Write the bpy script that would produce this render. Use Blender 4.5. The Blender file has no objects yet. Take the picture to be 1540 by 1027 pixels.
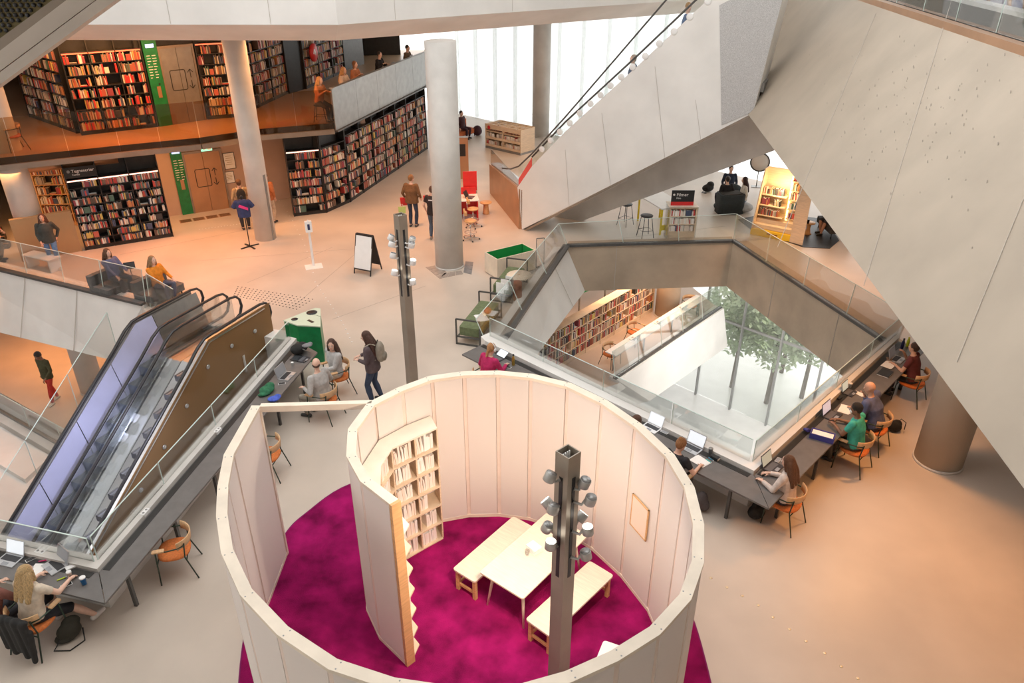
import bpy, bmesh, math, random
from mathutils import Vector, Matrix
random.seed(7)
scn = bpy.context.scene
COL = scn.collection
# ------------------------------------------------------------------ camera
F = 1130.0
TH = math.atan(F / 2087.0)
CAMZ = 9.0
cam_d = bpy.data.cameras.new('camera')
cam_d.sensor_width = 36.0
cam_d.lens = F / 1540.0 * 36.0
cam_d.clip_end = 400
cam = bpy.data.objects.new('camera', cam_d)
COL.objects.link(cam)
cam.location = (0, 0, CAMZ)
cam.rotation_euler = (math.pi / 2 - TH, 0, 0)
scn.camera = cam
# ------------------------------------------------------------------ view, world
scn.view_settings.view_transform = 'Standard'
scn.view_settings.look = 'None'
scn.view_settings.exposure = 0.0
scn.view_settings.gamma = 1.0
scn.view_settings.use_curve_mapping = False
world = bpy.data.worlds.new('overcast_sky')
scn.world = world
world.use_nodes = True
bg = world.node_tree.nodes['Background']
bg.inputs['Color'].default_value = (1.0, 0.985, 0.965, 1)
bg.inputs['Strength'].default_value = 2.5

def lamp(name, kind, loc, energy, color, size=1.0, size_y=None, target=None, spot=None, blend=0.6):
    d = bpy.data.lights.new(name, kind)
    d.energy = energy; d.color = color
    if kind == 'AREA':
        d.size = size
        if size_y: d.shape = 'RECTANGLE'; d.size_y = size_y
    else:
        d.shadow_soft_size = size
    if kind == 'SPOT':
        d.spot_size = spot; d.spot_blend = blend
    o = bpy.data.objects.new(name, d); COL.objects.link(o)
    o.location = loc
    t = Vector(target) if target else Vector(loc) - Vector((0, 0, 1))
    o.rotation_euler = (t - Vector(loc)).to_track_quat('-Z', 'Y').to_euler()
    return o
WARM = (1.0, 0.44, 0.15)
PEACH = (1.0, 0.60, 0.35)
# ceiling downlights of the storeys above (their pools of light show on the floors)
lamp('downlight_mezzanine', 'AREA', (-10.5, 24.6, 6.35), 330, WARM, 9, 1.0)
lamp('downlight_mezzanine_shelves', 'AREA', (-13.0, 23.4, 6.3), 40, WARM, 4, .5, target=(-12.2, 26.0, 4.2))
lamp('downlight_lobby', 'AREA', (-10.8, 24.6, 2.88), 110, WARM, 5, .8)
lamp('downlight_left_stair', 'AREA', (-16.3, 22.6, 2.7), 130, WARM, 3, 1.5)
lamp('downlight_shelf_wall', 'AREA', (-2.9, 29.5, 6.2), 180, PEACH, 1.0, 9, target=(-5.0, 31.0, 1.2))
lamp('downlight_lobby_floor', 'SPOT', (-11.5, 22.4, 6.3), 1500, (1.0, .26, .05), .3, target=(-11.6, 20.6, 0), spot=2.0, blend=1)
lamp('downlight_plaza', 'SPOT', (-3.0, 24.0, 6.2), 800, (1.0, .45, .2), .3, target=(-3.4, 24.2, 0), spot=2.0, blend=1)
lamp('downlight_red_desk', 'SPOT', (-.6, 26.0, 6.2), 420, (1.0, .45, .22), .3, target=(-.8, 26.2, 0), spot=1.6, blend=1)
lamp('downlight_back', 'SPOT', (0.6, 33.5, 6.2), 500, PEACH, .3, target=(.2, 33.0, 0), spot=1.5, blend=1)
lamp('downlight_right_a', 'SPOT', (8.6, 20.2, 4.3), 700, WARM, .2, target=(8.9, 20.4, 0), spot=1.9, blend=1)
lamp('downlight_right_b', 'SPOT', (7.4, 12.2, 4.3), 480, WARM, .2, target=(6.9, 11.4, 0), spot=2.1, blend=1)
lamp('downlight_right_c', 'SPOT', (7.3, 8.2, 4.3), 420, WARM, .2, target=(5.9, 7.6, 0), spot=2.0, blend=1)
lamp('downlight_lower_left', 'AREA', (-15.5, 22.3, -.55), 260, WARM, 4, 3)
lamp('street_hall_fill', 'AREA', (9.5, 21.5, -1.7), 480, (1, .97, .92), 5, 4)  # added fill light, brightens the white parapet and the street floor
lamp('downlight_lower_atrium', 'AREA', (4.6, 25.2, -1.7), 150, PEACH, 4, 2)
lamp('escalator_led', 'SPOT', (-6.9, 12.0, 1.7), 420, (.72, .76, 1.0), .06, target=(-9.6, 12.8, -1.4), spot=1.7, blend=1)

# ------------------------------------------------------------------ pixel helpers
S_, C_ = math.sin(TH), math.cos(TH)
def ray(x, y):
    u = (x - 770) / F; v = (513.5 - y) / F
    return Vector((u, C_ + v * S_, -S_ + v * C_))
def G(x, y, z=0.0):
    d = ray(x, y); s = (z - CAMZ) / d.z
    return Vector((d.x * s, d.y * s, z))
def G2(x, y, z=0.0):
    p = G(x, y, z); return (p.x, p.y)
def atY(x, y, Y):
    d = ray(x, y); s = Y / d.y
    return Vector((d.x * s, Y, CAMZ + d.z * s))
def onplane(x, y, p0, n):
    d = ray(x, y); o = Vector((0, 0, CAMZ)); s = (Vector(p0) - o).dot(n) / d.dot(n)
    return o + d * s

# ------------------------------------------------------------------ materials
MATS = {}
def mat(name, col, rough=.5, metal=0., nscale=0., namt=0., bump=0., bscale=40., spec=.5, emit=0., stretch=None, col2=None, coat=0.):
    if name in MATS: return MATS[name]
    m = bpy.data.materials.new(name); m.use_nodes = True
    nt = m.node_tree; b = nt.nodes['Principled BSDF']
    b.inputs['Base Color'].default_value = (*col, 1)
    b.inputs['Roughness'].default_value = rough
    b.inputs['Metallic'].default_value = metal
    b.inputs['Specular IOR Level'].default_value = spec
    if coat: b.inputs['Coat Weight'].default_value = coat
    if emit:
        b.inputs['Emission Color'].default_value = (*col, 1); b.inputs['Emission Strength'].default_value = emit
    if nscale or bump:
        tc = nt.nodes.new('ShaderNodeTexCoord'); mp = nt.nodes.new('ShaderNodeMapping')
        nt.links.new(tc.outputs['Object'], mp.inputs['Vector'])
        if stretch: mp.inputs['Scale'].default_value = stretch
    if nscale:
        nz = nt.nodes.new('ShaderNodeTexNoise'); nz.inputs['Scale'].default_value = nscale; nz.inputs['Detail'].default_value = 5
        nt.links.new(mp.outputs['Vector'], nz.inputs['Vector'])
        rp = nt.nodes.new('ShaderNodeValToRGB')
        c2 = col2 if col2 else tuple(max(0, c * (1 - namt)) for c in col)
        c1 = col if col2 else tuple(min(1, c * (1 + namt * .5)) for c in col)
        rp.color_ramp.elements[0].position = .32; rp.color_ramp.elements[1].position = .68
        rp.color_ramp.elements[0].color = (*c2, 1); rp.color_ramp.elements[1].color = (*c1, 1)
        nt.links.new(nz.outputs['Fac'], rp.inputs['Fac']); nt.links.new(rp.outputs['Color'], b.inputs['Base Color'])
    if bump:
        n2 = nt.nodes.new('ShaderNodeTexNoise'); n2.inputs['Scale'].default_value = bscale; n2.inputs['Detail'].default_value = 3
        nt.links.new(mp.outputs['Vector'], n2.inputs['Vector'])
        bp = nt.nodes.new('ShaderNodeBump'); bp.inputs['Strength'].default_value = bump; bp.inputs['Distance'].default_value = .02
        nt.links.new(n2.outputs['Fac'], bp.inputs['Height']); nt.links.new(bp.outputs['Normal'], b.inputs['Normal'])
    MATS[name] = m
    return m
def glass(name, tint=(1, 1, 1), refl=.10, rough=.02, body=0., bodycol=(1, 1, 1), trans=.5):
    """thin pane: clear straight-through light + fresnel-weighted mirror + optional white frit"""
    if name in MATS: return MATS[name]
    m = bpy.data.materials.new(name); m.use_nodes = True
    nt = m.node_tree; nt.nodes.clear()
    out = nt.nodes.new('ShaderNodeOutputMaterial')
    tr = nt.nodes.new('ShaderNodeBsdfTransparent'); tr.inputs['Color'].default_value = (*tint, 1)
    gl = nt.nodes.new('ShaderNodeBsdfGlossy'); gl.inputs['Roughness'].default_value = rough
    fr = nt.nodes.new('ShaderNodeFresnel'); fr.inputs['IOR'].default_value = 1.45
    ml = nt.nodes.new('ShaderNodeMath'); ml.operation = 'MULTIPLY'; ml.inputs[1].default_value = refl / .04
    nt.links.new(fr.outputs[0], ml.inputs[0])
    cl = nt.nodes.new('ShaderNodeMath'); cl.operation = 'MINIMUM'; cl.inputs[1].default_value = .5
    nt.links.new(ml.outputs[0], cl.inputs[0])
    mx = nt.nodes.new('ShaderNodeMixShader')
    nt.links.new(cl.outputs[0], mx.inputs[0]); nt.links.new(tr.outputs[0], mx.inputs[1]); nt.links.new(gl.outputs[0], mx.inputs[2])
    last = mx
    if body:
        df = nt.nodes.new('ShaderNodeBsdfDiffuse'); df.inputs['Color'].default_value = (*bodycol, 1)
        tl = nt.nodes.new('ShaderNodeBsdfTranslucent'); tl.inputs['Color'].default_value = (*bodycol, 1)
        m1 = nt.nodes.new('ShaderNodeMixShader'); m1.inputs[0].default_value = trans
        nt.links.new(df.outputs[0], m1.inputs[1]); nt.links.new(tl.outputs[0], m1.inputs[2])
        m2 = nt.nodes.new('ShaderNodeMixShader'); m2.inputs[0].default_value = body
        nt.links.new(mx.outputs[0], m2.inputs[1]); nt.links.new(m1.outputs[0], m2.inputs[2]); last = m2
    nt.links.new(last.outputs[0], out.inputs['Surface'])
    MATS[name] = m
    return m
def objcolor(name, rough=.5):
    if name in MATS: return MATS[name]
    m = bpy.data.materials.new(name); m.use_nodes = True
    b = m.node_tree.nodes['Principled BSDF']; b.inputs['Roughness'].default_value = rough
    oi = m.node_tree.nodes.new('ShaderNodeObjectInfo')
    m.node_tree.links.new(oi.outputs['Color'], b.inputs['Base Color'])
    MATS[name] = m; return m
def attrcolor(name, rough=.5):
    m = bpy.data.materials.new(name); m.use_nodes = True
    b = m.node_tree.nodes['Principled BSDF']; b.inputs['Roughness'].default_value = rough
    oi = m.node_tree.nodes.new('ShaderNodeAttribute'); oi.attribute_name = 'Col'
    m.node_tree.links.new(oi.outputs['Color'], b.inputs['Base Color'])
    MATS[name] = m; return m

M_floor = mat('resin_floor', (.63, .545, .465), .38, nscale=.45, namt=.16, bump=.02, bscale=60)
M_floor_or = mat('resin_floor_lower', (.60, .46, .36), .4, nscale=.5, namt=.15)
M_street = mat('pale_terrazzo', (.86, .86, .85), .25, nscale=2, namt=.05)
M_conc = mat('cast_concrete', (.66, .635, .60), .75, nscale=1.3, namt=.14, bump=.12, bscale=9)
M_conc_w = mat('white_concrete', (.82, .805, .775), .75, nscale=.9, namt=.08, bump=.06, bscale=8)
M_conc_b = mat('board_marked_concrete', (.47, .375, .28), .72, nscale=.8, namt=.2, bump=.15, bscale=10)
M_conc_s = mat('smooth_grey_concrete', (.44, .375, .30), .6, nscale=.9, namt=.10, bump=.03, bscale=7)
M_joint = mat('joint_tone', (.44, .39, .34), .9)  # plain taupe tone of joints, seams and blow holes
M_dark = mat('black_steel', (.028, .027, .026), .45, metal=.2, nscale=8, namt=.2)
M_darkg = mat('dark_grey_steel', (.10, .098, .095), .45, metal=.3, nscale=8, namt=.15)
M_grey = mat('grey_metal', (.30, .30, .29), .4, metal=.6, nscale=4, namt=.12)
M_bronze = mat('bronze_steel', (.33, .275, .225), .38, metal=.65, nscale=3, namt=.12)
M_steel = mat('brushed_stainless', (.62, .62, .64), .28, metal=1., nscale=30, namt=.1, stretch=(1, 1, 12))
M_chrome = mat('polished_chrome', (.75, .75, .76), .14, metal=1.)
M_lilac = mat('steel_in_lilac_light', (.56, .57, .82), .35, metal=.1, nscale=1.2, namt=.1)  # lilac LED light on the escalator is put into this panel colour
M_rubber = mat('black_handrail_rubber', (.03, .028, .03), .32)
M_birch = mat('birch_plywood', (.80, .62, .44), .5, nscale=3, namt=.14, stretch=(1, 1, 14))
M_pine = mat('pale_pine', (.84, .71, .56), .5, nscale=4, namt=.10, stretch=(14, 1, 1))
M_pine_o = mat('honey_pine', (.72, .42, .19), .45, nscale=4, namt=.15, stretch=(1, 1, 10))
M_oakr = mat('ring_ply', (.86, .76, .63), .5, nscale=3, namt=.10)
M_white = mat('white_paint', (.86, .86, .85), .4, nscale=5, namt=.03)
M_paper = mat('paper', (.90, .89, .86), .8, nscale=20, namt=.04)
M_black = mat('black_plastic', (.02, .02, .022), .4)
M_desk = mat('charcoal_linoleum', (.155, .145, .14), .42, nscale=6, namt=.12)
M_green = mat('green_lacquer', (.01, .22, .07), .35, nscale=6, namt=.2)
M_greent = mat('pale_green_lacquer', (.62, .70, .55), .4, nscale=5, namt=.05)
M_orange = mat('orange_wool', (.70, .20, .05), .85, nscale=30, namt=.2, bump=.2, bscale=300)
M_red = mat('red_lacquer', (.72, .03, .03), .35, nscale=5, namt=.1)
M_copper = mat('copper_panel', (.52, .30, .17), .35, metal=.55, nscale=1.5, namt=.12)
M_pinkwall = mat('pinkish_wall_panel', (.60, .42, .32), .55, nscale=1.5, namt=.08)
G_clear = glass('clear_glass', (.97, .985, .98), .05)
G_edge = mat('glass_edge', (.62, .74, .70), .2, nscale=5, namt=.05)
G_bronze = glass('bronze_glass', (.80, .66, .50), .05)
G_window = glass('facade_glass', (.985, .99, .985), .05, body=.08, bodycol=(1, 1, 1))
G_frit = glass('fritted_channel_glass', (.96, .98, .98), .04, rough=.2, body=.22, bodycol=(1, 1, 1))
G_brown = glass('brown_mirror_glass', (.5, .3, .15), .06, body=.85, bodycol=(.36, .21, .10), trans=.2)

# ------------------------------------------------------------------ mesh builder
class MB:
    def __init__(s):
        s.v = []; s.f = []; s.m = []; s.sm = []
    def add(s, vs, fs, m=0, smooth=False):
        o = len(s.v); s.v += [Vector(a) for a in vs]
        for f in fs:
            s.f.append([i + o for i in f]); s.m.append(m); s.sm.append(smooth)
        return s
    def hexa(s, p, m=0):
        return s.add(p, [(0, 3, 2, 1), (4, 5, 6, 7), (0, 1, 5, 4), (1, 2, 6, 5), (2, 3, 7, 6), (3, 0, 4, 7)], m)
    def box(s, c, d, m=0, R=None):
        c = Vector(c); x, y, z = d[0] / 2, d[1] / 2, d[2] / 2
        p = [Vector(a) for a in ((-x, -y, -z), (x, -y, -z), (x, y, -z), (-x, y, -z), (-x, -y, z), (x, -y, z), (x, y, z), (-x, y, z))]
        if R is not None: p = [R @ a for a in p]
        return s.hexa([c + a for a in p], m)
    def bar(s, p0, p1, w, h, m=0, up=(0, 0, 1)):
        """rectangular bar: w across, h along 'up'"""
        p0 = Vector(p0); p1 = Vector(p1); d = (p1 - p0).normalized(); up = Vector(up)
        r = d.cross(up)
        if r.length < 1e-4: r = Vector((1, 0, 0)) if abs(d.x) < .9 else Vector((0, 1, 0))
        r.normalize(); u = r.cross(d).normalized()
        a, b = r * w / 2, u * h / 2
        return s.hexa([p0 - a - b, p0 + a - b, p1 + a - b, p1 - a - b, p0 - a + b, p0 + a + b, p1 + a + b, p1 - a + b], m)
    def rings(s, rings, m=0, smooth=True, cap=True, closed=False):
        n = len(rings[0]); vs = [p for r in rings for p in r]; fs = []
        k = len(rings)
        for i in range(k if closed else k - 1):
            a = i * n; b = ((i + 1) % k) * n
            for j in range(n):
                fs.append((a + j, a + (j + 1) % n, b + (j + 1) % n, b + j))
        s.add(vs, fs, m, smooth)
        if cap and not closed:
            o = len(s.v) - len(vs)
            s.f.append([o + j for j in reversed(range(n))]); s.m.append(m); s.sm.append(False)
            s.f.append([o + (k - 1) * n + j for j in range(n)]); s.m.append(m); s.sm.append(False)
        return s
    def tube(s, pts, r, n=8, m=0, cap=True, closed=False, flat=1.0):
        pts = [Vector(p) for p in pts]; rs = r if isinstance(r, (list, tuple)) else [r] * len(pts)
        rings = []; prev = None; k = len(pts)
        for i, p in enumerate(pts):
            if closed: d = pts[(i + 1) % k] - pts[i - 1]
            else: d = pts[min(i + 1, k - 1)] - pts[max(i - 1, 0)]
            d.normalize()
            if prev is None:
                up = Vector((0, 0, 1)) if abs(d.z) < .9 else Vector((1, 0, 0))
                a = d.cross(up).normalized()
            else:
                a = (prev - d * prev.dot(d)).normalized()
            prev = a; b = a.cross(d)
            rings.append([p + (a * math.cos(t) + b * math.sin(t) * flat) * rs[i] for t in [2 * math.pi * j / n for j in range(n)]])
        return s.rings(rings, m, True, cap, closed)
    def cyl(s, p, r, h, n=20, m=0, r2=None, smooth=True):
        p = Vector(p); r2 = r if r2 is None else r2
        R0 = [p + Vector((r * math.cos(2 * math.pi * j / n), r * math.sin(2 * math.pi * j / n), 0)) for j in range(n)]
        R1 = [p + Vector((r2 * math.cos(2 * math.pi * j / n), r2 * math.sin(2 * math.pi * j / n), h)) for j in range(n)]
        return s.rings([R0, R1], m, smooth)
    def lathe(s, p, prof, n=20, m=0, R=None):
        p = Vector(p); rr = []
        for r, z in prof:
            ring = [Vector((r * math.cos(2 * math.pi * j / n), r * math.sin(2 * math.pi * j / n), z)) for j in range(n)]
            if R is not None: ring = [R @ a for a in ring]
            rr.append([p + a for a in ring])
        return s.rings(rr, m, True)
    def prism(s, poly, z0, z1, m=0, mside=None, smooth=False):
        n = len(poly); vs = [(p[0], p[1], z0) for p in poly] + [(p[0], p[1], z1) for p in poly]
        ar = sum(poly[i][0] * poly[(i + 1) % n][1] - poly[(i + 1) % n][0] * poly[i][1] for i in range(n))
        if ar < 0: vs = [(p[0], p[1], z0) for p in reversed(poly)] + [(p[0], p[1], z1) for p in reversed(poly)]
        s.add(vs, [tuple(reversed(range(n))), tuple(range(n, 2 * n))], m)
        o = len(s.v) - 2 * n
        for j in range(n):
            s.f.append([o + j, o + (j + 1) % n, o + n + (j + 1) % n, o + n + j]); s.m.append(m if mside is None else mside); s.sm.append(smooth)
        return s
    def ell(s, c, r, m=0, R=None, nu=12, nv=8):
        c = Vector(c); rr = []
        for i in range(nv + 1):
            t = math.pi * i / nv; t = min(max(t, .12), math.pi - .12)
            ring = [Vector((r[0] * math.sin(t) * math.cos(2 * math.pi * j / nu), r[1] * math.sin(t) * math.sin(2 * math.pi * j / nu), -r[2] * math.cos(t))) for j in range(nu)]
            if R is not None: ring = [R @ a for a in ring]
            rr.append([c + a for a in ring])
        return s.rings(rr, m, True)
    def sheet(s, pts, th, m=0):
        """flat polygon given by 3-D points, thickened by th along its normal"""
        pts = [Vector(p) for p in pts]; n = Vector((0, 0, 0))
        for i in range(len(pts)):
            a, b = pts[i], pts[(i + 1) % len(pts)]; n += a.cross(b)
        n.normalize(); k = len(pts)
        vs = [p - n * th / 2 for p in pts] + [p + n * th / 2 for p in pts]
        fs = [tuple(reversed(range(k))), tuple(range(k, 2 * k))] + [(j, (j + 1) % k, k + (j + 1) % k, k + j) for j in range(k)]
        return s.add(vs, fs, m)
    def mesh(s, name, mats, inv=None):
        me = bpy.data.meshes.new(name)
        vs = [inv @ a for a in s.v] if inv is not None else s.v
        me.from_pydata([tuple(a) for a in vs], [], s.f)
        for mm in (mats if isinstance(mats, (list, tuple)) else [mats]): me.materials.append(mm)
        me.polygons.foreach_set('material_index', s.m)
        me.polygons.foreach_set('use_smooth', s.sm)
        me.update()
        return me
def wm(o):
    m = o.matrix_basis.copy()
    while o.parent: o = o.parent; m = o.matrix_basis @ m
    return m
def part(name, mb, mats, parent, world=False):
    me = mb.mesh(name, mats, wm(parent).inverted() if world and parent else None)
    o = bpy.data.objects.new(name, me); COL.objects.link(o); o.parent = parent
    return o
def single(name, mb, mats, label, cat, group=None, origin=None):
    """a thing that is one mesh; world coordinates in, origin moved to its base"""
    if origin is None:
        xs = [a.x for a in mb.v]; ys = [a.y for a in mb.v]; origin = ((min(xs) + max(xs)) / 2, (min(ys) + max(ys)) / 2, min(a.z for a in mb.v))
    T = Matrix.Translation(Vector(origin))
    o = bpy.data.objects.new(name, mb.mesh(name, mats, T.inverted())); COL.objects.link(o); o.location = origin
    o['label'] = label; o['category'] = cat
    if group: o['group'] = group
    return o
def thing(name, label, cat, loc=(0, 0, 0), rz=0., group=None):
    o = bpy.data.objects.new(name, None); COL.objects.link(o); o.empty_display_size = .2
    o.location = loc; o.rotation_euler = (0, 0, rz)
    o['label'] = label; o['category'] = cat
    if group: o['group'] = group
    return o
def struct(name, mb, mats, parent=None):
    o = bpy.data.objects.new(name, mb.mesh(name, mats)); COL.objects.link(o)
    if parent: o.parent = parent
    else: o['kind'] = 'structure'
    return o
KIDS = {}
def kids(o): return [c for c in bpy.data.objects if c.parent == o]
def copy_tree(o, loc=None, rz=None, label=None, group=None, parent=None, ch=None):
    c = o.copy(); COL.objects.link(c)
    if parent is not None: c.parent = parent
    if loc is not None: c.location = loc
    if rz is not None: c.rotation_euler = (0, 0, rz)
    if label: c['label'] = label
    if group: c['group'] = group
    for k in (ch if ch is not None else list(o.children)):
        copy_tree(k, parent=c)
    return c
def lerp(a, b, t): return Vector(a) + (Vector(b) - Vector(a)) * t
def V3(p, z): return Vector((p[0], p[1], z))
# ================================================================== STRUCTURE
# atrium void (main floor), corner by corner
P1, P2, P3, P4, P5 = (1.77, 22.9), (7.28, 23.33), (9.35, 16.0), (4.35, 10.75), (-.50, 15.62)
# escalator void on the left
EA = Vector((-9.0, 15.94)); EDIR = Vector((.39, .92)).normalized(); ERT = Vector((EDIR.y, -EDIR.x))
def ep(s, t, z=0.): p = EA + EDIR * s + ERT * t; return Vector((p.x, p.y, z))
E_near, E_right, E_top = (-6.26, 8.39), (-5.2, 15.4), (-5.5, 16.5)
LPA, LPB = G2(217, 465), G2(0, 412)
ldir = (Vector(LPB) - Vector(LPA)).normalized()
LPC = tuple(Vector(LPA) + ldir * 9.5)
land = ep(2.3, 0).xy; landr = ep(2.3, 2.35).xy
E_void = [E_near, E_right, E_top, (-6.6, 16.85), tuple(ep(.9, 2.32).xy), tuple(ep(.9, -.12).xy), LPA, LPC, (LPC[0] - 1, 13.2), (-19.2, 11.85)]
def floor_mesh(outer, holes, z0, z1, mats, name, mside=1):
    bm = bmesh.new(); edges = []
    for loop in [outer] + holes:
        vs = [bm.verts.new((p[0], p[1], z1)) for p in loop]
        for i in range(len(vs)): edges.append(bm.edges.new((vs[i], vs[(i + 1) % len(vs)])))
    bmesh.ops.triangle_fill(bm, use_beauty=True, use_dissolve=False, edges=edges)
    bmesh.ops.recalc_face_normals(bm, faces=bm.faces)
    for f in bm.faces:
        if f.normal.z < 0: f.normal_flip()
    top = list(bm.faces)
    r = bmesh.ops.extrude_face_region(bm, geom=top)
    for g in r['geom']:
        if isinstance(g, bmesh.types.BMVert): g.co.z = z0
    bmesh.ops.recalc_face_normals(bm, faces=bm.faces)
    for f in bm.faces: f.material_index = 0 if f.normal.z > .5 else mside
    me = bpy.data.meshes.new(name); bm.to_mesh(me); bm.free()
    for m in mats: me.materials.append(m)
    o = bpy.data.objects.new(name, me); COL.objects.link(o); o['kind'] = 'structure'
    return o
FAC = 41.0      # upper facade line x + y = FAC (45 degrees to the view)
floor = floor_mesh([(-26, -3), (17, -3), (17, 24), (-4, 45), (-26, 45)], [[tuple(Vector((4.5, 17.8)) + (Vector(q) - Vector((4.5, 17.8))) * 1.02) for q in (P1, P2, P3, P4, P5)], E_void], -.45, 0, [M_floor, M_conc], 'floor')
# movement joints of the resin floor
def joint(a, b, z=0.0, w=.013, m=M_joint):
    mb = MB(); mb.bar(V3(a, z + .001), V3(b, z + .001), w, .004); o = struct('floor_joint', mb, m, floor); return o
for a, b in [((300, 392), (560, 372)), ((372, 425), (500, 372)), ((440, 462), (560, 360)), ((1210, 380), (1345, 470)), ((905, 362), (1090, 340)), ((500, 480), (640, 430)), ((180, 383), (450, 330))]:
    joint(G2(*a), G2(*b))
# atrium fascias
def face_quad(a, b, c, d, th, name, m, z=0):
    mb = MB(); mb.sheet([a, b, c, d], th); return struct(name, mb, m)
ZB = -1.5
f1 = MB(); f1.hexa([(P1[0], P1[1], ZB), (P2[0], P2[1], ZB), (P2[0] + .1, P2[1] + .5, ZB), (P1[0] + .1, P1[1] + .5, ZB), (P1[0], P1[1], .1), (P2[0], P2[1], .1), (P2[0] + .1, P2[1] + .5, .1), (P1[0] + .1, P1[1] + .5, .1)])
w_back = struct('wall_atrium_back', f1, M_conc_b)
f2 = MB(); f2.hexa([(P2[0], P2[1], ZB), (P3[0], P3[1], ZB), (P3[0] + .5, P3[1] + .1, ZB), (P2[0] + .5, P2[1] + .1, ZB), (P2[0], P2[1], .1), (P3[0], P3[1], .1), (P3[0] + .5, P3[1] + .1, .1), (P2[0] + .5, P2[1] + .1, .1)])
w_right = struct('wall_atrium_right', f2, M_conc_b)
q1, q5 = G(880, 437, ZB), G(806, 536, ZB)
f3 = MB(); f3.hexa([q5, q1, (P1[0] - .5, P1[1], ZB), (P5[0] - .5, P5[1], ZB), (P5[0], P5[1], .1), (P1[0], P1[1], .1), (P1[0] - .4, P1[1], .1), (P5[0] - .4, P5[1], .1)])
w_left = struct('wall_atrium_left', f3, M_conc_w)
for t in (.55,):   # formwork seams
    a, b = lerp(V3(P1, .1), V3(P2, .1), .30), lerp(V3(P1, ZB), V3(P2, ZB), .30)
    mb = MB(); mb.bar(a + Vector((0, -.004, 0)), b + Vector((0, -.004, 0)), .02, .01, up=(0, 1, 0)); struct('seam', mb, M_joint, w_back)
    for tt in (.33, .72):
        a, b = lerp(V3(P2, .1), V3(P3, .1), tt), lerp(V3(P2, ZB), V3(P3, ZB), tt)
        mb = MB(); mb.bar(a + Vector((-.006, -.004, 0)), b + Vector((-.006, -.004, 0)), .02, .01, up=(0, 1, 0)); struct('seam', mb, M_joint, w_right)
    a, b = lerp(V3(P5, .1), V3(P1, .1), .78), lerp(q5, q1, .72)
    mb = MB(); mb.bar(a + Vector((.01, -.004, .01)), b + Vector((.01, -.004, .01)), .02, .01, up=(1, 0, 0)); struct('seam', mb, mat('faint_seam', (.54, .50, .45), .9), w_left)
# curbs carrying the desks around the atrium: top at .80
def off(p, q, d):
    """line p-q moved d to its left"""
    v = (Vector(q) - Vector(p)).normalized(); n = Vector((-v.y, v.x)); return tuple(Vector(p) + n * d), tuple(Vector(q) + n * d)
K5, K4, K3 = (-.62, 15.18), (4.21, 10.42), (8.95, 15.33)     # desk side of the curb
cb = MB(); cb.prism([K5, K4, (4.21, 10.80), P5, (-.72, 15.40)], ZB, .80); struct('wall_curb_front', cb, M_conc_w)
cb = MB(); cb.prism([K4, K3, P3, (9.0, 15.62), (4.21, 10.80)], ZB, .80); struct('wall_curb_right', cb, M_conc_w)
# dark base rail along the upper edges of the atrium
rl = MB(); rl.bar(V3(P5, .14), V3(P1, .14), .22, .08); struct('trim_1', rl, M_darkg)
rl = MB(); rl.bar(V3(P1, .14), V3(P2, .14), .14, .08); struct('trim_2', rl, M_darkg)
rl = MB(); rl.bar(V3(P2, .14), V3(P3, .14), .14, .08); struct('trim_3', rl, M_darkg)
# left escalator void: parapet fascia towards the camera
la, lb = V3(LPA, 0), V3(LPC, 0)
ba, bb = G(166, 541, -1.75), G(0, 500, -1.75); bdir = (bb - ba).normalized(); bb = ba + bdir * 9.5
lp = MB(); lp.hexa([ba, bb, lb + Vector((0, .6, -1.75)), la + Vector((0, .6, -1.75)), la + Vector((0, 0, .12)), lb + Vector((0, 0, .12)), lb + Vector((0, .5, .12)), la + Vector((0, .5, .12))])
w_lp = struct('wall_escalator_back', lp, M_conc_w)
for tt in (.27, .50):
    mb = MB(); mb.bar(lerp(la, lb, tt) + Vector((0, -.01, .1)), lerp(ba, bb, tt - .12) + Vector((0, -.01, 0)), .02, .012, up=(0, 1, 0)); struct('seam', mb, mat('faint_seam', (.54, .50, .45), .9), w_lp)
rl = MB(); rl.bar(la + Vector((0, .02, .15)), lb + Vector((0, .02, .15)), .16, .07); struct('trim_4', rl, M_darkg)
# concrete cheek behind the escalators and curbs on the desk side
ck = MB(); ck.hexa([(-5.5, 16.45, -3.9), (-6.95, 16.85, -3.9), (-6.95, 17.25, -3.9), (-5.4, 16.9, -3.9), (-5.5, 16.45, .12), (-6.95, 16.85, .12), (-6.95, 17.25, .12), (-5.4, 16.9, .12)])
struct('wall_escalator_cheek', ck, M_conc_w)
nd = (Vector((-7.98, 8.85)) - Vector(E_near)).normalized()
N_far = tuple(Vector(E_near) + nd * 13)
ENo, ERo, NFo = (-6.10, 8.12), (-4.98, 15.3), (N_far[0], N_far[1] - .30)
cb = MB(); cb.prism([E_near, ENo, ERo, E_right], -1.2, .80); struct('wall_curb_escalator_right', cb, M_conc)
cb = MB(); cb.prism([E_near, N_far, NFo, ENo], -1.2, .80); struct('wall_curb_escalator_front', cb, M_conc)
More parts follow.
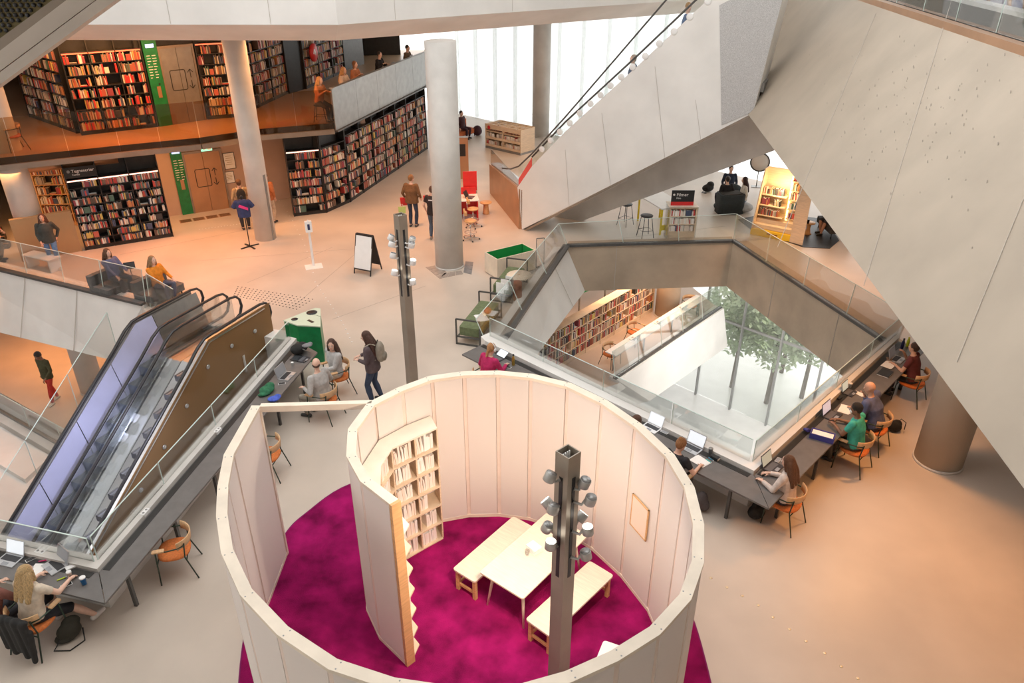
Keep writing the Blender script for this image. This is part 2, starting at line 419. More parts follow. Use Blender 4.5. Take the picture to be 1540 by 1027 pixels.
# lower storeys
lf = floor_mesh([(-3.5, 17.2), tuple(G2(929, 577, -4)), tuple(G2(1086, 468, -4)), (6, 34), (-6, 36), (-6, 17.2)], [], -4.4, -4, [M_floor_or, M_conc_w], 'floor_lower_atrium')
fa, fb = G(929, 577, -4), G(1088, 468, -4)
pf = MB(); pf.hexa([G(977, 603, -5.6), G(1094, 521, -5.6), fb + Vector((-.5, .6, -1.6)), fa + Vector((-.5, .6, -1.6)), fa + Vector((0, 0, .12)), fb + Vector((0, 0, .12)), fb + Vector((-.25, .3, .12)), fa + Vector((-.25, .3, .12))])
struct('wall_lower_parapet', pf, M_conc_w)
rl = MB(); rl.bar(fa + Vector((-.1, .1, .14)), fb + Vector((-.1, .1, .14)), .14, .06); struct('trim_5', rl, M_darkg)
l1, l2 = G2(0, 590, -4), G2(101, 647, -4); d12 = (Vector(l1) - Vector(l2)).normalized()
floor_mesh([tuple(Vector(l2) - d12 * 2), tuple(Vector(l1) + d12 * 9), (-28, 36), (-6, 36), (-6, 17.2), (-10.5, 17.2)], [], -4.5, -4, [M_floor_or, M_conc], 'floor_lower_left')
m1, m2 = G2(0, 634, -4), G2(83, 682, -4); dm = (Vector(m1) - Vector(m2)).normalized()
floor_mesh([tuple(Vector(m2) - dm * 2), tuple(Vector(m1) + dm * 9), (-28, 6), (-4, 6), (-4, 14), (-10, 15.5)], [], -4.5, -4, [M_street, M_conc_w], 'floor_lower_landing')
a_, b_ = V3(tuple(Vector(m2) - dm * 2), -3.9), V3(tuple(Vector(m1) + dm * 9), -3.9)
rl = MB(); rl.bar(a_, b_, .25, .2); struct('trim_6', rl, M_conc)
rl = MB(); rl.bar(a_ + Vector((.1, .14, .12)), b_ + Vector((.1, .14, .12)), .1, .1); struct('trim_7', rl, M_grey)
n1, n2 = G2(0, 648, -4), G2(78, 692, -4); n3, n4 = G2(40, 727, -4), G2(0, 703, -4)
wp = MB(); wp.prism([n1, n2, n3, n4], -4, -3.86); struct('trim_8', wp, M_conc_w)
floor_mesh([(-60, -10), (60, -10), (60, 90), (-60, 90)], [], -10, -9.5, [M_street, M_conc], 'floor_street')
# ------------------------------------------------------------------ storeys above
MZ = 3.3
mz_edge = [(-19.5, 19.3), (-14.53, 21.9), (-12.07, 23.19), (-9.98, 24.19), (-8.45, 25.41), (-6.15, 26.31), (-3.84, 35.42)]
floor_mesh(mz_edge + [(-3.84, 45), (-26, 45), (-26, 19.3)], [], MZ - .35, MZ, [mat('mezzanine_floor', (.50, .34, .22), .35, nscale=.5, namt=.12), M_darkg], 'floor_mezzanine')
bt = [(-16, 21.95), (-12.04, 21.89), (-4.77, 21.75), (-2.14, 23.63), (2.9, 27.33), (6.25, 29.75), (13.5, 35)]
bu = [(-16, 20.15), (-10.21, 20.1), (-4.30, 20.04), (-1.97, 21.97), (2.0, 25.0), (5.2, 27.4), (12.4, 32.6)]
cb = MB()
for i in range(len(bt) - 1):
    cb.hexa([V3(bt[i], 6.48), V3(bt[i + 1], 6.48), V3(bt[i + 1], 6.48) + Vector((-.6, 1.6, 0)), V3(bt[i], 6.48) + Vector((-.6, 1.6, 0)),
             V3(bu[i], 7.04), V3(bu[i + 1], 7.04), V3(bt[i + 1], 7.04) + Vector((-.6, 1.6, 0)), V3(bt[i], 7.04) + Vector((-.6, 1.6, 0))])
    cb.hexa([V3(bu[i], 7.04), V3(bu[i + 1], 7.04), V3(bu[i + 1], 7.04) + Vector((-.2, .5, 0)), V3(bu[i], 7.04) + Vector((-.2, .5, 0)),
             V3(bu[i], 8.5), V3(bu[i + 1], 8.5), V3(bu[i + 1], 8.5) + Vector((-.2, .5, 0)), V3(bu[i], 8.5) + Vector((-.2, .5, 0))])
w_beam = struct('wall_upper_parapet', cb, M_conc_w)
for (i, tt) in ((1, .3), (1, .72), (2, .55), (3, .5)):
    a = lerp(bu[i], bu[i + 1], tt); mb = MB(); mb.bar(V3(a, 7.06) + Vector((0, -.006, 0)), V3(a, 8.4) + Vector((0, -.006, 0)), .01, .01, up=(0, 1, 0)); struct('seam', mb, mat('faint_seam', (.54, .50, .45), .9), w_beam)
sl = MB(); sl.prism([(-26, 21.95)] + bt + [(13.5, 40), (-4, 46), (-26, 46)], 6.5, 6.9); struct('ceiling', sl, M_conc_w)
# right-hand storey: deep sloped concrete fascia
A3 = Vector((6.72, 21.89, 4.5)); B3 = G(1540, 735, 4.5)
bdir = (A3 - B3).normalized(); Bn = B3 - bdir * 6
T2 = G(1540, 85, 7.4); pn = (A3 - Bn).cross(T2 - Bn).normalized()
pn = -pn if pn.x > 0 else pn
T3 = onplane(1195, -32, Bn, pn); tdir = (T3 - T2).normalized(); Tn = T2 - tdir * 9
rs = MB()
rs.add([A3, Bn, Tn, T3, Vector((17, Bn.y, 4.5)), Vector((17, 30, 4.5)), Vector((17, Bn.y, Tn.z)), Vector((17, 34, T3.z)), Vector((12, 30, 4.5))],
       [(1, 0, 3, 2), (0, 1, 4, 5, 8), (2, 3, 7, 6), (0, 8, 3), (8, 5, 7, 3), (1, 2, 6, 4), (4, 6, 7, 5)])
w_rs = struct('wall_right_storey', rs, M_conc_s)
def sfc(x, y): return onplane(x, y, Bn, pn) + pn * .012
for a, b in [((1318, 20), (1170, 372)), ((1432, 0), (1300, 430)), ((1540, 300), (1440, 545))]:
    pa, pb = sfc(*a), sfc(*b); mb = MB(); mb.bar(pa, pb, .006, .01, up=pn); struct('seam', mb, mat('faint_seam', (.54, .50, .45), .9), w_rs)
rb = random.Random(3); pm = MB()
for i in range(150):     # blow holes in the cast face
    x = rb.gauss(1330, 60) if i % 2 else rb.gauss(1420, 80); y = rb.gauss(170, 80)
    if x > 1535 or y < 40 or y > 1.33 * (x - 1160) + 120: continue
    c = sfc(x, y); r = rb.uniform(.006, .022); pm.bar(c - bdir * r * .4 + Vector((0, 0, -r)), c + bdir * r * .4 + Vector((0, 0, r)), r * .9, .004, up=pn)
po = struct('blow_holes', pm, M_joint, w_rs); po['kind'] = 'stuff'
# edge of the storey: orange timber strip, glass, white lit ledge
tu = Vector((0, 0, 1)); tn = Vector((tdir.y, -tdir.x, 0))
mb = MB(); mb.bar(Tn + tu * .06 + tn * .1, T3 + tu * .06 + tn * .1, .2, .14); struct('trim_9', mb, M_copper)
mb = MB(); mb.bar(Tn + tn * .45 + tu * .46, T3 + tn * .45 + tu * .46, .30, .07); struct('trim_10', mb, M_white)
mb = MB(); mb.bar(Tn + tn * .45 + tu * .21, T3 + tn * .45 + tu * .21, .24, .42); struct('trim_11', mb, M_darkg)
# up-going escalator body across the middle (concrete side, sloping soffit)
U0 = G(785, 345, 0); UD = (Vector((6.72, 21.89, 0)) - U0); UD.z = 0; UD.normalize(); UN = Vector((UD.y, -UD.x, 0))   # UN points to the viewer
def up_(x, y, o=0.): return onplane(x, y, U0 + UN * o, UN)
UW = -1.55
side = [up_(785, 345), up_(1132, 172), up_(1192, -60), up_(1130, -60), up_(1062, 2), up_(960, 98), up_(850, 198), up_(800, 250), up_(778, 282)]
ub = MB()
def slabpoly(mb, front, th, m=0):
    n = len(front); back = [p - UN * th for p in front]
    mb.add(list(front) + back, [tuple(reversed(range(n))), tuple(range(n, 2 * n))] + [(j, (j + 1) % n, n + (j + 1) % n, n + j) for j in range(n)], m)
slabpoly(ub, side, .14)
low = [side[0], side[1], side[2]] + [p - Vector((0, 0, 1.05 if i < 6 else .9)) for i, p in enumerate(side[3:], 3)]
slabpoly(ub, [p - UN * .14 for p in low[:-1]], 1.27)
slabpoly(ub, [p - UN * 1.41 for p in side], .14)
w_up = struct('wall_escalator_body', ub, M_conc_w)
for x0, y0, x1, y1 in [(905, 170, 918, 278), (985, 100, 1000, 240), (1046, 150, 1054, 212), (850, 225, 856, 310)]:
    mb = MB(); mb.bar(up_(x0, y0, .006), up_(x1, y1, .006), .009, .01, up=UN); struct('seam', mb, mat('faint_seam', (.54, .50, .45), .9), w_up)
# soffit strip with bronze edge below the body
sa, sb = up_(790, 346), up_(1150, 163)
so = MB(); so.bar(sa + UN * .02, sb + UN * .02, .05, .07); struct('trim_12', so, M_bronze)
# ------------------------------------------------------------------ columns
def column(px, r, z0, z1, label, slab=None, m=M_conc, pos=None, tilt=None, fin=False):
    p = pos if pos else G(px[0], px[1], z0)
    t = thing('concrete_column', label, 'column', (p[0], p[1], z0))
    mb = MB(); mb.cyl((0, 0, 0), r, z1 - z0, 36); part('shaft', mb, m, t)
    if fin:
        mb = MB(); mb.box((fin * r * .9, -r * .35, 1.1), (.05, .12, 2.2)); part('edge_guard', mb, M_grey, t)
    else:
        mb = MB(); mb.lathe((0, 0, 0), [(r + .002, 0), (r + .02, 0), (r + .02, .05), (r + .002, .05)], 36); part('base_ring', mb, M_conc, t)
    return t
column(None, .40, 0, 6.5, 'tall pale concrete column beside the black shelf under the bronze glass balcony', pos=(-15.15, 22.55))
column(None, .34, 0, 6.5, 'pale concrete column beside the blue shirt on a stand', pos=(-8.30, 23.95), fin=1)
cm = column(None, .43, 0, 6.5, 'thick pale concrete column standing on grey tiles by the reception desk', pos=(-1.93, 21.55))
column(None, .43, 0, 6.5, 'pale column in front of the bright facade behind the glass escalator rail', pos=(1.45, 38.6))
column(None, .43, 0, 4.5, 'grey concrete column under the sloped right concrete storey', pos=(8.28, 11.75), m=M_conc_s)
column(None, .36, -4, -.45, 'concrete column on the lower floor beside the walker in red trousers', pos=(-13.6, 20.7))
column(None, .45, -4, -.45, 'concrete column at the end of the lower wooden bookcase', pos=(6.0, 26.2), m=M_conc_b)
# tactile tile ring at the foot of the thick column
tr = thing('tile_ring', 'grey floor tiles set around the foot of the thick column', 'tiles', (-1.93, 21.55, 0))
M_tile = mat('slate_tile', (.25, .24, .24), .5, nscale=9, namt=.2); M_tile2 = mat('taupe_tile', (.42, .35, .30), .5, nscale=9, namt=.15)
def tile_strip(a, b, c, d, n, m):
    for i in range(n):
        t0, t1 = (i + .04) / n, (i + .96) / n
        q = [lerp(a, b, t0), lerp(a, b, t1), lerp(d, c, t1), lerp(d, c, t0)]
        mb = MB(); mb.prism([(v.x, v.y) for v in q], 0, .008); part('tile', mb, m, tr, world=True)
gp = lambda x, y: G(x, y, 0)
tile_strip(gp(640, 402), gp(661, 419), gp(672, 411), gp(662, 398), 4, M_tile2)
tile_strip(gp(697, 410), gp(700, 393), gp(712, 394), gp(709, 413), 3, M_tile)
tile_strip(gp(661, 419), gp(697, 412), gp(694, 407), gp(668, 411), 3, M_tile2)
# ------------------------------------------------------------------ facades
def facade(line, z0, z1, spans, gm, fm, name, step, transoms=(), fin=.16, lab=''):
    """line: x + y = line; spans: range of x along it"""
    k = 1
    x = spans[0]
    root = thing(name, lab, 'facade', (spans[0], line - spans[0], z0))
    nrm = Vector((-.7071, -.7071, 0))
    while x < spans[1] - .01:
        x2 = min(x + step * .7071, spans[1])
        a, b = Vector((x, line - x, 0)), Vector((x2, line - x2, 0))
        zs = [z0] + list(transoms) + [z1]
        for i in range(len(zs) - 1):
            mb = MB(); mb.sheet([a + Vector((0, 0, zs[i] + .03)), b + Vector((0, 0, zs[i] + .03)), b + Vector((0, 0, zs[i + 1] - .03)), a + Vector((0, 0, zs[i + 1] - .03))], .03)
            part('pane', mb, gm, root, world=True)
        mb = MB(); mb.bar(a + nrm * fin / 2 + Vector((0, 0, z0)), a + nrm * fin / 2 + Vector((0, 0, z1)), .06, fin, up=nrm); part('mullion', mb, fm, root, world=True)
        x = x2
    for z in transoms:
        a, b = Vector((spans[0], line - spans[0], z)), Vector((spans[1], line - spans[1], z))
        mb = MB(); mb.bar(a + nrm * .05, b + nrm * .05, .10, .09); part('transom', mb, fm, root, world=True)
    return root
M_fin = mat('pale_fin', (.74, .76, .76), .5, nscale=3, namt=.03)
M_mull = mat('grey_mullion', (.42, .42, .42), .45, metal=.3, nscale=3, namt=.05)
facade(FAC, 0, 6.46, (-4.0, 9.6), G_frit, G_frit, 'upper_facade', 1.5, fin=.22, lab='bright white fritted glass facade with pale vertical fins behind the escalator')
facade(37.6, -9.5, -.45, (3.5, 16.8), G_window, M_mull, 'street_facade', 1.75, transoms=(-5.4,), fin=.14, lab='clear glass street facade with grey mullions below the floor opening')
# enclosing walls on the left and behind the core
wl = MB(); wl.box((-26, 21, -1.5), (.4, 48, 17)); struct('wall_left', wl, M_conc)
# unseen roof, rear and right walls added to dim the hall; skylight steers light
rf = floor_mesh([(-26, -8), (17, -8), (17, 34), (-26, 46)], [[(-11, 6), (9, 6), (9, 19.5), (-11, 19.5)]], 13.6, 14, [M_conc_w, M_conc_w], 'ceiling_unseen_roof')
wb = MB(); wb.box((-4.5, -8.2, 2), (43.4, .4, 24)); struct('wall_unseen_behind', wb, M_conc_w)
wr = MB(); wr.box((17.2, 8, 2), (.4, 32, 24)); struct('wall_unseen_right', wr, M_conc_w)
# ================================================================== GLASS BALUSTRADES
def balustrade(label, a, b, offa, offb=None, step=1.6, gm=G_clear, clamps=0, name='glass_balustrade', rail=None):
    a = Vector(a); b = Vector(b); offa = Vector(offa); offb = Vector(offb) if offb else offa
    n = max(1, round((b - a).length / step))
    root = thing(name, label, 'balustrade', a)
    for i in range(n):
        t0, t1 = (i + .008) / n, (i + .992) / n
        p0, p1 = lerp(a, b, t0), lerp(a, b, t1); o0, o1 = lerp(offa, offb, t0), lerp(offa, offb, t1)
        mb = MB(); mb.sheet([p0, p1, p1 + o1, p0 + o0], .016)
        pn_ = part('pane', mb, gm, root, world=True)
        mb = MB(); mb.bar(p0 + o0, p1 + o1, .018, .010); mb.bar(p0, p0 + o0, .010, .018); part('pane_edge', mb, G_edge, pn_, world=True)
        if clamps:
            mb = MB(); mb.box(lerp(p0, p1, .5) + Vector((0, 0, .03)), (.07, .07, .08)); part('clamp', mb, M_steel, root, world=True)
    if rail:
        mb = MB(); mb.tube([a + offa, b + offb], rail, 8); part('handrail', mb, M_darkg, root, world=True)
    return root
balustrade('leaning glass balustrade on the left edge of the atrium opening above the green bench', V3(P5, .18), V3(P1, .18), (-.36, .22, .84), (-.28, 0, .70), 2.6)
balustrade('glass balustrade on the far edge of the atrium opening below the bookcases', V3(P1, .18), V3(P2, .18), (-.28, 0, .70), (0, .1, .85), 1.9)
balustrade('glass balustrade on the right edge of the atrium opening by the yellow bookcase', V3(P2, .18), V3(P3, .18), (0, .1, .85), (.1, 0, .85), 1.9)
balustrade('low glass screen on the concrete curb behind the desk with the gold bottle', (-.52, 15.42, .80), (4.21, 10.68, .80), (0, 0, .47), None, 1.7)
balustrade('low glass screen on the curb behind the desk with the green polo man', (4.25, 10.68, .80), (9.05, 15.58, .80), (0, 0, .45), None, 1.7)
balustrade('low glass screen on the curb between desk and escalators', (-6.18, 8.30, .80), (-5.10, 15.3, .80), (0, 0, .45), None, 1.75)
balustrade('low glass screen on the curb behind the desk with the blue cup', (-6.2, 8.27, .80), V3(N_far, .80) + Vector((0, -.13, 0)), (0, 0, .45), None, 1.75)
balustrade('glass balustrade on the concrete parapet behind the seated orange jacket', la + Vector((.05, .1, .18)), lb + Vector((0, .1, .18)), (.10, 0, .95), None, 1.7)
balustrade('short glass wing beside the top of the escalators', la + Vector((.1, .15, .0)), ep(1.6, -.45, 0), (.10, 0, 1.0), None, 1.2)
balustrade('glass balustrade on the lower white parapet above the street hall', fa + Vector((-.1, .1, .17)), fb + Vector((-.1, .1, .17)), (-.12, .12, .92), None, 1.5)
balustrade('sloping glass guard along the outer side of the lilac escalator', ep(-.2, -.55, .2), ep(-5.6, -.75, -3.7), (0, 0, .95), None, 1.6)
balustrade('glass guard on the lower landing rail by the white floor', a_ + Vector((.1, .14, .18)), b_ + Vector((.1, .14, .18)), (0, 0, .7), None, 1.8)

# ================================================================== ESCALATORS (left)
def railpath(t, zo=.95, end=2.05):
    pts = []
    for s, z in [(end - .9, zo - .62), (end - .15, zo - .62), (end + .05, zo - .55), (end + .15, zo - .36), (end + .12, zo - .16), (end, zo - .04), (end - .2, zo)]:
        pts.append(ep(s, t, z))
    for s in (1.0, .5, .2): pts.append(ep(s, t, zo))
    for s in (-.05, -.3): pts.append(ep(s, t, zo - (.02 if s > -.1 else .15)))
    for s in (-.7, -2, -3.5, -5, -5.5): pts.append(ep(s, t, zo + .70 * s + .03))
    pts += [ep(-5.9, t, zo - 3.99), ep(-6.4, t, zo - 4), ep(-7.0, t, zo - 4), ep(-7.15, t, zo - 4.25), ep(-7.0, t, zo - 4.6)]
    return pts
def stepz(s): return 0. if s > 0 else max(-4., .70 * s)
def esc_band(t0, t1, z0, z1, s0=1.9, s1=-6.9, m=None, mb=None, n=None):
    """strip that follows the escalator: from (t0,z0 above step line) to (t1,z1)"""
    mb = mb or MB(); ss = [s0, 1.0, .35, 0, -.35, -.8, -2.0, -3.2, -4.4, -5.2, -5.71, -6.1, s1]
    A = [ep(s, t0, stepz(s) + z0) for s in ss]; B_ = [ep(s, t1, stepz(s) + z1) for s in ss]
    k = len(ss)
    mb.add(A + B_, [(i, i + 1, k + i + 1, k + i) for i in range(k - 1)], 0, False)
    return mb
def thick(o, th):
    md = o.modifiers.new('thickness', 'SOLIDIFY'); md.thickness = th; md.offset = 0; return o
def escalator(label, t0, w, left_opaque, mstep):
    root = thing('escalator', label, 'escalator', ep(-5.5, t0 + w / 2, -4))
    for t in (t0, t0 + w):
        mb = MB(); mb.tube(railpath(t), .042, 8, flat=.75); part('handrail', mb, M_rubber, root, world=True)
    st0, st1 = t0 + (.30 if left_opaque else .14), t0 + w - .12
    M_st = mstep
    sm = None
    for i in range(15):
        s1 = -.40 * i; z1 = max(-4., .70 * s1) + .0
        if s1 < -5.9: break
        a, b = ep(s1 - .42, st0, 0), ep(s1, st1, 0)
        mb = MB()
        p = [ep(s1 - .42, st0, z1 - .32), ep(s1 - .42, st1, z1 - .32), ep(s1, st1, z1 - .30), ep(s1, st0, z1 - .30), ep(s1 - .42, st0, z1 - .02), ep(s1 - .42, st1, z1 - .02), ep(s1, st1, z1 - .02), ep(s1, st0, z1 - .02)]
        mb.hexa(p)
        so_ = part('step', mb, M_st, root, world=True)
        mb = MB()
        for k in range(7):
            tt = st0 + .04 + (st1 - st0 - .08) * k / 6
            mb.bar(ep(s1 - .42, tt, z1 - .013), ep(s1 - .02, tt, z1 - .013), .03, .014)
        part('tread_ridges', mb, M_grey, so_, world=True)
    mb = MB(); mb.hexa([ep(.02, st0, -.1), ep(.02, st1, -.1), ep(1.9, st1, -.1), ep(1.9, st0, -.1), ep(.02, st0, .0), ep(.02, st1, .0), ep(1.9, st1, .0), ep(1.9, st0, .0)]); part('landing_plate', mb, M_steel, root, world=True)
    if left_opaque:
        segs = [(1.95, .5), (.48, -.9), (-.92, -2.1), (-2.12, -3.3), (-3.32, -4.5), (-4.52, -5.7)]
        for a, b in segs:
            ss = [a] + [s for s in (.2, 0, -.3) if b < s < a] + [b]
            A = [ep(s, t0 + .05, stepz(s) + .86 - (.0 if s > 0 else 0)) for s in ss]; B_ = [ep(s, t0 + .28, stepz(s) + .02) for s in ss]
            mb = MB(); k = len(ss); mb.add(A + B_, [(i, k + i, k + i + 1, i + 1) for i in range(k - 1)])
            thick(part('side_panel', mb, M_lilac if a < .6 else M_grey, root, world=True), .02)
        thick(part('outer_panel', esc_band(t0 - .07, t0 - .07, -.9, .88), M_conc, root, world=True), .02)
        thick(part('outer_rim', esc_band(t0 - .16, t0 - .05, .84, .84), M_grey, root, world=True), .03)
    else:
        thick(part('glass_side', esc_band(t0, t0, .08, .90), G_clear, root, world=True), .012)
    return root, st0, st1
escA, sA0, sA1 = escalator('escalator with lilac side panels going down to the lower floor', 0., .86, True, mat('blue_grey_steps', (.20, .24, .36), .4, metal=.5, nscale=3, namt=.35))
thick(part('glass_side', esc_band(.86, .86, .08, .90), G_clear, escA, world=True), .012)
thick(part('skirt', esc_band(.74, .80, .02, .10), M_chrome, escA, world=True), .02)
escB, sB0, sB1 = escalator('escalator with brown mirrored outer side beside the long grey desk', 1.27, .93, False, mat('grey_steps', (.42, .42, .46), .35, metal=.7, nscale=3, namt=.2))
thick(part('skirt', esc_band(1.29, 1.52, .12, .10), M_steel, escB, world=True), .02)
thick(part('reflection_band', esc_band(1.55, 1.80, .10, .12), M_chrome, escB, world=True), .02)  # bright band added to show the white reflections beside the steps
thick(part('inner_deck', esc_band(2.02, 2.16, .10, .60), M_steel, escB, world=True), .02)
thick(part('outer_side', esc_band(2.27, 2.27, -1.5, .90, s0=2.1), G_brown, escB, world=True), .016)
thick(part('outer_rim', esc_band(2.16, 2.30, .84, .84), M_steel, escB, world=True), .03)
thick(part('inner_gap_deck', esc_band(.88, 1.25, .08, .08), M_steel, escB, world=True), .03)
thick(part('truss', esc_band(.0, 2.2, -.55, -.55), M_darkg, escB, world=True), .3)
nx, ny = ERT.x, ERT.y
for i in range(7):
    s = 1.45 - i * .82
    c = ep(s, 2.285, stepz(s) + .42)
    mb = MB(); Rm = Vector((nx, ny, 0)).to_track_quat('Z', 'Y').to_matrix(); mb.lathe(c, [(.055, 0), (.055, .012), (.045, .022), (.001, .022)], 14, R=Rm); part('glass_fixing', mb, M_steel, escB, world=True)

# ================================================================== ESCALATOR (up, centre)
ue = thing('escalator', 'glass sided escalator rising along the big pale concrete wall', 'escalator', U0 - UN * .8)
def upP(x, y, o): return up_(x, y, o)
strip_lo = [(780, 282), (800, 250), (850, 198), (960, 98), (1062, 2), (1120, -52)]
for i in range(len(strip_lo) - 1):
    a, b = upP(*strip_lo[i], -.03), upP(*strip_lo[i + 1], -.03)
    mb = MB(); mb.sheet([a, b, b + Vector((0, 0, .30)), a + Vector((0, 0, .30))], .016); part('glass_side', mb, G_clear if i else mat('red_glass', (.72, .10, .08), .2), ue, world=True)
mb = MB(); mb.tube([upP(*p, -.03) + Vector((0, 0, .31)) for p in strip_lo[1:]], .03, 8); part('handrail', mb, M_darkg, ue, world=True)
Rm = UN.to_track_quat('Z', 'Y').to_matrix()
for x, y in [(1064, 8), (1037, 31), (1013, 53), (991, 71), (970, 90), (951, 106), (934, 121), (918, 134), (903, 148), (888, 161), (872, 175), (857, 190), (842, 203), (828, 216), (815, 229)]:
    mb = MB(); mb.lathe(upP(x, y, .0) + Vector((0, 0, .10)), [(.10, 0), (.10, .012), (.085, .02), (.001, .02)], 16, R=Rm); part('glass_fixing', mb, M_white, ue, world=True)
far_rail = [upP(755, 253, -1.45), upP(768, 254, -1.45), upP(780, 250, -1.45)] + [upP(x, y, -1.45) for x, y in ((800, 231), (850, 176), (920, 95), (1000, 2), (1040, -45))]
mb = MB(); mb.tube(far_rail, .028, 8); part('handrail', mb, M_darkg, ue, world=True)
lo = [p - Vector((0, 0, .95)) for p in far_rail[2:]]
for i in range(2, len(far_rail) - 1):
    mb = MB(); mb.sheet([far_rail[i], far_rail[i + 1], far_rail[i + 1] - Vector((0, 0, .8)), far_rail[i] - Vector((0, 0, .8))], .014); part('glass_side', mb, G_clear, ue, world=True)
# steps inside the trough
base0 = up_(800, 250, -.78); 
for i in range(15):
    p = U0 - UN * .78 + UD * (1.2 + .42 * i) + Vector((0, 0, 1.42 + .27 * i))
    mb = MB(); mb.bar(p - UN * .5, p + UN * .5, .42, .24); part('step', mb, M_grey, ue, world=True)
# newel end: copper colour stands in for orange-lit concrete; steel comb plate
n0, n1, n2, n3 = G(738, 290, 0), G(785, 345, 0) , up_(780, 276), None
e0 = U0 - UN * 1.45
mb = MB(); mb.hexa([U0 - UD * .05, e0 - UD * .55, e0 - UD * .5, U0, U0 - UD * .05 + Vector((0, 0, 1.40)), e0 - UD * .55 + Vector((0, 0, 1.2)), e0 - UD * .5 + Vector((0, 0, 1.2)), U0 + Vector((0, 0, 1.40))])
part('newel_panel', mb, M_copper, ue, world=True)
En = G(738, 290, 0); mb = MB(); mb.sheet([U0 - UD * .08, En, En + Vector((0, 0, 1.15)), U0 - UD * .08 + Vector((0, 0, 1.42))], .08); part('end_panel', mb, M_copper, ue, world=True)
mb = MB(); mb.bar(U0 + Vector((.12, .2, 1.44)), En + Vector((.2, 0, 1.18)), .34, .05); part('end_cap', mb, M_steel, ue, world=True)
mb = MB(); mb.sheet([En + Vector((.02, 0, 1.2)), U0 - UD * .05 + Vector((0, 0, 1.46)), U0 - UD * .05 + Vector((0, 0, 1.66)), En + Vector((.02, 0, 1.75))], .014); part('end_glass', mb, G_clear, ue, world=True)
mb = MB(); mb.bar(U0 - UN * .45 - UD * .1 + Vector((0, 0, 1.34)), U0 - UN * 1.3 - UD * .5 + Vector((0, 0, 1.26)), .3, .06); part('newel_cap', mb, M_steel, ue, world=True)

# ================================================================== PAVILION
PH = 2.92
ring = [(-3.76, 9.22), (-3.77, 8.08), (-3.63, 7.43), (-3.46, 6.89), (-3.20, 6.30), (-2.80, 5.70), (-2.28, 5.20), (-1.70, 4.81), (-1.11, 4.60), (-.5, 4.50), (.05, 4.52), (.52, 4.67), (.98, 4.90), (1.42, 5.20), (1.81, 5.63), (2.05, 6.13), (2.19, 6.74), (2.22, 7.40), (2.10, 8.05), (1.78, 8.75), (1.37, 9.35), (.88, 9.83), (.31, 10.10), (-.22, 10.20), (-.76, 10.18), (-1.27, 10.04), (-1.70, 9.71), (-2.08, 9.30), (-2.23, 8.66), (-2.14, 8.07), (-1.87, 7.56), (-1.44, 7.13)]
pav = thing('reading_pavilion', 'round spiral pavilion of white translucent panels with a plywood top rail', 'pavilion', (-.75, 7.4, .02))
M_poly = glass('polycarbonate_panel', (.98, .95, .93), .04, rough=.35, body=.95, bodycol=(.98, .92, .875), trans=.28)
M_stud = mat('pinkish_stud', (.86, .72, .63), .6, nscale=6, namt=.06)
WT = .13
def mitre(path, d):
    out = []
    for i, p in enumerate(path):
        p = Vector(p); a = Vector(path[max(i - 1, 0)]); b = Vector(path[min(i + 1, len(path) - 1)])
        v1 = (p - a).normalized() if i else (b - p).normalized(); v2 = (b - p).normalized() if i < len(path) - 1 else v1
        n1_ = Vector((-v1.y, v1.x)); n2_ = Vector((-v2.y, v2.x)); n = (n1_ + n2_).normalized(); out.append(p + n * d / max(.4, n.dot(n1_)))
    return out
ro, ri = mitre(ring, -WT / 2), mitre(ring, WT / 2)     # path runs anticlockwise: left side = inside
po_, pi_ = mitre(ring, -WT / 2 + .012), mitre(ring, WT / 2 - .012)
for i in range(len(ring) - 1):
    for (L, off_, nm) in ((po_, 0, 'outer_panel'), (pi_, 0, 'inner_panel')):
        p, q = L[i], L[i + 1]; d = (q - p).normalized() * .034
        p, q = p + d, q - d
        mb = MB(); mb.sheet([V3(p, .08), V3(q, .08), V3(q, PH - .05), V3(p, PH - .05)], .012); part(nm, mb, M_poly, pav, world=True)
    c = Vector(ring[i]); v = (Vector(ring[i + 1]) - c).normalized()
    mb = MB(); mb.bar(V3(c, .08), V3(c, PH - .05), .066, WT - .030, up=(-v.y, v.x, 0)); part('stud', mb, M_stud, pav, world=True)
    for z0, z1, nm in ((PH - .05, PH, 'top_rail'), (.02, .08, 'bottom_rail')):
        q = [ro[i], ro[i + 1], ri[i + 1], ri[i]]
        mb = MB(); mb.prism([tuple(a) for a in q], z0, z1); tr_ = part(nm, mb, M_oakr, pav, world=True)
        if nm == 'top_rail':
            mb = MB()
            for cc in ((ro[i] * .8 + ri[i] * .2), (ro[i] * .2 + ri[i] * .8)): mb.cyl(V3(cc + v * .06, PH), .009, .002, 8)
            part('screws', mb, M_grey, tr_, world=True)
for idx in (0, -1):
    c = Vector(ring[idx]); a = Vector(ring[1 if idx == 0 else -2]); v = (c - a).normalized()
    mb = MB(); mb.bar(V3(c + v * .02, .02), V3(c + v * .02, PH - .004), .05, WT + .01, up=(-v.y, v.x, 0)); part('end_post', mb, M_pine_o if idx else M_oakr, pav, world=True)
mb = MB(); mb.bar(V3((-3.70, 9.27), PH - .05), V3((-2.08, 9.36), PH - .05), .09, .10); part('lintel', mb, M_oakr, pav, world=True)

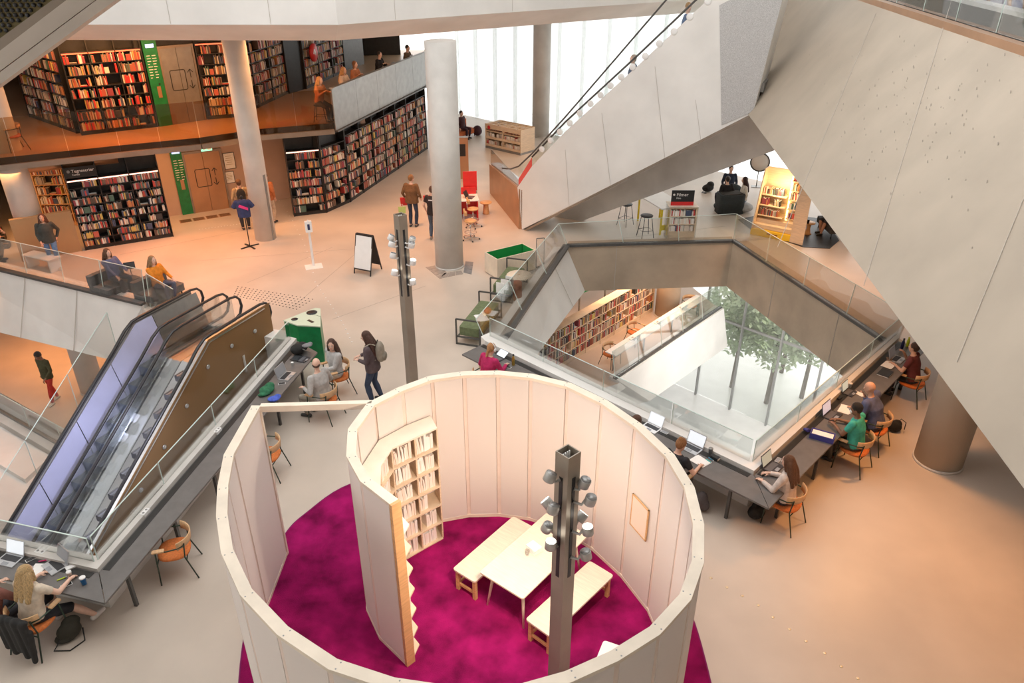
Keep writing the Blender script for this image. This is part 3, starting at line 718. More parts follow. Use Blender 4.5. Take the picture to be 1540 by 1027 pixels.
# curved bookshelf on the inner spiral
inner = [(-1.16, 9.58), (-1.47, 9.32), (-1.78, 9.05), (-1.88, 8.63), (-1.82, 8.19), (-1.62, 7.80), (-1.33, 7.42)]
outer_ = [tuple(p) for p in ri[25:32]]
outer_[0] = (-1.30, 9.93)
SH = 2.30
cs = thing('curved_bookshelf', 'curved plywood bookshelf full of pale paper books inside the pavilion', 'bookshelf', (-1.7, 8.9, .02))
outer_s = [tuple(lerp(V3(inner[i], 0), V3(outer_[i], 0), .93).xy) for i in range(7)]
SHZ = [.04, .40, .78, 1.16, 1.54, 1.92, SH]
for i in range(6):
    q = [inner[i], inner[i + 1], outer_s[i + 1], outer_s[i]]
    for k, z in enumerate(SHZ):
        mb = MB(); mb.prism(q, z - .03 if k else .02, z); part('shelf_board' if k < 6 else 'top_board', mb, M_birch if k < 6 else M_oakr, cs, world=True)
for i in range(6):
    a, b = Vector(inner[i]), Vector(outer_s[i])
    for k in range(6):
        if i in (0, 6) and k: continue
        z0, z1 = (SHZ[k] + .001, SHZ[k + 1] - .031) if i not in (0, 6) else (.05, SH - .031)
        dd = (b - a).normalized() * .01
        mb = MB(); mb.bar(V3(a + dd, z0), V3(a + dd, z1), .022, .022) if False else mb.bar(V3(a + dd, (z0 + z1) / 2), V3(b - dd, (z0 + z1) / 2), .022, z1 - z0); part('divider', mb, M_birch, cs, world=True)

# ------------------------------------------------------------------ books registry
BOOKS = []
def book(base, yaw, th, h, d, col, lab, grp, tilt=0., flat=False):
    """base: point at the spine bottom (front); yaw: direction the spine faces"""
    BOOKS.append((Vector(base), yaw, th, h, d, col, lab, grp, tilt, flat))
def fill_row(a, b, z, hmax, depth, pal, lab, grp, fillr=.85, rnd=random, tmin=.018, tmax=.045, back=None, lean=.12, setback=.02):
    """books between points a->b (front edge, seen from the front a is left) on shelf height z"""
    a = Vector((a[0], a[1])); b = Vector((b[0], b[1])); L = (b - a).length; d = (b - a) / L
    n = Vector((d.y, -d.x))       # towards the viewer for left->right edges
    yaw = math.atan2(n.y, n.x)
    x = .015
    while x < L - tmax:
        if rnd.random() > fillr:
            x += rnd.uniform(.04, .16); continue
        run = rnd.randint(3, 9); rc = rnd.choice(pal); 
        for _ in range(run):
            th = rnd.uniform(tmin, tmax)
            if x + th > L - .015: break
            h = min(hmax, hmax * rnd.uniform(.66, .96))
            col = rc if rnd.random() < .35 else rnd.choice(pal)
            p = a + d * (x + th / 2) - n * (setback + rnd.uniform(0, .02))
            book((p.x, p.y, z), yaw, th * .96, h, min(depth, h * .75), col, lab, grp, 0. if rnd.random() > lean else rnd.uniform(.04, .16))
            x += th
        if rnd.random() < .22 and x < L - .30:      # a face-out or lying book
            w = rnd.uniform(.13, .19); h = min(hmax * .85, w * 1.4)
            p = a + d * (x + .02 + w / 2) - n * .03
            if rnd.random() < .6: book((p.x, p.y, z), yaw, w, h, .025, rnd.choice(pal), lab, grp)
            else: book((p.x, p.y, z), yaw, w * 1.3, .035, .16, rnd.choice(pal), lab, grp, flat=True); x += w * .3
            x += w + .04
PAL = [(.72, .64, .54), (.60, .50, .38), (.55, .06, .05), (.80, .76, .70), (.07, .09, .16), (.34, .10, .06), (.58, .24, .09), (.62, .44, .12), (.20, .12, .08), (.08, .15, .12), (.42, .36, .30), (.30, .06, .08), (.05, .045, .045), (.12, .08, .06), (.5, .12, .08)]
PALP = [(.90, .80, .72), (.92, .84, .78), (.88, .76, .66), (.93, .89, .85), (.86, .72, .62), (.90, .82, .74)]
rb = random.Random(11)
for i in range(6):
    for k in range(6):
        a, b = Vector(inner[i]), Vector(inner[i + 1]); d = (b - a).normalized()
        # seen from inside the pavilion the path runs right to left
        fill_row(b - d * .03, a + d * .03, SHZ[k], .335, .19, PALP, 'paper book on the %s board of the curved plywood shelf, %s bay' % (('lowest', 'second lowest', 'third lowest', 'third highest', 'second highest', 'highest')[k], ('open end', 'second', 'third', 'middle', 'fifth', 'inmost')[i]), 'pale books in the curved pavilion shelf, board %d bay %d' % (k + 1, i + 1), .93, rb, .022, .05, lean=.3, setback=.045)
        if k in (1, 4) and i in (0, 2):
            pass

# ------------------------------------------------------------------ shelf units (black)
def bookshelf(label, p0, p1, z0, h, depth, ncol, rows, pal, blab, bgrp, m=M_dark, back=M_dark, header=.0, rnd=random, led=None, name='bookshelf', fillr=.66, plinth=.10, top=True, skip=()):
    """p0 -> p1: front edge from viewer's left to right"""
    p0 = Vector((p0[0], p0[1])); p1 = Vector((p1[0], p1[1])); L = (p1 - p0).length; d = (p1 - p0) / L; n = Vector((d.y, -d.x))
    root = thing(name, label, 'bookshelf', (p0.x, p0.y, z0), math.atan2(d.y, d.x))
    # local: x along, y back(+), z up
    th = .03
    for i in range(ncol + 1):
        x = L * i / ncol; x = min(max(x, th / 2), L - th / 2)
        mb = MB(); mb.box((x, depth / 2, h / 2), (th, depth, h)); part('upright', mb, m, root)
    mb = MB(); mb.box((L / 2, depth - .01, h / 2), (L - .002, .016, h - .002)); part('back_panel', mb, back, root)
    mb = MB(); mb.box((L / 2, depth / 2 + .01, plinth / 2), (L - .004, depth - .03, plinth)); part('plinth', mb, m, root)
    hs = h - header; zs = [plinth + (hs - plinth) * k / rows for k in range(rows)] + [hs, h]
    for i in range(ncol):
        x0, x1 = L * i / ncol + th / 2 + .001, L * (i + 1) / ncol - th / 2 - .001
        for k, z in enumerate(zs):
            if header == 0 and k == len(zs) - 2: continue
            mb = MB(); mb.box(((x0 + x1) / 2, depth / 2, z - .012 if k else z + .012), (x1 - x0, depth - .02, .024)); part('shelf_board', mb, m, root)
        for k in range(rows):
            if (i, k) in skip: continue
            a = p0 + d * (x0 + .01) ; b = p0 + d * (x1 - .01)
            zz = z0 + zs[k] + (.025 if k == 0 else .001)
            fill_row(a, b, zz, (zs[k + 1] - zs[k]) - .045, depth - .06, pal, blab, bgrp, fillr, rnd)
        if led:
            mb = MB(); mb.box(((x0 + x1) / 2, .03, hs - .045), (x1 - x0, .02, .04)); part('shelf_light', mb, led, root)
    return root
M_led = mat('warm_shelf_light', (1.0, .55, .42), .5, emit=2.2)
M_ledr = mat('red_shelf_light', (1.0, .16, .07), .5, emit=1.6)
rb = random.Random(21)
s0, s1 = G2(128.6, 377), G2(261.4, 355.7)
shL = bookshelf('black comics bookshelf with a lit pink strip left of the lift', s0, s1, 0, 2.92, .34, 3, 8, PAL, 'book standing in the black comics shelf left of the lift', 'books in the comics shelf', rnd=rb, led=M_led, header=.62, fillr=.6)
c0, c1, c2, c3 = G2(442.6, 326), G2(492, 320), G2(528, 304), G2(643.6, 224)
c1b = G2(514, 317)
bookshelf('black bookshelf with a lit top strip right of the lift lobby', c0, c1, 0, 2.9, .34, 1, 7, PAL, 'book in the narrow black shelf right of the lift lobby', 'books right of the lift lobby', rnd=rb, led=M_led, header=.55)
bookshelf('black corner bookshelf bay where the shelf wall turns', lerp(V3(c1, 0), V3(c2, 0), .02), c2, 0, 2.9, .30, 1, 7, PAL, 'book in the corner bay of the black shelf wall', 'books in the corner bay', rnd=rb, header=.55, fillr=.7)
bookshelf('long black bookshelf wall under the grey metal balcony', lerp(V3(c2, 0), V3(c3, 0), .003), c3, 0, 2.95, .32, 7, 7, PAL, 'book in the long black shelf wall under the grey balcony', 'books in the long shelf wall', rnd=rb, header=.45, fillr=.72)
# mezzanine shelves
z3 = MZ
u0, u1 = G2(123, 204, z3), G2(238, 191, z3)
dd = (Vector(u1) - Vector(u0)).normalized()
bookshelf('black upper bookshelf left of the upper lift with red bound books', u0, u1, z3, 3.0, .34, 3, 7, PAL + [(.7, .04, .04)] * 3, 'book in the upper black shelf left of the lift', 'books in the upper shelf left of the lift', rnd=rb, header=.5, led=M_ledr)
bookshelf('black side bookshelf on the balcony behind the dark sloping beam', G2(44, 176, z3), lerp(V3(u0, 0), V3(G2(44, 176, z3), 0), .1), z3, 3.0, .32, 3, 7, PAL, 'book in the side shelf of the balcony', 'books in the balcony side shelf', rnd=rb, header=.4)
u2, u3 = G2(313, 180, z3), G2(360, 176, z3)
bookshelf('black upper bookshelf right of the upper lift', u2, u3, z3, 3.0, .34, 1, 7, PAL, 'book in the upper shelf right of the lift', 'books in the upper shelf right of the lift', rnd=rb, header=.5, led=M_ledr)
bookshelf('black upper bookshelf turning away behind the thin column', lerp(V3(u3, 0), V3(G2(436, 140, z3), 0), .02), G2(436, 140, z3), z3, 3.0, .32, 3, 7, PAL, 'book in the upper shelf behind the thin column', 'books in the upper shelf behind the column', rnd=rb, header=.3)
w0, w1 = G2(462, 134, z3), G2(520, 108, z3)
bookshelf('black upper bookshelf behind the round red sign', w0, w1, z3, 3.0, .32, 3, 7, PAL, 'book in the upper shelf behind the red sign', 'books behind the red sign', rnd=rb, header=.3)

# ------------------------------------------------------------------ core walls, lifts
def wallseg(name, a, b, z0, z1, m, th=.16, back=True):
    a = Vector(a); b = Vector(b); d = (b - a).normalized(); n = Vector((-d.y, d.x))
    mb = MB(); mb.prism([tuple(a), tuple(b), tuple(b + n * th), tuple(a + n * th)], z0, z1); return struct(name, mb, m)
e0, e1 = Vector(G2(274, 324)), Vector(G2(345.6, 313)); ed = (e1 - e0).normalized(); en = Vector((-ed.y, ed.x))
wallseg('wall_lift_lower', e0 - ed * 2.2 + en * .12, e1 + ed * 5.6 + en * .12, 0, 2.94, M_pinkwall)
u_e0 = Vector(G2(240, 191, z3)); u_e1 = Vector(G2(313, 180, z3)); ud_ = (u_e1 - u_e0).normalized(); un = Vector((-ud_.y, ud_.x))
wallseg('wall_lift_upper', u_e0 - ud_ * .2 + un * .12, u_e1 + ud_ * .2 + un * .12, MZ, 6.48, M_dark)
wallseg('wall_core_left', Vector(s0) + Vector((-1.5, -.95)), Vector(s0) + Vector((-.1, -.02)), 0, 1.35, mat('brown_stair_wall', (.42, .26, .13), .5, nscale=1, namt=.12))
wallseg('wall_core_back', (-26, 40.2), (-6, 43), MZ, 6.48, M_dark)
wallseg('wall_core_deep', (-26, 33), (-6.5, 36.5), 0, 2.94, M_dark)
wallseg('wall_upper_dark', G2(436, 141, z3), G2(462, 133, z3), MZ, 6.48, M_dark)
wallseg('wall_upper_panel', G2(520, 106, z3), G2(548, 96, z3), MZ, 5.8, M_darkg)
def lift(label, p, d, n, w, h, z0, gx0, gx1):
    """p: left foot of the door; d along, n backwards"""
    root = thing('lift_door', label, 'lift', (p.x, p.y, z0), math.atan2(d.y, d.x))
    for k in range(2):
        mb = MB(); mb.box((w * (.25 + .5 * k), .06, h / 2), (w / 2 - .012, .05, h)); part('door_leaf', mb, M_copper if z0 < 1 else M_grey, root)
    for xx, ww, zz, hh in ((-.03, .06, h / 2, h), (w + .03, .06, h / 2, h)):
        mb = MB(); mb.box((xx, .05, zz), (ww, .08, hh)); part('jamb', mb, M_bronze, root)
    mb = MB(); mb.box((w / 2, .05, h + .04), (w + .12, .08, .08)); part('head', mb, M_bronze, root)
    # pictogram: rounded car outline and two arrows
    mb = MB(); cx, cz = w * .42, h * .58; rr = .05
    pts = []
    for (sx, sz, a0) in ((1, 1, 0), (-1, 1, 90), (-1, -1, 180), (1, -1, 270)):
        for t in (0, 45, 90):
            a = math.radians(a0 + t); pts.append((cx + sx * .20 + rr * math.cos(a), .033, cz + sz * .27 + rr * math.sin(a)))
    mb.tube(pts, .014, 6, closed=True)
    part('car_outline', mb, M_black, root)
    for s in (1, -1):
        mb = MB(); x = cx + .42; z = cz + s * .17
        mb.bar((x, .033, z - s * .13), (x, .033, z + s * .13), .022, .012, up=(0, 1, 0))
        for q in (-1, 1): mb.bar((x, .033, z + s * .14), (x + q * .09, .033, z + s * .04), .022, .012, up=(0, 1, 0))
        part('arrow', mb, M_black, root)
    mb = MB(); mb.box(((gx0 + gx1) / 2, .07, (h + .5) / 2), (gx1 - gx0, .06, h + .5)); gpn = part('green_panel', mb, M_green, root)
    mb = MB(); mb.box(((gx0 + gx1) / 2, .035, h + .12), (.26, .012, .11)); part('floor_display', mb, mat('blue_display', (.45, .55, 1.0), .4, emit=1.6), gpn)
    mb = MB(); mb.box(((gx0 + gx1) / 2 + .02, .035, 1.1), (.12, .012, .36)); part('call_plate', mb, M_copper, gpn)
    mb = MB(); mb.cyl((0, 0, 0), .03, .01, 10); mb.v = [Vector((gx0 + .29 + a.x, .03 - a.z, 1.35 + a.y)) for a in mb.v]; part('call_button', mb, M_black, gpn)
    rr_ = random.Random(5)
    for k in range(9):      # floor directory: columns of small white lines
        mb = MB()
        for q in range(2):
            wd = rr_.uniform(.06, .14); mb.box((gx0 + .06 + q * .17 + wd / 2, .037, h - .18 - k * .085), (wd, .004, .022))
        part('directory_line', mb, M_paper, gpn)
    return root
lw = (e1 - e0).length
lift('copper lift doors with black car symbol and green panel on the main floor', e0 + ed * .47, ed, en, lw - .47, 2.15, 0, -.44, -.05)
p = u_e0 + ud_ * .52
lift('grey upper lift doors with black car symbol and green panel on the balcony', p, ud_, un, (u_e1 - u_e0).length - .62, 2.42, MZ, -.50, -.05)
# lobby: ceiling sign band with white pictograms, exit sign, posters
sg = thing('wayfinding_band', 'dark ceiling band with small white pictograms above the lower lift', 'sign', (e0.x - en.x * .9, e0.y - en.y * .9, 2.62), math.atan2(ed.y, ed.x))
mb = MB(); mb.box((1.6, 0, .14), (3.6, .06, .26)); part('band', mb, M_bronze, sg)
rr_ = random.Random(9)
for k, x in enumerate((.25, .60, .95, 1.75, 1.95, 2.15, 2.75)):
    mb = MB()
    if k < 3:
        for q in range(3): mb.box((x - .07 + .06 * q, -.034, .12 + .03 * q), (.06, .008, .02)); mb.box((x - .04 + .06 * q, -.034, .135 + .03 * q), (.02, .008, .05))
    else:
        mb.cyl((0, 0, 0), .022, .008, 10); mb.v = [Vector((x + a.x, -.03 - a.z, .20 + a.y)) for a in mb.v]; mb.box((x, -.034, .13), (.05, .008, .08))
    part('pictogram', mb, M_paper, sg)
ex = thing('exit_sign', 'small lit green and white exit sign hanging above the lift lobby', 'sign', (e1.x - ed.x * .55 - en.x * .98, e1.y - ed.y * .55 - en.y * .98, 2.42), math.atan2(ed.y, ed.x))
mb = MB(); mb.box((0, 0, .1), (.36, .05, .18)); part('housing', mb, mat('exit_green', (.25, .85, .60), .4, emit=1.2), ex)
mb = MB(); mb.box((.09, -.028, .1), (.13, .006, .11)); part('door_symbol', mb, M_white, ex)
mb = MB(); mb.ell((-.04, -.028, .15), (.018, .004, .018)); mb.bar((-.04, -.028, .13), (-.07, -.028, .07), .03, .006, up=(0, 1, 0)); mb.bar((-.05, -.028, .08), (-.01, -.028, .035), .02, .006, up=(0, 1, 0)); mb.bar((-.07, -.028, .08), (-.12, -.028, .05), .02, .006, up=(0, 1, 0)); part('running_figure', mb, M_white, ex)
for (x, z, w, h, l) in ((.30, 1.72, .38, .58, 'large white notice with a floor plan on the pinkish wall'), (.22, 1.12, .30, .42, 'small framed white notice below the floor plan')):
    q = e1 + ed * (x) + en * .085
    t = thing('wall_notice', l, 'notice', (q.x, q.y, z), math.atan2(ed.y, ed.x))
    mb = MB(); mb.box((0, .012, 0), (w, .016, h)); part('sheet', mb, M_paper, t)
    mb = MB()
    for k in range(5): mb.box((-.02 + .02 * (k % 2), .002, h * .3 - k * h * .13), (w * (.5 + .1 * (k % 3)), .003, .02))
    part('print', mb, mat('faded_print', (.55, .48, .35), .8), t)
    mb = MB()
    for sx in (-1, 1): mb.box((sx * w / 2, .01, 0), (.018, .022, h + .02))
    for sz in (-1, 1): mb.box((0, .01, sz * h / 2), (w + .02, .022, .018))
    part('frame', mb, M_darkg, t)
# pinkish side wall right of the column
wallseg('wall_lobby_right', G2(408, 292), G2(436, 279), 0, 2.9, M_pinkwall)
# floor grille in front of the lift
gr = thing('floor_grille', 'slotted metal floor grille in front of the lower lift', 'grille', (*G2(318, 325), 0), math.atan2(ed.y, ed.x))
for k in range(4):
    mb = MB(); mb.box((-.9 + k * .45, -.1, .004), (.40, .34, .008)); pl = part('grille_plate', mb, M_copper, gr)
    mb = MB()
    for q in range(6): mb.box((-.9 + k * .45, -.23 + q * .052, .0085), (.34, .018, .003))
    part('slots', mb, M_dark, pl)
# 'Tegneserier' header on the comics shelf
def text(name, s, size, loc, rz, rx, m, parent, ext=.003):
    cu = bpy.data.curves.new(name, 'FONT'); cu.body = s; cu.size = size; cu.extrude = ext; cu.align_x = 'LEFT'
    to = bpy.data.objects.new(name, cu); COL.objects.link(to)
    dg = bpy.context.evaluated_depsgraph_get(); me = bpy.data.meshes.new_from_object(to.evaluated_get(dg)); bpy.data.objects.remove(to)
    me.materials.clear(); me.materials.append(m)
    o = bpy.data.objects.new(name, me); COL.objects.link(o); o.location = loc; o.rotation_euler = (rx, 0, rz); o.parent = parent
    return o
mb = MB(); mb.box((.46, .012, 2.52), (.86, .016, .34)); hd = part('header_board', mb, M_dark, shL)
text('lettering', 'Tegneserier', .13, (.22, .0, 2.52), 0, math.pi / 2, M_paper, hd)
text('lettering', 'Comics', .07, (.22, .0, 2.43), 0, math.pi / 2, M_paper, hd)
mb = MB(); mb.cyl((0, 0, 0), .045, .006, 16); mb.v = [Vector((.14 + a.x, .0 - a.z, 2.565 + a.y)) for a in mb.v]; part('round_emblem', mb, M_grey, hd)

# mezzanine edge: bronze glass panels over the slab front, grey metal parapet
for i in range(len(mz_edge) - 3 + 1):
    a, b = Vector(mz_edge[i]), Vector(mz_edge[i + 1])
    if i >= 5: break
    if i == 0: t = thing('glass_balustrade', 'bronze tinted glass balustrade along the balcony edge', 'balustrade', V3(mz_edge[0], MZ - .35))
    d = (b - a).normalized(); n = Vector((d.y, -d.x)); k = max(1, round((b - a).length / 1.35))
    for q in range(k):
        p, r = a + (b - a) * (q + .006) / k + n * .05, a + (b - a) * (q + .994) / k + n * .05
        mb = MB(); mb.sheet([V3(p, MZ - .18), V3(r, MZ - .18), V3(r, MZ + 1.12), V3(p, MZ + 1.12)], .016); part('pane', mb, G_bronze, t, world=True)
    mb = MB(); mb.bar(V3(a + n * .06, MZ - .27), V3(b + n * .06, MZ - .27), .14, .16); part('edge_profile', mb, M_bronze, t, world=True)
a, b = Vector(mz_edge[5]), Vector(mz_edge[6]); d = (b - a).normalized(); n = Vector((d.y, -d.x))
t = thing('metal_parapet', 'grey sheet metal parapet of the balcony above the long shelf wall', 'parapet', V3(a, MZ - .3))
for q in range(5):
    p, r = a + (b - a) * (q + .003) / 5 + n * .06, a + (b - a) * (q + .997) / 5 + n * .06
    mb = MB(); mb.sheet([V3(p, MZ - .25), V3(r, MZ - .25), V3(r, MZ + 1.14), V3(p, MZ + 1.14)], .04); part('metal_panel', mb, M_grey, t, world=True)
mb = MB(); mb.bar(V3(a + n * .06, MZ + 1.15), V3(b + n * .06, MZ + 1.15), .16, .03); part('cap', mb, M_grey, t, world=True)
mb = MB(); mb.bar(V3(a + n * .08, MZ - .28), V3(b + n * .08, MZ - .28), .16, .05); part('foot_profile', mb, M_darkg, t, world=True)
# ================================================================== PAVILION CONTENTS
def bez_poly(pts, n=6):
    out = []; k = len(pts)
    for i in range(k):
        p0, p1, p2, p3 = [Vector(pts[(i + j - 1) % k]) for j in range(4)]
        for q in range(n):
            t = q / n
            out.append(.5 * ((2 * p1) + (p2 - p0) * t + (2 * p0 - 5 * p1 + 4 * p2 - p3) * t * t + (3 * p1 - p0 - 3 * p2 + p3) * t ** 3))
    return [tuple(p) for p in out]
rug_pts = [(2.72, 7.2), (2.6, 8.5), (2.0, 9.9), (1.0, 10.9), (-.3, 11.5), (-1.7, 11.5), (-3.0, 11.03), (-3.63, 10.24), (-3.88, 9.63), (-3.98, 8.4), (-3.80, 7.1), (-3.35, 5.8), (-2.4, 4.7), (-.9, 4.2), (.6, 4.25), (1.9, 4.95), (2.58, 6.0)]
rp = bez_poly(rug_pts)
M_rug = mat('magenta_pile', (.40, .010, .135), .95, nscale=2.2, namt=.55, bump=.9, bscale=120, spec=.1)
mb = MB(); mb.prism(rp, .0, .02)
rug = single('carpet', mb, M_rug, 'deep magenta pile carpet on the floor inside and around the round pavilion', 'carpet', origin=(-.6, 7.6, 0))
mb = MB(); mb.tube([V3(p, .012) for p in rp], .014, 6, closed=True); part('edge_binding', mb, mat('carpet_binding', (.25, .01, .13), .9), rug, world=True)

def rounded_rect(c4, r=.05, n=4):
    """corners (3-D, in order) -> rounded outline"""
    out = []
    for i in range(4):
        p = Vector(c4[i]); a = Vector(c4[i - 1]); b = Vector(c4[(i + 1) % 4])
        da = (a - p).normalized() * r; db = (b - p).normalized() * r
        for q in range(n + 1):
            t = q / n; s = p + da; e = p + db
            out.append((s * (1 - t) ** 2 + p * 2 * t * (1 - t) + e * t * t))
    return out
def four(pts, z): return [G(x, y, z) for x, y in pts]
def square_up(l, w, b):
    return None
# table
L_, B_, T_ = G(720.8, 860, .74), G(785, 902, .74), G(822, 771, .74)
lx = (T_ - L_); wx = (B_ - L_); wx = wx - lx * (wx.dot(lx) / lx.length_squared)
tab = thing('table', 'long pale wooden table with splayed legs on the magenta carpet', 'table', (L_ + (lx + wx) / 2).xy.to_3d() + Vector((0, 0, .02)), math.atan2(lx.y, lx.x))
ll, ww = lx.length, wx.length
mb = MB(); mb.prism([(p.x, p.y) for p in rounded_rect([(-ll / 2, -ww / 2, 0), (ll / 2, -ww / 2, 0), (ll / 2, ww / 2, 0), (-ll / 2, ww / 2, 0)], .04)], .695, .72); part('table_top', mb, M_pine, tab)
for sx in (-1, 1):
    for sy in (-1, 1):
        mb = MB(); mb.tube([(sx * (ll / 2 - .10), sy * (ww / 2 - .06), 0), (sx * (ll / 2 - .18), sy * (ww / 2 - .14), .694)], [.016, .026], 10); part('leg', mb, M_pine, tab)
for sy in (-1, 1): mb = MB(); mb.box((0, sy * (ww / 2 - .14), .665), (ll - .4, .025, .055)); part('apron', mb, M_pine, tab)
def bench(label, a, b, c):
    a, b, c = G(*a, .45), G(*b, .45), G(*c, .45); lx = c - a; wx = b - a; wx = wx - lx * (wx.dot(lx) / lx.length_squared)
    ll, ww = lx.length, wx.length
    t = thing('bench', label, 'bench', (a + (lx + wx) / 2).xy.to_3d() + Vector((0, 0, .02)), math.atan2(lx.y, lx.x))
    mb = MB(); mb.prism([(p.x, p.y) for p in rounded_rect([(-ll / 2, -ww / 2, 0), (ll / 2, -ww / 2, 0), (ll / 2, ww / 2, 0), (-ll / 2, ww / 2, 0)], .05)], .40, .43); part('seat', mb, M_pine, t)
    for sx in (-1, 1):
        for sy in (-1, 1):
            mb = MB(); mb.box((sx * (ll / 2 - .06), sy * (ww / 2 - .055), .20), (.055, .055, .399)); part('leg', mb, M_pine_o, t)
        mb = MB(); mb.box((sx * (ll / 2 - .06), 0, .12), (.03, ww - .17, .045)); part('stretcher', mb, M_pine_o, t)
    for sy in (-1, 1): mb = MB(); mb.box((0, sy * (ww / 2 - .055), .36), (ll - .18, .03, .06)); part('side_rail', mb, M_pine_o, t)
    mb = MB(); mb.box((0, ww / 2 - .055, .12), (ll - .18, .028, .04)); part('long_stretcher', mb, M_pine_o, t)
    return t
bench('pale wooden bench on the magenta carpet between curved bookshelf and table', (680.6, 855), (712.6, 877), (772, 776))
bench('pale wooden bench on the magenta carpet behind the grey lamp post', (790, 931), (828, 956.5), (887, 843))
# white stool near the wall
a, b, c = G(913, 959, .45), G(945, 970, .45), G(890, 1000, .45)
t = thing('stool', 'white cushion topped stool against the inner wall of the pavilion', 'stool', ((b + c) / 2).xy.to_3d() + Vector((0.02, -.02, .02)), math.atan2((b - a).y, (b - a).x))
mb = MB(); mb.prism([(p.x, p.y) for p in rounded_rect([(-.18, -.2, 0), (.18, -.2, 0), (.18, .2, 0), (-.18, .2, 0)], .05)], .38, .44); part('cushion', mb, M_white, t)
mb = MB(); mb.box((0, 0, .19), (.32, .36, .379)); part('body', mb, M_oakr, t)
# things on the table
mb = MB(); q = G(803, 826, .76)
Rz = Matrix.Rotation(.7, 3, 'Z')
for k in range(5): mb.box((q.x, q.y, .741 + .009 + .018 * k), (.15, .20, .0175), 0, Matrix.Rotation(.7 + .03 * ((k * 7) % 5 - 2), 3, 'Z'))
single('paper_stack', mb, M_paper, 'stack of white paper on the pale table in the pavilion', 'paper')
mb = MB(); q = G(793, 834, .74); mb.lathe((q.x, q.y, .741), [(.028, 0), (.034, .03), (.036, .09), (.033, .09), (.030, .035), (.024, .006), (.001, .006)], 16)
single('drinking_glass', mb, glass('tumbler_glass', (.93, .93, .93), .1), 'clear drinking glass beside the paper stack on the table', 'glass')
# small framed notice on the pavilion wall behind the near lamp post
nq = Vector(ri[19]) ; nd_ = (Vector(ri[18]) - nq).normalized()
nc = V3(nq + nd_ * .35 , 1.55); nin = Vector((-nd_.y, nd_.x, 0)); 
if nin.dot(Vector((-.75, 7.4, 0)) - nc) < 0: nin = -nin
t = thing('wall_notice', 'orange framed notice on the pavilion wall behind the near lamp post', 'notice', nc + nin * .02, math.atan2(nd_.y, nd_.x))
mb = MB(); mb.box((0, 0, 0), (.40, .012, .56)); part('sheet', mb, mat('peach_sheet', (.90, .72, .60), .7), t)
mb = MB()
for sx in (-1, 1): mb.box((sx * .2, 0, 0), (.02, .02, .58))
for sz in (-1, 1): mb.box((0, 0, sz * .28), (.42, .02, .02))
part('frame', mb, M_pine_o, t)

# ================================================================== LAMP POSTS
M_post = mat('taupe_post', (.36, .31, .25), .42, metal=.35, nscale=2, namt=.12)
M_head = mat('grey_lamp_head', (.46, .45, .43), .4, metal=.5, nscale=10, namt=.08)
M_lit = mat('lit_lens', (1.0, .93, .82), .4, emit=5.0)
M_lens = mat('lamp_lens', (.35, .35, .35), .25, metal=.4)
def lamp_post(label, base, h, rz, heads, sc=1., whitehead=False):
    t = thing('lamp_post', label, 'lamp', base, rz)
    w = .178
    mb = MB()      # hollow square tube
    for sx, sy, dx, dy in ((0, -1, w, .012), (0, 1, w, .012), (-1, 0, .012, w - .026), (1, 0, .012, w - .026)):
        mb.box((sx * (w / 2 - .006), sy * (w / 2 - .006), h / 2), (dx, dy, h))
    part('pole', mb, M_post, t)
    mb = MB(); mb.box((0, 0, .01), (.42, .42, .02)); part('base_plate', mb, M_post, t)
    for fx, fy in ((0, -1), (-1, 0), (1, 0), (0, 1)):
        mb = MB(); mb.box((fx * (w / 2 + .002), fy * (w / 2 + .002), h - .95), (.045 if fx == 0 else .006, .045 if fy == 0 else .006, 1.35)); part('slot_track', mb, M_black, t)
    mb = MB()
    for k in range(4): mb.tube([(.02 * k - .03, .01 * k, h - .5), (.02 * k - .02, .015, h - .12), (.03 * k - .05, .02, h - .02)], .008, 6)
    part('cable', mb, M_white, t)
    inv = wm(t).inverted()
    for (pw, lit, tilt) in heads:
        p = inv @ Vector(pw); out = Vector((p.x, p.y, 0)).normalized()
        side = max(abs(p.x), abs(p.y)); a = Vector((math.copysign(w / 2 + .01, p.x) if abs(p.x) >= abs(p.y) else 0, math.copysign(w / 2 + .01, p.y) if abs(p.y) > abs(p.x) else 0, p.z - .06))
        R = (Matrix.Rotation(tilt, 3, out.cross(Vector((0, 0, 1)))) if tilt else Matrix.Identity(3))
        hm = M_white if whitehead else M_head
        mb = MB(); mb.lathe(p, [(.001, -.055), (.050, -.055), (.060, -.045), (.060, .04), (.056, .05), (.054, .046), (.001, .046)], 18, R=R); hd_ = part('lamp_head', mb, hm, t)
        mb = MB(); mb.lathe(p, [(.001, .047), (.053, .047), (.053, .052), (.001, .054)], 16, R=R); part('lens', mb, M_lit if lit else M_lens, hd_)
        mb = MB(); mb.tube([a, a * .5 + p * .5 + Vector((0, 0, -.05)), p - out * .045], .016, 8); part('arm', mb, hm, t)
    return t
def headpts(Y, lst): return [(atY(x, y, Y + dy), lit, tl) for x, y, dy, lit, tl in lst]
PB = (.555, 6.0, .02)
lamp_post('near square grey lamp post with round spot heads standing in the pavilion', PB, 4.50, math.radians(43), headpts(6.0, [
    (827, 717, -.10, 0, .5), (879, 726, -.05, 0, -.3), (888, 752, -.12, 0, -.2), (832, 765, -.14, 0, .3), (824, 757, .12, 1, -.9), (874, 777, .14, 1, -.9), (884, 797, -.12, 1, .1), (823, 793, .05, 0, .4), (828, 819, -.12, 1, .1), (881, 834, -.10, 0, .2)]))
lamp('lamp_post_spot_down', 'SPOT', (.80, 6.35, 3.75), 230, (1.0, .80, .63), .05, target=(.4, 8.4, .3), spot=1.9, blend=.9)
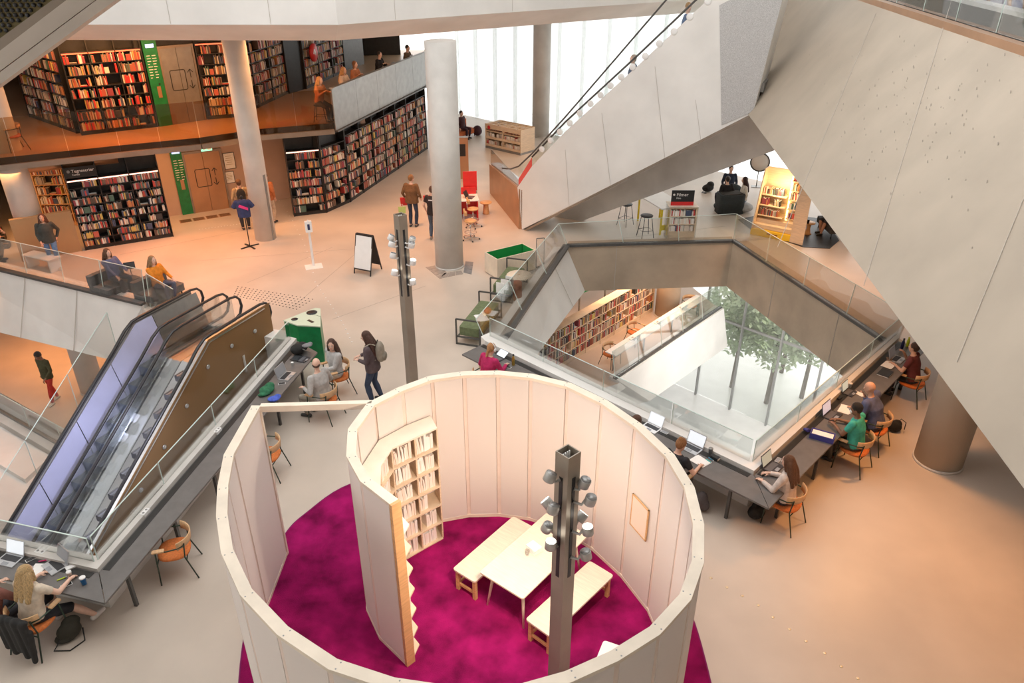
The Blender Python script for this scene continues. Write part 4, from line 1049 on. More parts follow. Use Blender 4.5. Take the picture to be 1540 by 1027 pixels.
lamp('lamp_post_spot_wall', 'SPOT', (.30, 6.4, 3.75), 280, (1.0, .80, .63), .05, target=(-.8, 10.2, .8), spot=1.9, blend=.9)
lamp('lamp_post_spot_shelf', 'SPOT', (.25, 6.1, 3.85), 200, (1.0, .80, .63), .05, target=(-2.0, 8.8, 1.0), spot=1.5, blend=.9)
lamp_post('far square grey lamp post with white spot heads behind the pavilion', (-2.05, 13.2, 0), 4.50, math.radians(40), headpts(13.2, [
    (588, 357, -.05, 0, .5), (589, 367, -.12, 0, .4), (620, 360, -.05, 0, -.4), (619, 368, -.12, 0, -.3), (591, 384, -.1, 0, .3), (621, 394, -.1, 1, -.2), (593, 410, -.1, 1, .3), (621, 424, -.1, 1, .1)]), whitehead=True)

# ================================================================== DESKS
def desk(label, inner_a, inner_b, outer_b, outer_a, legs=4):
    t = thing('desk', label, 'desk', V3(inner_a, 0))
    mb = MB(); mb.prism([tuple(inner_a), tuple(inner_b), tuple(outer_b), tuple(outer_a)], .705, .74); part('desk_top', mb, M_desk, t, world=True)
    ia, ib, oa, ob = map(Vector, (inner_a, inner_b, outer_a, outer_b))
    d = (ib - ia).normalized(); n = (oa - ia); n = (n - d * n.dot(d)).normalized()
    mb = MB(); mb.bar(V3(ia + n * .075 + d * .05, .743), V3(ib + n * .075 - d * .05, .743), .11, .006); part('cable_tray', mb, M_dark, t, world=True)
    for k in range(legs):
        q = lerp(oa, ob, (k + .5) / legs) - n * .12
        mb = MB(); mb.bar(V3(q, 0), V3(q, .704), .05, .05, up=(n.x, n.y, 0)); part('leg', mb, M_darkg, t, world=True)
    mb = MB(); mb.bar(V3(ia + n * .03, .55), V3(ib + n * .03, .55), .03, .25); part('back_rail', mb, M_darkg, t, world=True)
    return t
KO5, KO4, KO3 = (-1.12, 14.66), (4.20, 9.52), (9.32, 14.82)
desk('long charcoal desk along the near left edge of the atrium', (-.66, 15.14), (4.205, 10.38), KO4, KO5, 5)
desk('long charcoal desk along the near right edge of the atrium', (4.215, 10.38), (8.93, 15.28), KO3, (4.21, 9.52), 5)
desk('long charcoal desk running beside the escalators', (-6.08, 8.12), (-4.96, 15.28), (-4.38, 14.75), (-5.72, 7.55), 6)
dn_ = Vector((nd.y, -nd.x)); dn_ = dn_ if dn_.y < 0 else -dn_
NO2 = tuple(Vector(ENo) + nd * 6.5 + Vector((0, -.02))); NO3 = tuple(Vector((-5.73, 7.54)) + nd * 6.7)
desk('charcoal desk in front of the escalator foot with cup and phone', (-6.09, 8.11), NO2, NO3, (-5.73, 7.54), 3)

# ================================================================== CHAIRS
M_legg = mat('dark_green_tube', (.045, .07, .05), .35, metal=.5)
M_seatw = mat('oak_veneer', (.68, .42, .22), .45, nscale=4, namt=.15, stretch=(1, 8, 1))
def make_chair(label, loc, rz, group=None):
    """armchair facing local +y"""
    t = thing('armchair', label, 'chair', loc, rz, group)
    out = []
    for k in range(24):
        a = 2 * math.pi * k / 24; rx, ry = .255, .245
        p = 2.6; c, s = math.cos(a), math.sin(a)
        out.append((rx * math.copysign(abs(c) ** (2 / p), c), ry * math.copysign(abs(s) ** (2 / p), s) + .01))
    mb = MB(); rings = []
    for z, f in ((.405, .93), (.42, 1.0), (.445, 1.0), (.46, .95), (.466, .8)): rings.append([Vector((x * f, y * f, z)) for x, y in out])
    mb.rings(rings); part('seat', mb, M_orange, t)
    mb = MB(); r1 = []; N = 12
    for k in range(N + 1):
        a = math.radians(205 + 130 * k / N); c, s = math.cos(a), math.sin(a)
        r1.append([Vector((.285 * c, .285 * s + .03, .625)), Vector((.305 * c, .305 * s + .03, .625)), Vector((.315 * c, .315 * s + .03, .765)), Vector((.297 * c, .297 * s + .03, .765))])
    mb.rings(r1, smooth=True); part('backrest', mb, M_seatw, t)
    for sx in (-1, 1):
        mb = MB(); mb.tube([(sx * .29, .25, 0), (sx * .275, .215, .655)], .0115, 8); part('front_leg', mb, M_legg, t)
        mb = MB(); mb.tube([(sx * .27, -.30, 0), (sx * .23, -.17, .44), (sx * .215, -.20, .70)], .0115, 8); part('rear_leg', mb, M_legg, t)
        mb = MB(); mb.tube([(sx * .275, .215, .655), (sx * .29, .05, .66), (sx * .275, -.10, .665), (sx * .225, -.195, .67)], .0115, 8); part('arm_tube', mb, M_legg, t)
        mb = MB(); mb.prism([(p.x, p.y) for p in rounded_rect([(sx * .275 - .036, .08, 0), (sx * .275 + .036, .08, 0), (sx * .275 + .036, .26, 0), (sx * .275 - .036, .26, 0)], .015)], .668, .69); part('arm_pad', mb, M_seatw, t)
    mb = MB(); mb.tube([(-.283, .235, .39), (.283, .235, .39)], .01, 8); part('front_rail', mb, M_legg, t)
    mb = MB(); mb.tube([(-.236, -.19, .39), (.236, -.19, .39)], .01, 8); part('rear_rail', mb, M_legg, t)
    return t
chair0 = make_chair('empty orange armchair standing alone beside the left desk', G(272, 856, 0), math.radians(105))
def chair(label, loc, fwd):
    rz = math.atan2(fwd[1], fwd[0]) - math.pi / 2
    return copy_tree(chair0, (loc[0], loc[1], loc[2] if len(loc) > 2 else 0), rz, label)
chair('orange armchair half hidden behind the pavilion entrance post', G(407, 712, 0), (-1, .1))

# ================================================================== SMALL THINGS
M_lap = mat('silver_laptop', (.55, .56, .58), .35, metal=.6); M_lapd = mat('dark_laptop', (.06, .06, .07), .4, metal=.3)
M_screen = mat('lit_screen', (.80, .86, .92), .3, emit=.55); M_screend = mat('off_screen', (.05, .055, .06), .15)
M_screenm = mat('grey_screen', (.30, .31, .33), .2, emit=.1)
M_keys = mat('keyboard_black', (.03, .03, .035), .5)
def laptop(label, loc, fwd, body=M_lap, screen=M_screen, ang=105, w=.33, d=.23):
    """fwd: from user to screen"""
    rz = math.atan2(fwd[1], fwd[0]) - math.pi / 2
    t = thing('laptop', label, 'laptop', loc, rz)
    mb = MB(); mb.box((0, 0, .009), (w, d, .016)); b_ = part('base', mb, body, t)
    mb = MB(); mb.box((0, .035, .0175), (w * .86, d * .48, .002)); part('keyboard', mb, M_keys if body is not M_lapd else mat('keys_grey', (.12, .12, .13), .5), b_)
    mb = MB(); mb.box((0, -.075, .0175), (w * .33, d * .26, .001)); part('touchpad', mb, M_screenm, b_)
    a = math.radians(ang - 90); R = Matrix.Rotation(-a, 3, 'X')
    c = Vector((0, d / 2, .018))
    mb = MB(); mb.box(c + R @ Vector((0, 0, d / 2 + .004)), (w, .009, d), 0, R); l_ = part('lid', mb, body, t)
    mb = MB(); mb.box(c + R @ Vector((0, -.006, d / 2 + .006)), (w * .93, .003, d * .86), 0, R); part('screen', mb, screen, l_)
    return t
FR = Vector((.7071, .7071, 0)); FL = Vector((-.7071, .7071, 0))
DZ = .741
def gz(x, y, z=DZ): return G(x, y, z)
def phone(label, px, rz, m=M_black):
    p = gz(*px); t = thing('phone', label, 'phone', p, rz)
    mb = MB(); mb.box((0, 0, .005), (.072, .15, .009)); part('body', mb, M_white, t)
    mb = MB(); mb.box((0, 0, .0102), (.064, .135, .001)); part('screen', mb, m, t)
def cup(label, px, m=M_white, r=.036, h=.10, lid=None, z=DZ, name='paper_cup'):
    p = G(*px, z); t = thing(name, label, 'cup', p)
    mb = MB(); mb.lathe((0, 0, 0), [(r * .75, 0), (r, h), (r * 1.05, h), (r * 1.05, h + .006), (r * .92, h + .004), (r * .7, .008), (.001, .008)], 16); part('cup_body', mb, m, t)
    mb = MB(); mb.lathe((0, 0, h), [(r * 1.06, -.004), (r * 1.06, .008), (r * .9, .016), (.001, .014)], 16); part('lid', mb, lid or M_white, t)
    return t
def bottle(label, px, m, h=.26, r=.034, cap=M_black, z=DZ):
    p = G(*px, z); t = thing('bottle', label, 'bottle', p)
    mb = MB(); mb.lathe((0, 0, 0), [(r * .9, 0), (r, .01), (r, h * .62), (r * .55, h * .8), (r * .5, h * .86), (.001, h * .86)], 16); part('bottle_body', mb, m, t)
    mb = MB(); mb.lathe((0, 0, h * .86), [(r * .6, 0), (r * .6, h * .13), (r * .5, h * .14), (.001, h * .14)], 14); part('cap', mb, cap, t)
def sheets(label, px, rz, n=3, w=.21, h=.297, m=M_paper, lines=True, z=DZ):
    p = G(*px, z); t = thing('paper_sheets', label, 'paper', p, rz)
    r = random.Random(int(px[0] * 7 + px[1]))
    for k in range(n):
        mb = MB(); mb.box((r.uniform(-.02, .02), r.uniform(-.02, .02), .002 + .0025 * k), (w, h, .002), 0, Matrix.Rotation(r.uniform(-.12, .12), 3, 'Z')); part('sheet', mb, m, t)
    return t
def notebook(label, px, rz, m, w=.2, h=.27, th=.02, z=DZ):
    p = G(*px, z); t = thing('notebook', label, 'notebook', p, rz)
    mb = MB(); mb.box((0, 0, th / 2), (w * .97, h * .97, th * .8)); part('pages', mb, M_paper, t)
    mb = MB(); mb.box((0, 0, th * .95), (w, h, th * .1)); mb.box((0, 0, th * .05), (w, h, th * .1)); mb.box((-w / 2, 0, th / 2), (.004, h, th)); part('cover', mb, m, t)
def pen(label, px, rz, m, z=DZ):
    p = G(*px, z); t = thing('pen', label, 'pen', p, rz)
    mb = MB(); mb.tube([(-.06, 0, .011), (.05, 0, .011)], .010, 8); part('barrel', mb, m, t)
    mb = MB(); mb.tube([(.05, 0, .011), (.07, 0, .011)], [.009, .003], 8); part('tip', mb, M_white, t)
def socket(label, px, z, rz, group):
    p = G(*px, z); t = thing('power_socket', label, 'socket', p, rz, group)
    mb = MB(); mb.box((0, 0, .03), (.16, .08, .06)); part('housing', mb, M_white, t)
    mb = MB()
    for k in (-1, 1): mb.cyl((.04 * k, 0, .06), .02, .003, 10)
    part('outlet', mb, M_grey, t)
def blob(parts, vox=.012, smooth=2):
    pass
# --- left front desk
laptop('silver laptop with bright screen in front of the blonde woman', gz(14, 843), Vector((.26, .97, 0)), ang=112)
laptop('grey laptop turned sideways beside the white cup on the left desk', gz(82, 852), Vector((.60, .80, 0)), M_lap, M_screenm, 110)
cup('white paper cup between the two laptops and the blue cup', (106, 868))
cup('blue reusable cup with white lid on the left desk corner', (127, 878), mat('blue_plastic', (.03, .22, .60), .3), .042, .12, M_white, name='blue_cup')
phone('white phone lying on the left desk edge beside the green marker', (100, 880), -.9)
pen('yellow green marker on the left desk', (93, 871), .6, mat('marker_green', (.65, .85, .05), .4))
pen('fat pink highlighter behind the blonde woman\'s laptop', (65, 844), .25, mat('marker_pink', (.75, .05, .2), .4))
sheets('white papers between the laptops in front of the blonde woman', (54, 858), -.1, 3, .17, .24)
notebook('grey notebook lying beside the sideways laptop', (110, 852), -.8, M_white, .09, .2, .025)
phone('dark phone on papers behind the pink highlighter', (47, 841), -.8)
socket('white power socket with cable on the left front desk', (62, 833), .745, -.26, None)
# --- desk beside escalators
laptop('grey laptop with white palm rest in front of the grey sweater man', gz(432, 566), Vector((-.95, .25, 0)), M_lap, M_screenm, 105, w=.36)
phone('dark phone on the desk in front of the grey sweater man', (424, 577), -1.2)
cup('small white cup behind the open laptop by the escalators', (440, 549), M_white, .03, .06)
for x, y, l in ((328, 650, 'white socket box on the desk beside the middle of the escalators'), (219, 773, 'white socket box on the desk near the escalator foot'), (398, 553, 'white socket box behind the green jacket')):
    socket(l, (x, y), .745, 1.4, None)
# --- right desks
laptop('white tablet computer with bright screen in front of the pink sweater woman', gz(747, 540), FR, M_lapd, M_screen, 150, w=.26, d=.19)
bottle('gold drinking bottle standing on the desk beside the tablet', (772, 549), mat('gold_metal', (.55, .38, .08), .3, metal=.8), .27, .034, M_black)
phone('dark phone lying beside the gold bottle', (764, 552), .9)
laptop('white backed laptop of the half hidden reader behind the pavilion', gz(985, 640) - FR * .13, FR, mat('white_laptop', (.82, .83, .84), .4), M_screen, 112)
phone('white phone in a case on the desk behind the pavilion rim', (999, 650), .8, M_screenm)
laptop('laptop with white document on screen before the woman with a bun', gz(1043, 672) - FR * .09, FR, M_lap, M_screen, 110, w=.36, d=.25)
sheets('open white notebook under the writing hand of the woman with a bun', (1053, 694), .75, 4, .22, .29)
for i, (x, y, c, l) in enumerate([(1066, 694, (.05, .5, .45), 'teal'), (1069, 691, (.10, .30, .45), 'blue')]): pen('%s pen lying beside the open notebook' % l, (x, y), -1.0, mat('pen_%s' % l, c, .4))
notebook('black pencil pouch standing behind the teal pen', (1075, 690), .75, M_black, .09, .16, .06)
cup('grey glass mug behind the laptop of the woman with a bun', (1068, 682), mat('smoked_glass', (.30, .32, .33), .1), .04, .11, M_grey, name='mug')
laptop('laptop with pale green screen in front of the long haired woman', gz(1163, 704), FL, M_lapd, mat('pale_green_screen', (.62, .68, .58), .3, emit=.25), 108, w=.34)
phone('phone standing by the long haired woman\'s laptop', (1170, 692), -.7, M_screenm)
laptop('thin laptop with pale screen in front of the green polo man', gz(1252, 626), FL, M_lapd, mat('lilac_screen', (.68, .66, .78), .3, emit=.45), 104, w=.36, d=.24)
laptop('small tablet with green screen in front of the blue sweater man', gz(1278, 591), FL, M_lapd, mat('mint_screen', (.66, .78, .70), .3, emit=.4), 105, w=.28, d=.2)
laptop('open silver laptop at the far end of the right desk', gz(1350, 541), FL, M_lap, M_screenm, 108)
cup('white paper cup behind the blue sweater man\'s tablet', (1278, 583))
sheets('loose documents on the desk left of the green polo man', (1272, 616), -.6, 4)
sheets('white papers in front of the blue sweater man', (1292, 592), .7, 2, .12, .2)
notebook('black closed folder at the far end of the right desk', (1331, 562), -.75, M_black, .24, .34, .025)
sheets('white papers lying on the black folder', (1336, 549), -.75, 3, .21, .3, z=.768)
notebook('brown wallet behind the black folder', (1337, 541), -.3, mat('brown_leather', (.22, .12, .06), .5), .10, .16, .02)
bottle('dark blue drinking bottle at the far end of the right desk', (1356, 524), mat('navy_metal', (.03, .03, .10), .3, metal=.5), .26, .034, M_black)
bottle('yellow green drink bottle at the far end of the right desk', (1364, 521), mat('lime_plastic', (.55, .62, .03), .35), .24, .034, mat('lime_cap', (.70, .62, .05), .4))
for x, y, l in ((1262, 600, 'black cable adapter between the two tablets on the right desk'),):
    p = gz(x, y); t = thing('cable_adapter', l, 'adapter', p, .8)
    mb = MB(); mb.box((0, 0, .02), (.12, .06, .04)); part('body', mb, M_black, t)
    mb = MB(); mb.tube([(.06, 0, .02), (.12, .05, .01), (.2, .02, .01), (.3, .1, .01)], .005, 6); part('cable', mb, M_black, t)
# blue lunch cooler with open lid
p = gz(1236, 659); t = thing('cooler_bag', 'open blue tray bag holding white papers beside the green polo man', 'bag', p, math.radians(-30))
M_navy = mat('violet_blue_nylon', (.06, .06, .30), .7, nscale=10, namt=.2)
for sx, sy, dx, dy in ((0, -1, .42, .015), (0, 1, .42, .015), (-1, 0, .015, .2), (1, 0, .015, .2)):
    mb = MB(); mb.box((sx * .205, sy * .1, .055), (dx, dy, .11)); part('side', mb, M_navy, t)
mb = MB(); mb.box((0, 0, .012), (.40, .19, .02)); part('bottom', mb, M_navy, t)
mb = MB(); mb.box((0, 0, .07), (.37, .17, .05)); part('papers', mb, M_paper, t)
mb = MB(); mb.tube([(-.24, .06, .05), (-.30, .1, .04), (-.33, .05, .06), (-.26, 0, .08)], .03, 8); part('strap', mb, M_navy, t)
# ================================================================== PEOPLE
M_skin = [mat('skin_a', (.78, .50, .38), .55, nscale=20, namt=.06), mat('skin_b', (.62, .36, .25), .55, nscale=20, namt=.06), mat('skin_c', (.26, .13, .08), .55, nscale=20, namt=.06)]
M_eye = mat('eye_white', (.85, .85, .85), .2); M_iris = mat('iris_dark', (.05, .03, .02), .2); M_lip = mat('lips', (.55, .20, .17), .5)
def cloth(name, c, namt=.18): return mat('cloth_' + name, c, .85, nscale=14, namt=namt, bump=.25, bscale=30)
PEND = []
def remeshed(name, mb, mats, parent, vox, smooth=4, extra=None, world=False):
    o = part(name, mb, mats, parent)
    m = o.modifiers.new('skin', 'REMESH'); m.mode = 'VOXEL'; m.voxel_size = vox; m.use_smooth_shade = True
    s = o.modifiers.new('soft', 'SMOOTH'); s.iterations = smooth; s.factor = .5
    PEND.append((o, extra)); return o
def finish_people():
    dg = bpy.context.evaluated_depsgraph_get()
    for o, extra in PEND:
        me = bpy.data.meshes.new_from_object(o.evaluated_get(dg)); old = o.data
        o.modifiers.clear()
        if extra:
            nv = len(me.vertices)
            bm = bmesh.new(); bm.from_mesh(me)
            vs = [bm.verts.new(v) for v in extra.v]
            for f, mi, sm in zip(extra.f, extra.m, extra.sm):
                try: fa_ = bm.faces.new([vs[i] for i in f]); fa_.material_index = mi; fa_.smooth = sm
                except ValueError: pass
            bm.to_mesh(me); bm.free()
            for mm in old.materials[1:]:
                if mm.name not in [x.name for x in me.materials if x]: me.materials.append(mm)
        o.data = me
def cap(mb, p0, r0, p1, r1, n=10, flat0=False, flat1=False, m=0):
    p0 = Vector(p0); p1 = Vector(p1); d = p1 - p0
    if d.length < 1e-5: return mb.ell(p0, (r0, r0, r0), m)
    d.normalize(); a = d.orthogonal().normalized(); b = d.cross(a)
    rings = []
    def rg(c, r): rings.append([c + (a * math.cos(2 * math.pi * j / n) + b * math.sin(2 * math.pi * j / n)) * r for j in range(n)])
    if not flat0:
        for t in (80, 50, 25): rg(p0 - d * r0 * math.sin(math.radians(t)), r0 * math.cos(math.radians(t)))
    rg(p0, r0); rg(p1, r1)
    if not flat1:
        for t in (25, 50, 80): rg(p1 + d * r1 * math.sin(math.radians(t)), r1 * math.cos(math.radians(t)))
    return mb.rings(rings, m)
def torso(mb, secs, n=16, m=0):
    """secs: (centre, right vec, fwd vec, half width, half depth)"""
    rings = []
    for c, R, Fv, w, d in secs:
        rings.append([c + R * (w * math.cos(2 * math.pi * j / n)) + Fv * (d * math.sin(2 * math.pi * j / n)) for j in range(n)])
    return mb.rings(rings, m)
def ik(a, c, l1, l2, pole):
    a = Vector(a); c = Vector(c); d = c - a; L = d.length; mx = (l1 + l2) * .999
    if L > mx: c = a + d * (mx / L); d = c - a; L = mx
    L = max(L, abs(l1 - l2) + .01)
    x = (l1 * l1 - l2 * l2 + L * L) / (2 * L); h = math.sqrt(max(0, l1 * l1 - x * x))
    u = d.normalized(); p = Vector(pole); p = (p - u * p.dot(u)).normalized()
    return a + u * x + p * h, c
def person(label, loc, fwd, seat=None, h=1.7, lean=0., hands=None, feet=None, head=(0, 0), skin=0, hair='short', haircol=(.06, .035, .02), top=(.3, .3, .3), sleeve='long', bottom=(.05, .06, .1), legs='long', shoes=(.05, .05, .05), vox=.016, extra=None, build=1., girth=1., twist=0., mask=False, knees=None):
    """loc: floor point under the pelvis; fwd: facing; seat: seat height (None = standing)"""
    rz = math.atan2(fwd[1], fwd[0]) - math.pi / 2
    t = thing('person', label, 'person', loc, rz)
    k = h / 1.7; girth *= 1.14
    X = Vector((1, 0, 0)); Z = Vector((0, 0, 1)); Y = Vector((0, 1, 0))
    pz = (.93 * k) if seat is None else seat + .10
    pel = Vector((0, 0, pz))
    U = Vector((0, math.sin(lean), math.cos(lean))); Fv = Vector((0, math.cos(lean), -math.sin(lean)))
    R = Matrix.Rotation(twist, 3, 'Z') @ X; Ft = Matrix.Rotation(twist, 3, 'Z') @ Fv; Fw = lerp(Fv, Ft, .5).normalized()
    waist = pel + U * .17 * k; chest = pel + U * .34 * k; shl = pel + U * .475 * k; neckb = pel + U * .51 * k
    yaw, pitch = head
    HR = Matrix.Rotation(yaw, 3, 'Z') @ Matrix.Rotation(-pitch, 3, 'X')
    hu = HR @ Z; hf = HR @ Y; hx = HR @ X
    neckt = neckb + (U * .4 + Z * .6).normalized() * .075 * k + hf * .01
    hc = neckt + hu * .105 * k + hf * .018
    b = MB(); g = girth
    torso(b, [(pel - U * .10 * k, X, Fv, .10 * g, .08 * g), (pel - U * .05 * k, X, Fv, .160 * g, .110 * g), (pel + U * .03 * k, X, Fv, .160 * g, .112 * g), (waist, Fw.cross(U).normalized(), Fw, .135 * g, .100 * g), (chest - U * .04, R, Ft, .158 * g, .115 * g), (chest + U * .05, R, Ft, .168 * g, .112), (shl, R, Ft, .150, .082), (neckb + U * .015, R, Ft, .068, .058)])
    cap(b, neckb - U * .02, .058, neckt + hu * .02, .052)
    # head: skull, jaw, nose, ears
    HM = Matrix((hx, hf, hu)).transposed()
    b.ell(hc + hu * .022 - hf * .008, (.080 * k, .100 * k, .104 * k), 0, HM); b.ell(hc - hu * .045 + hf * .024, (.060 * k, .066 * k, .078 * k), 0, HM)
    cap(b, hc + hf * .094 * k + hu * .012, .009, hc + hf * .110 * k - hu * .02, .013)
    for sx in (-1, 1): b.ell(hc + hx * sx * .080 * k - hf * .008 - hu * .005, (.010, .022, .030), 0, HM)
    ex = MB()
    for sx in (-1, 1):
        ex.ell(hc + hx * sx * .030 * k + hf * .089 * k + hu * .014, (.014, .008, .009), 1, HM, 8, 6)
        ex.ell(hc + hx * sx * .030 * k + hf * .096 * k + hu * .014, (.006, .004, .006), 2, HM, 8, 6)
        ex.add([hc + hx * (sx * .030 - .017) * k + hf * .095 * k + hu * .031, hc + hx * (sx * .030 + .017) * k + hf * .095 * k + hu * .031, hc + hx * (sx * .030 + .017) * k + hf * .093 * k + hu * .037, hc + hx * (sx * .030 - .017) * k + hf * .093 * k + hu * .037], [(0, 1, 2, 3)], 2)
    ex.ell(hc + hf * .089 * k - hu * .050, (.023, .010, .007), 3, HM, 8, 6)
    # arms
    sh = [shl + R * sx * .160 * g - U * .012 for sx in (-1, 1)]
    la_, lf_ = .285 * k, .255 * k
    if hands is None: hands = [(-.24, .06, pz - .02), (.24, .06, pz - .02)]
    arm = []
    for i, sx in enumerate((-1, 1)):
        hd = hands[i]; pole = Vector((sx * .55, -.45, -.8)) if len(hd) < 4 else Vector(hd[3])
        el, wr = ik(sh[i], Vector(hd[:3]), la_, lf_, pole); arm.append((sh[i], el, wr))
        cap(b, sh[i], .052 * g, el, .040); cap(b, el, .040, wr, .027)
        d = (wr - el).normalized(); dn = (d + Vector((0, 0, -.25 if seat is not None else 0))).normalized()
        side = dn.cross(Z); side = side.normalized() if side.length > .1 else R.copy()
        nrm = side.cross(dn).normalized()
        pm = wr + dn * .05 * k
        b.ell(pm, (.040 * k, .052 * k, .017 * k), 0, Matrix((side, dn, nrm)).transposed())
        cap(b, wr, .027, pm, .024)
        for q, (o_, ln) in enumerate(((-.027, .062), (-.009, .074), (.009, .070), (.027, .055))):
            p0 = pm + dn * .035 * k + side * o_ * k; p1 = p0 + (dn * .85 - nrm * .35).normalized() * ln * .55 * k; p2 = p1 + (dn * .5 - nrm * .8).normalized() * ln * .5 * k
            ex.tube([p0, p1, p2], [.0090, .0085, .006], 6, 0)
        th = -sx
        p0 = pm - dn * .02 * k + side * th * .030 * k; p1 = p0 + (dn * .5 + side * th * .8 - nrm * .2).normalized() * .035 * k; p2 = p1 + (dn * .9 + side * th * .1 - nrm * .3).normalized() * .028 * k
        ex.tube([p0, p1, p2], [.0115, .010, .007], 6, 0)
    # legs
    hip = [pel + X * sx * .088 * g - U * .03 for sx in (-1, 1)]
    lt, ls = .43 * k, .42 * k
    if feet is None:
        feet = [(-.10, .0, .075), (.10, .02, .075)] if seat is None else [(-.12, .36, .075), (.12, .40, .075)]
    leg = []
    for i, sx in enumerate((-1, 1)):
        an = Vector(feet[i][:3]); pole = Vector((sx * .12, 1, .55 if seat is not None else 0)) if knees is None else Vector(knees[i])
        kn, an = ik(hip[i], an, lt, ls, pole); leg.append((hip[i], kn, an))
        cap(b, hip[i], .082 * g, kn, .056); cap(b, kn, .054, lerp(kn, an, .35), .056 * g); cap(b, lerp(kn, an, .35), .056 * g, an, .036)
        tf = Vector((sx * .10, 1, 0)).normalized() if len(feet[i]) < 4 else Vector(feet[i][3]).normalized()
        cap(b, an - Vector((0, 0, .035)) - tf * .035, .036, an - Vector((0, 0, .045)) + tf * .13, .028)
    remeshed('body', b, [M_skin[skin], M_eye, M_iris, M_lip], t, vox, 3, ex)
    # clothing
    gi = .013
    c = MB(); gg = g * build
    torso(c, [(pel - U * (.10 if seat is None else .04) * k, X, Fv, .168 * gg + gi, .118 * gg + gi), (pel + U * .03 * k, X, Fv, .162 * gg + gi, .116 * gg + gi), (waist, Fw.cross(U).normalized(), Fw, .145 * gg + gi, .108 * gg + gi), (chest - U * .04, R, Ft, .163 * gg + gi, .119 * gg + gi), (chest + U * .05, R, Ft, .170 * gg + gi, .114 + gi), (shl + U * .008, R, Ft, .152 + gi, .084 + gi), (neckb + U * .012, R, Ft, .070, .062)])
    for a_, e_, w_ in arm:
        if sleeve == 'none': cap(c, a_, .056 * gg, lerp(a_, e_, .12), .056, flat1=True)
        elif sleeve == 'short': cap(c, a_, .060 * gg + .004, lerp(a_, e_, .62), .056, flat1=True)
        elif sleeve == 'elbow': cap(c, a_, .060 * gg + .004, e_, .050); cap(c, e_, .050, lerp(e_, w_, .25), .046, flat1=True)
        else: cap(c, a_, .062 * gg + .004, e_, .052); cap(c, e_, .052, lerp(e_, w_, .93), .040, flat1=True)
    cn = '%02d%02d%02d' % tuple(int(99 * q) for q in top)
    remeshed('top', c, cloth(cn, top), t, vox, 4)
    c = MB()
    torso(c, [(pel - U * .11 * k, X, Fv, .11 * g, .09 * g), (pel - U * .05 * k, X, Fv, .166 * g + .006, .116 * g + .006), (pel + U * .05 * k, X, Fv, .160 * g + .006, .114 * g + .006), (pel + U * .10 * k, X, Fv, .148 * g + .006, .106 * g + .006)])
    for a_, e_, w_ in leg:
        cap(c, a_, .088 * g, e_, .064)
        if legs == 'long': cap(c, e_, .064, lerp(e_, w_, .35), .064 * g); cap(c, lerp(e_, w_, .35), .064 * g, lerp(e_, w_, .96), .050, flat1=True)
        elif legs == 'short': cap(c, lerp(a_, e_, .6), .078 * g, lerp(e_, w_, .08), .072, flat1=True)
    cn = '%02d%02d%02d' % tuple(int(99 * q) for q in bottom)
    remeshed('trousers' if legs == 'long' else 'shorts', c, cloth(cn, bottom), t, vox, 4)
    for i, sx in enumerate((-1, 1)):
        an = leg[i][2]; tf = Vector((sx * .10, 1, 0)).normalized() if len(feet[i]) < 4 else Vector(feet[i][3]).normalized()
        s_ = MB(); cap(s_, an - Vector((0, 0, .030)) - tf * .04, .046, an - Vector((0, 0, .042)) + tf * .14, .036); cap(s_, an - Vector((0, 0, .03)), .046, an + Vector((0, 0, .01)), .044, flat1=True)
        for v in s_.v: v.z = max(v.z, an.z - .074)
        cn = '%02d%02d%02d' % tuple(int(99 * q) for q in shoes)
        remeshed('shoe', s_, mat('shoe_' + cn, shoes, .6, nscale=10, namt=.1), t, vox * .8, 2)
    # hair
    if hair != 'bald':
        hm = MB()
        hm.ell(hc + hu * .036 * k - hf * .024, (.092 * k, .104 * k, .104 * k), 0, HM)
        hm.ell(hc + hu * .01 - hf * .05, (.082 * k, .066 * k, .092 * k), 0, HM)
        if hair in ('long', 'longfront'):
            for sx in (-1, 0, 1):
                p0 = hc - hf * .055 + hx * sx * .052; p1 = neckb - Ft * .075 + R * sx * .085 + U * .0; p2 = chest - Ft * .12 + R * sx * .095 + U * .0
                cap(hm, p0, .062, p1, .062); cap(hm, p1, .062, p2 - U * .04, .042)
            for sx in (-1, 1): cap(hm, hc + hx * sx * .07 + hf * .02, .028, hc + hx * sx * .078 - hu * .13 + hf * .01, .030)
        if hair == 'pony': cap(hm, hc - hf * .10 + hu * .03, .034, hc - hf * .12 - hu * .16, .026)
        if hair == 'bun': hm.ell(hc - hf * .075 + hu * .115, (.046, .046, .04), 0)
        if hair == 'bob':
            for sx in (-1, 0, 1): cap(hm, hc - hf * (.05 if sx == 0 else .015) + hx * sx * .058, .044, hc - hf * .045 + hx * sx * .066 - hu * .12, .036)
        cn = '%02d%02d%02d' % tuple(int(99 * q) for q in haircol)
        remeshed('hair', hm, mat('hair_' + cn, haircol, .5, nscale=18, namt=.45, bump=.6, bscale=60, stretch=(6, 6, 1)), t, .010 if vox < .02 else .016, 3)
    elif hair == 'bald' and haircol:
        hm = MB(); hm.ell(hc - hu * .005 - hf * .045, (.080 * k, .060 * k, .060 * k), 0, HM)
        cn = '%02d%02d%02d' % tuple(int(99 * q) for q in haircol)
        remeshed('hair', hm, mat('hair_' + cn, haircol, .7, nscale=30, namt=.3), t, .012, 2)
    if mask:
        mm = MB(); mm.ell(hc + hf * .078 * k - hu * .042, (.052, .036, .042), 0, HM); part('face_mask', mm, M_white, t)
    return t, dict(pel=pel, chest=chest, U=U, R=R, F=Ft, shl=shl, hc=hc, arm=arm, k=k)
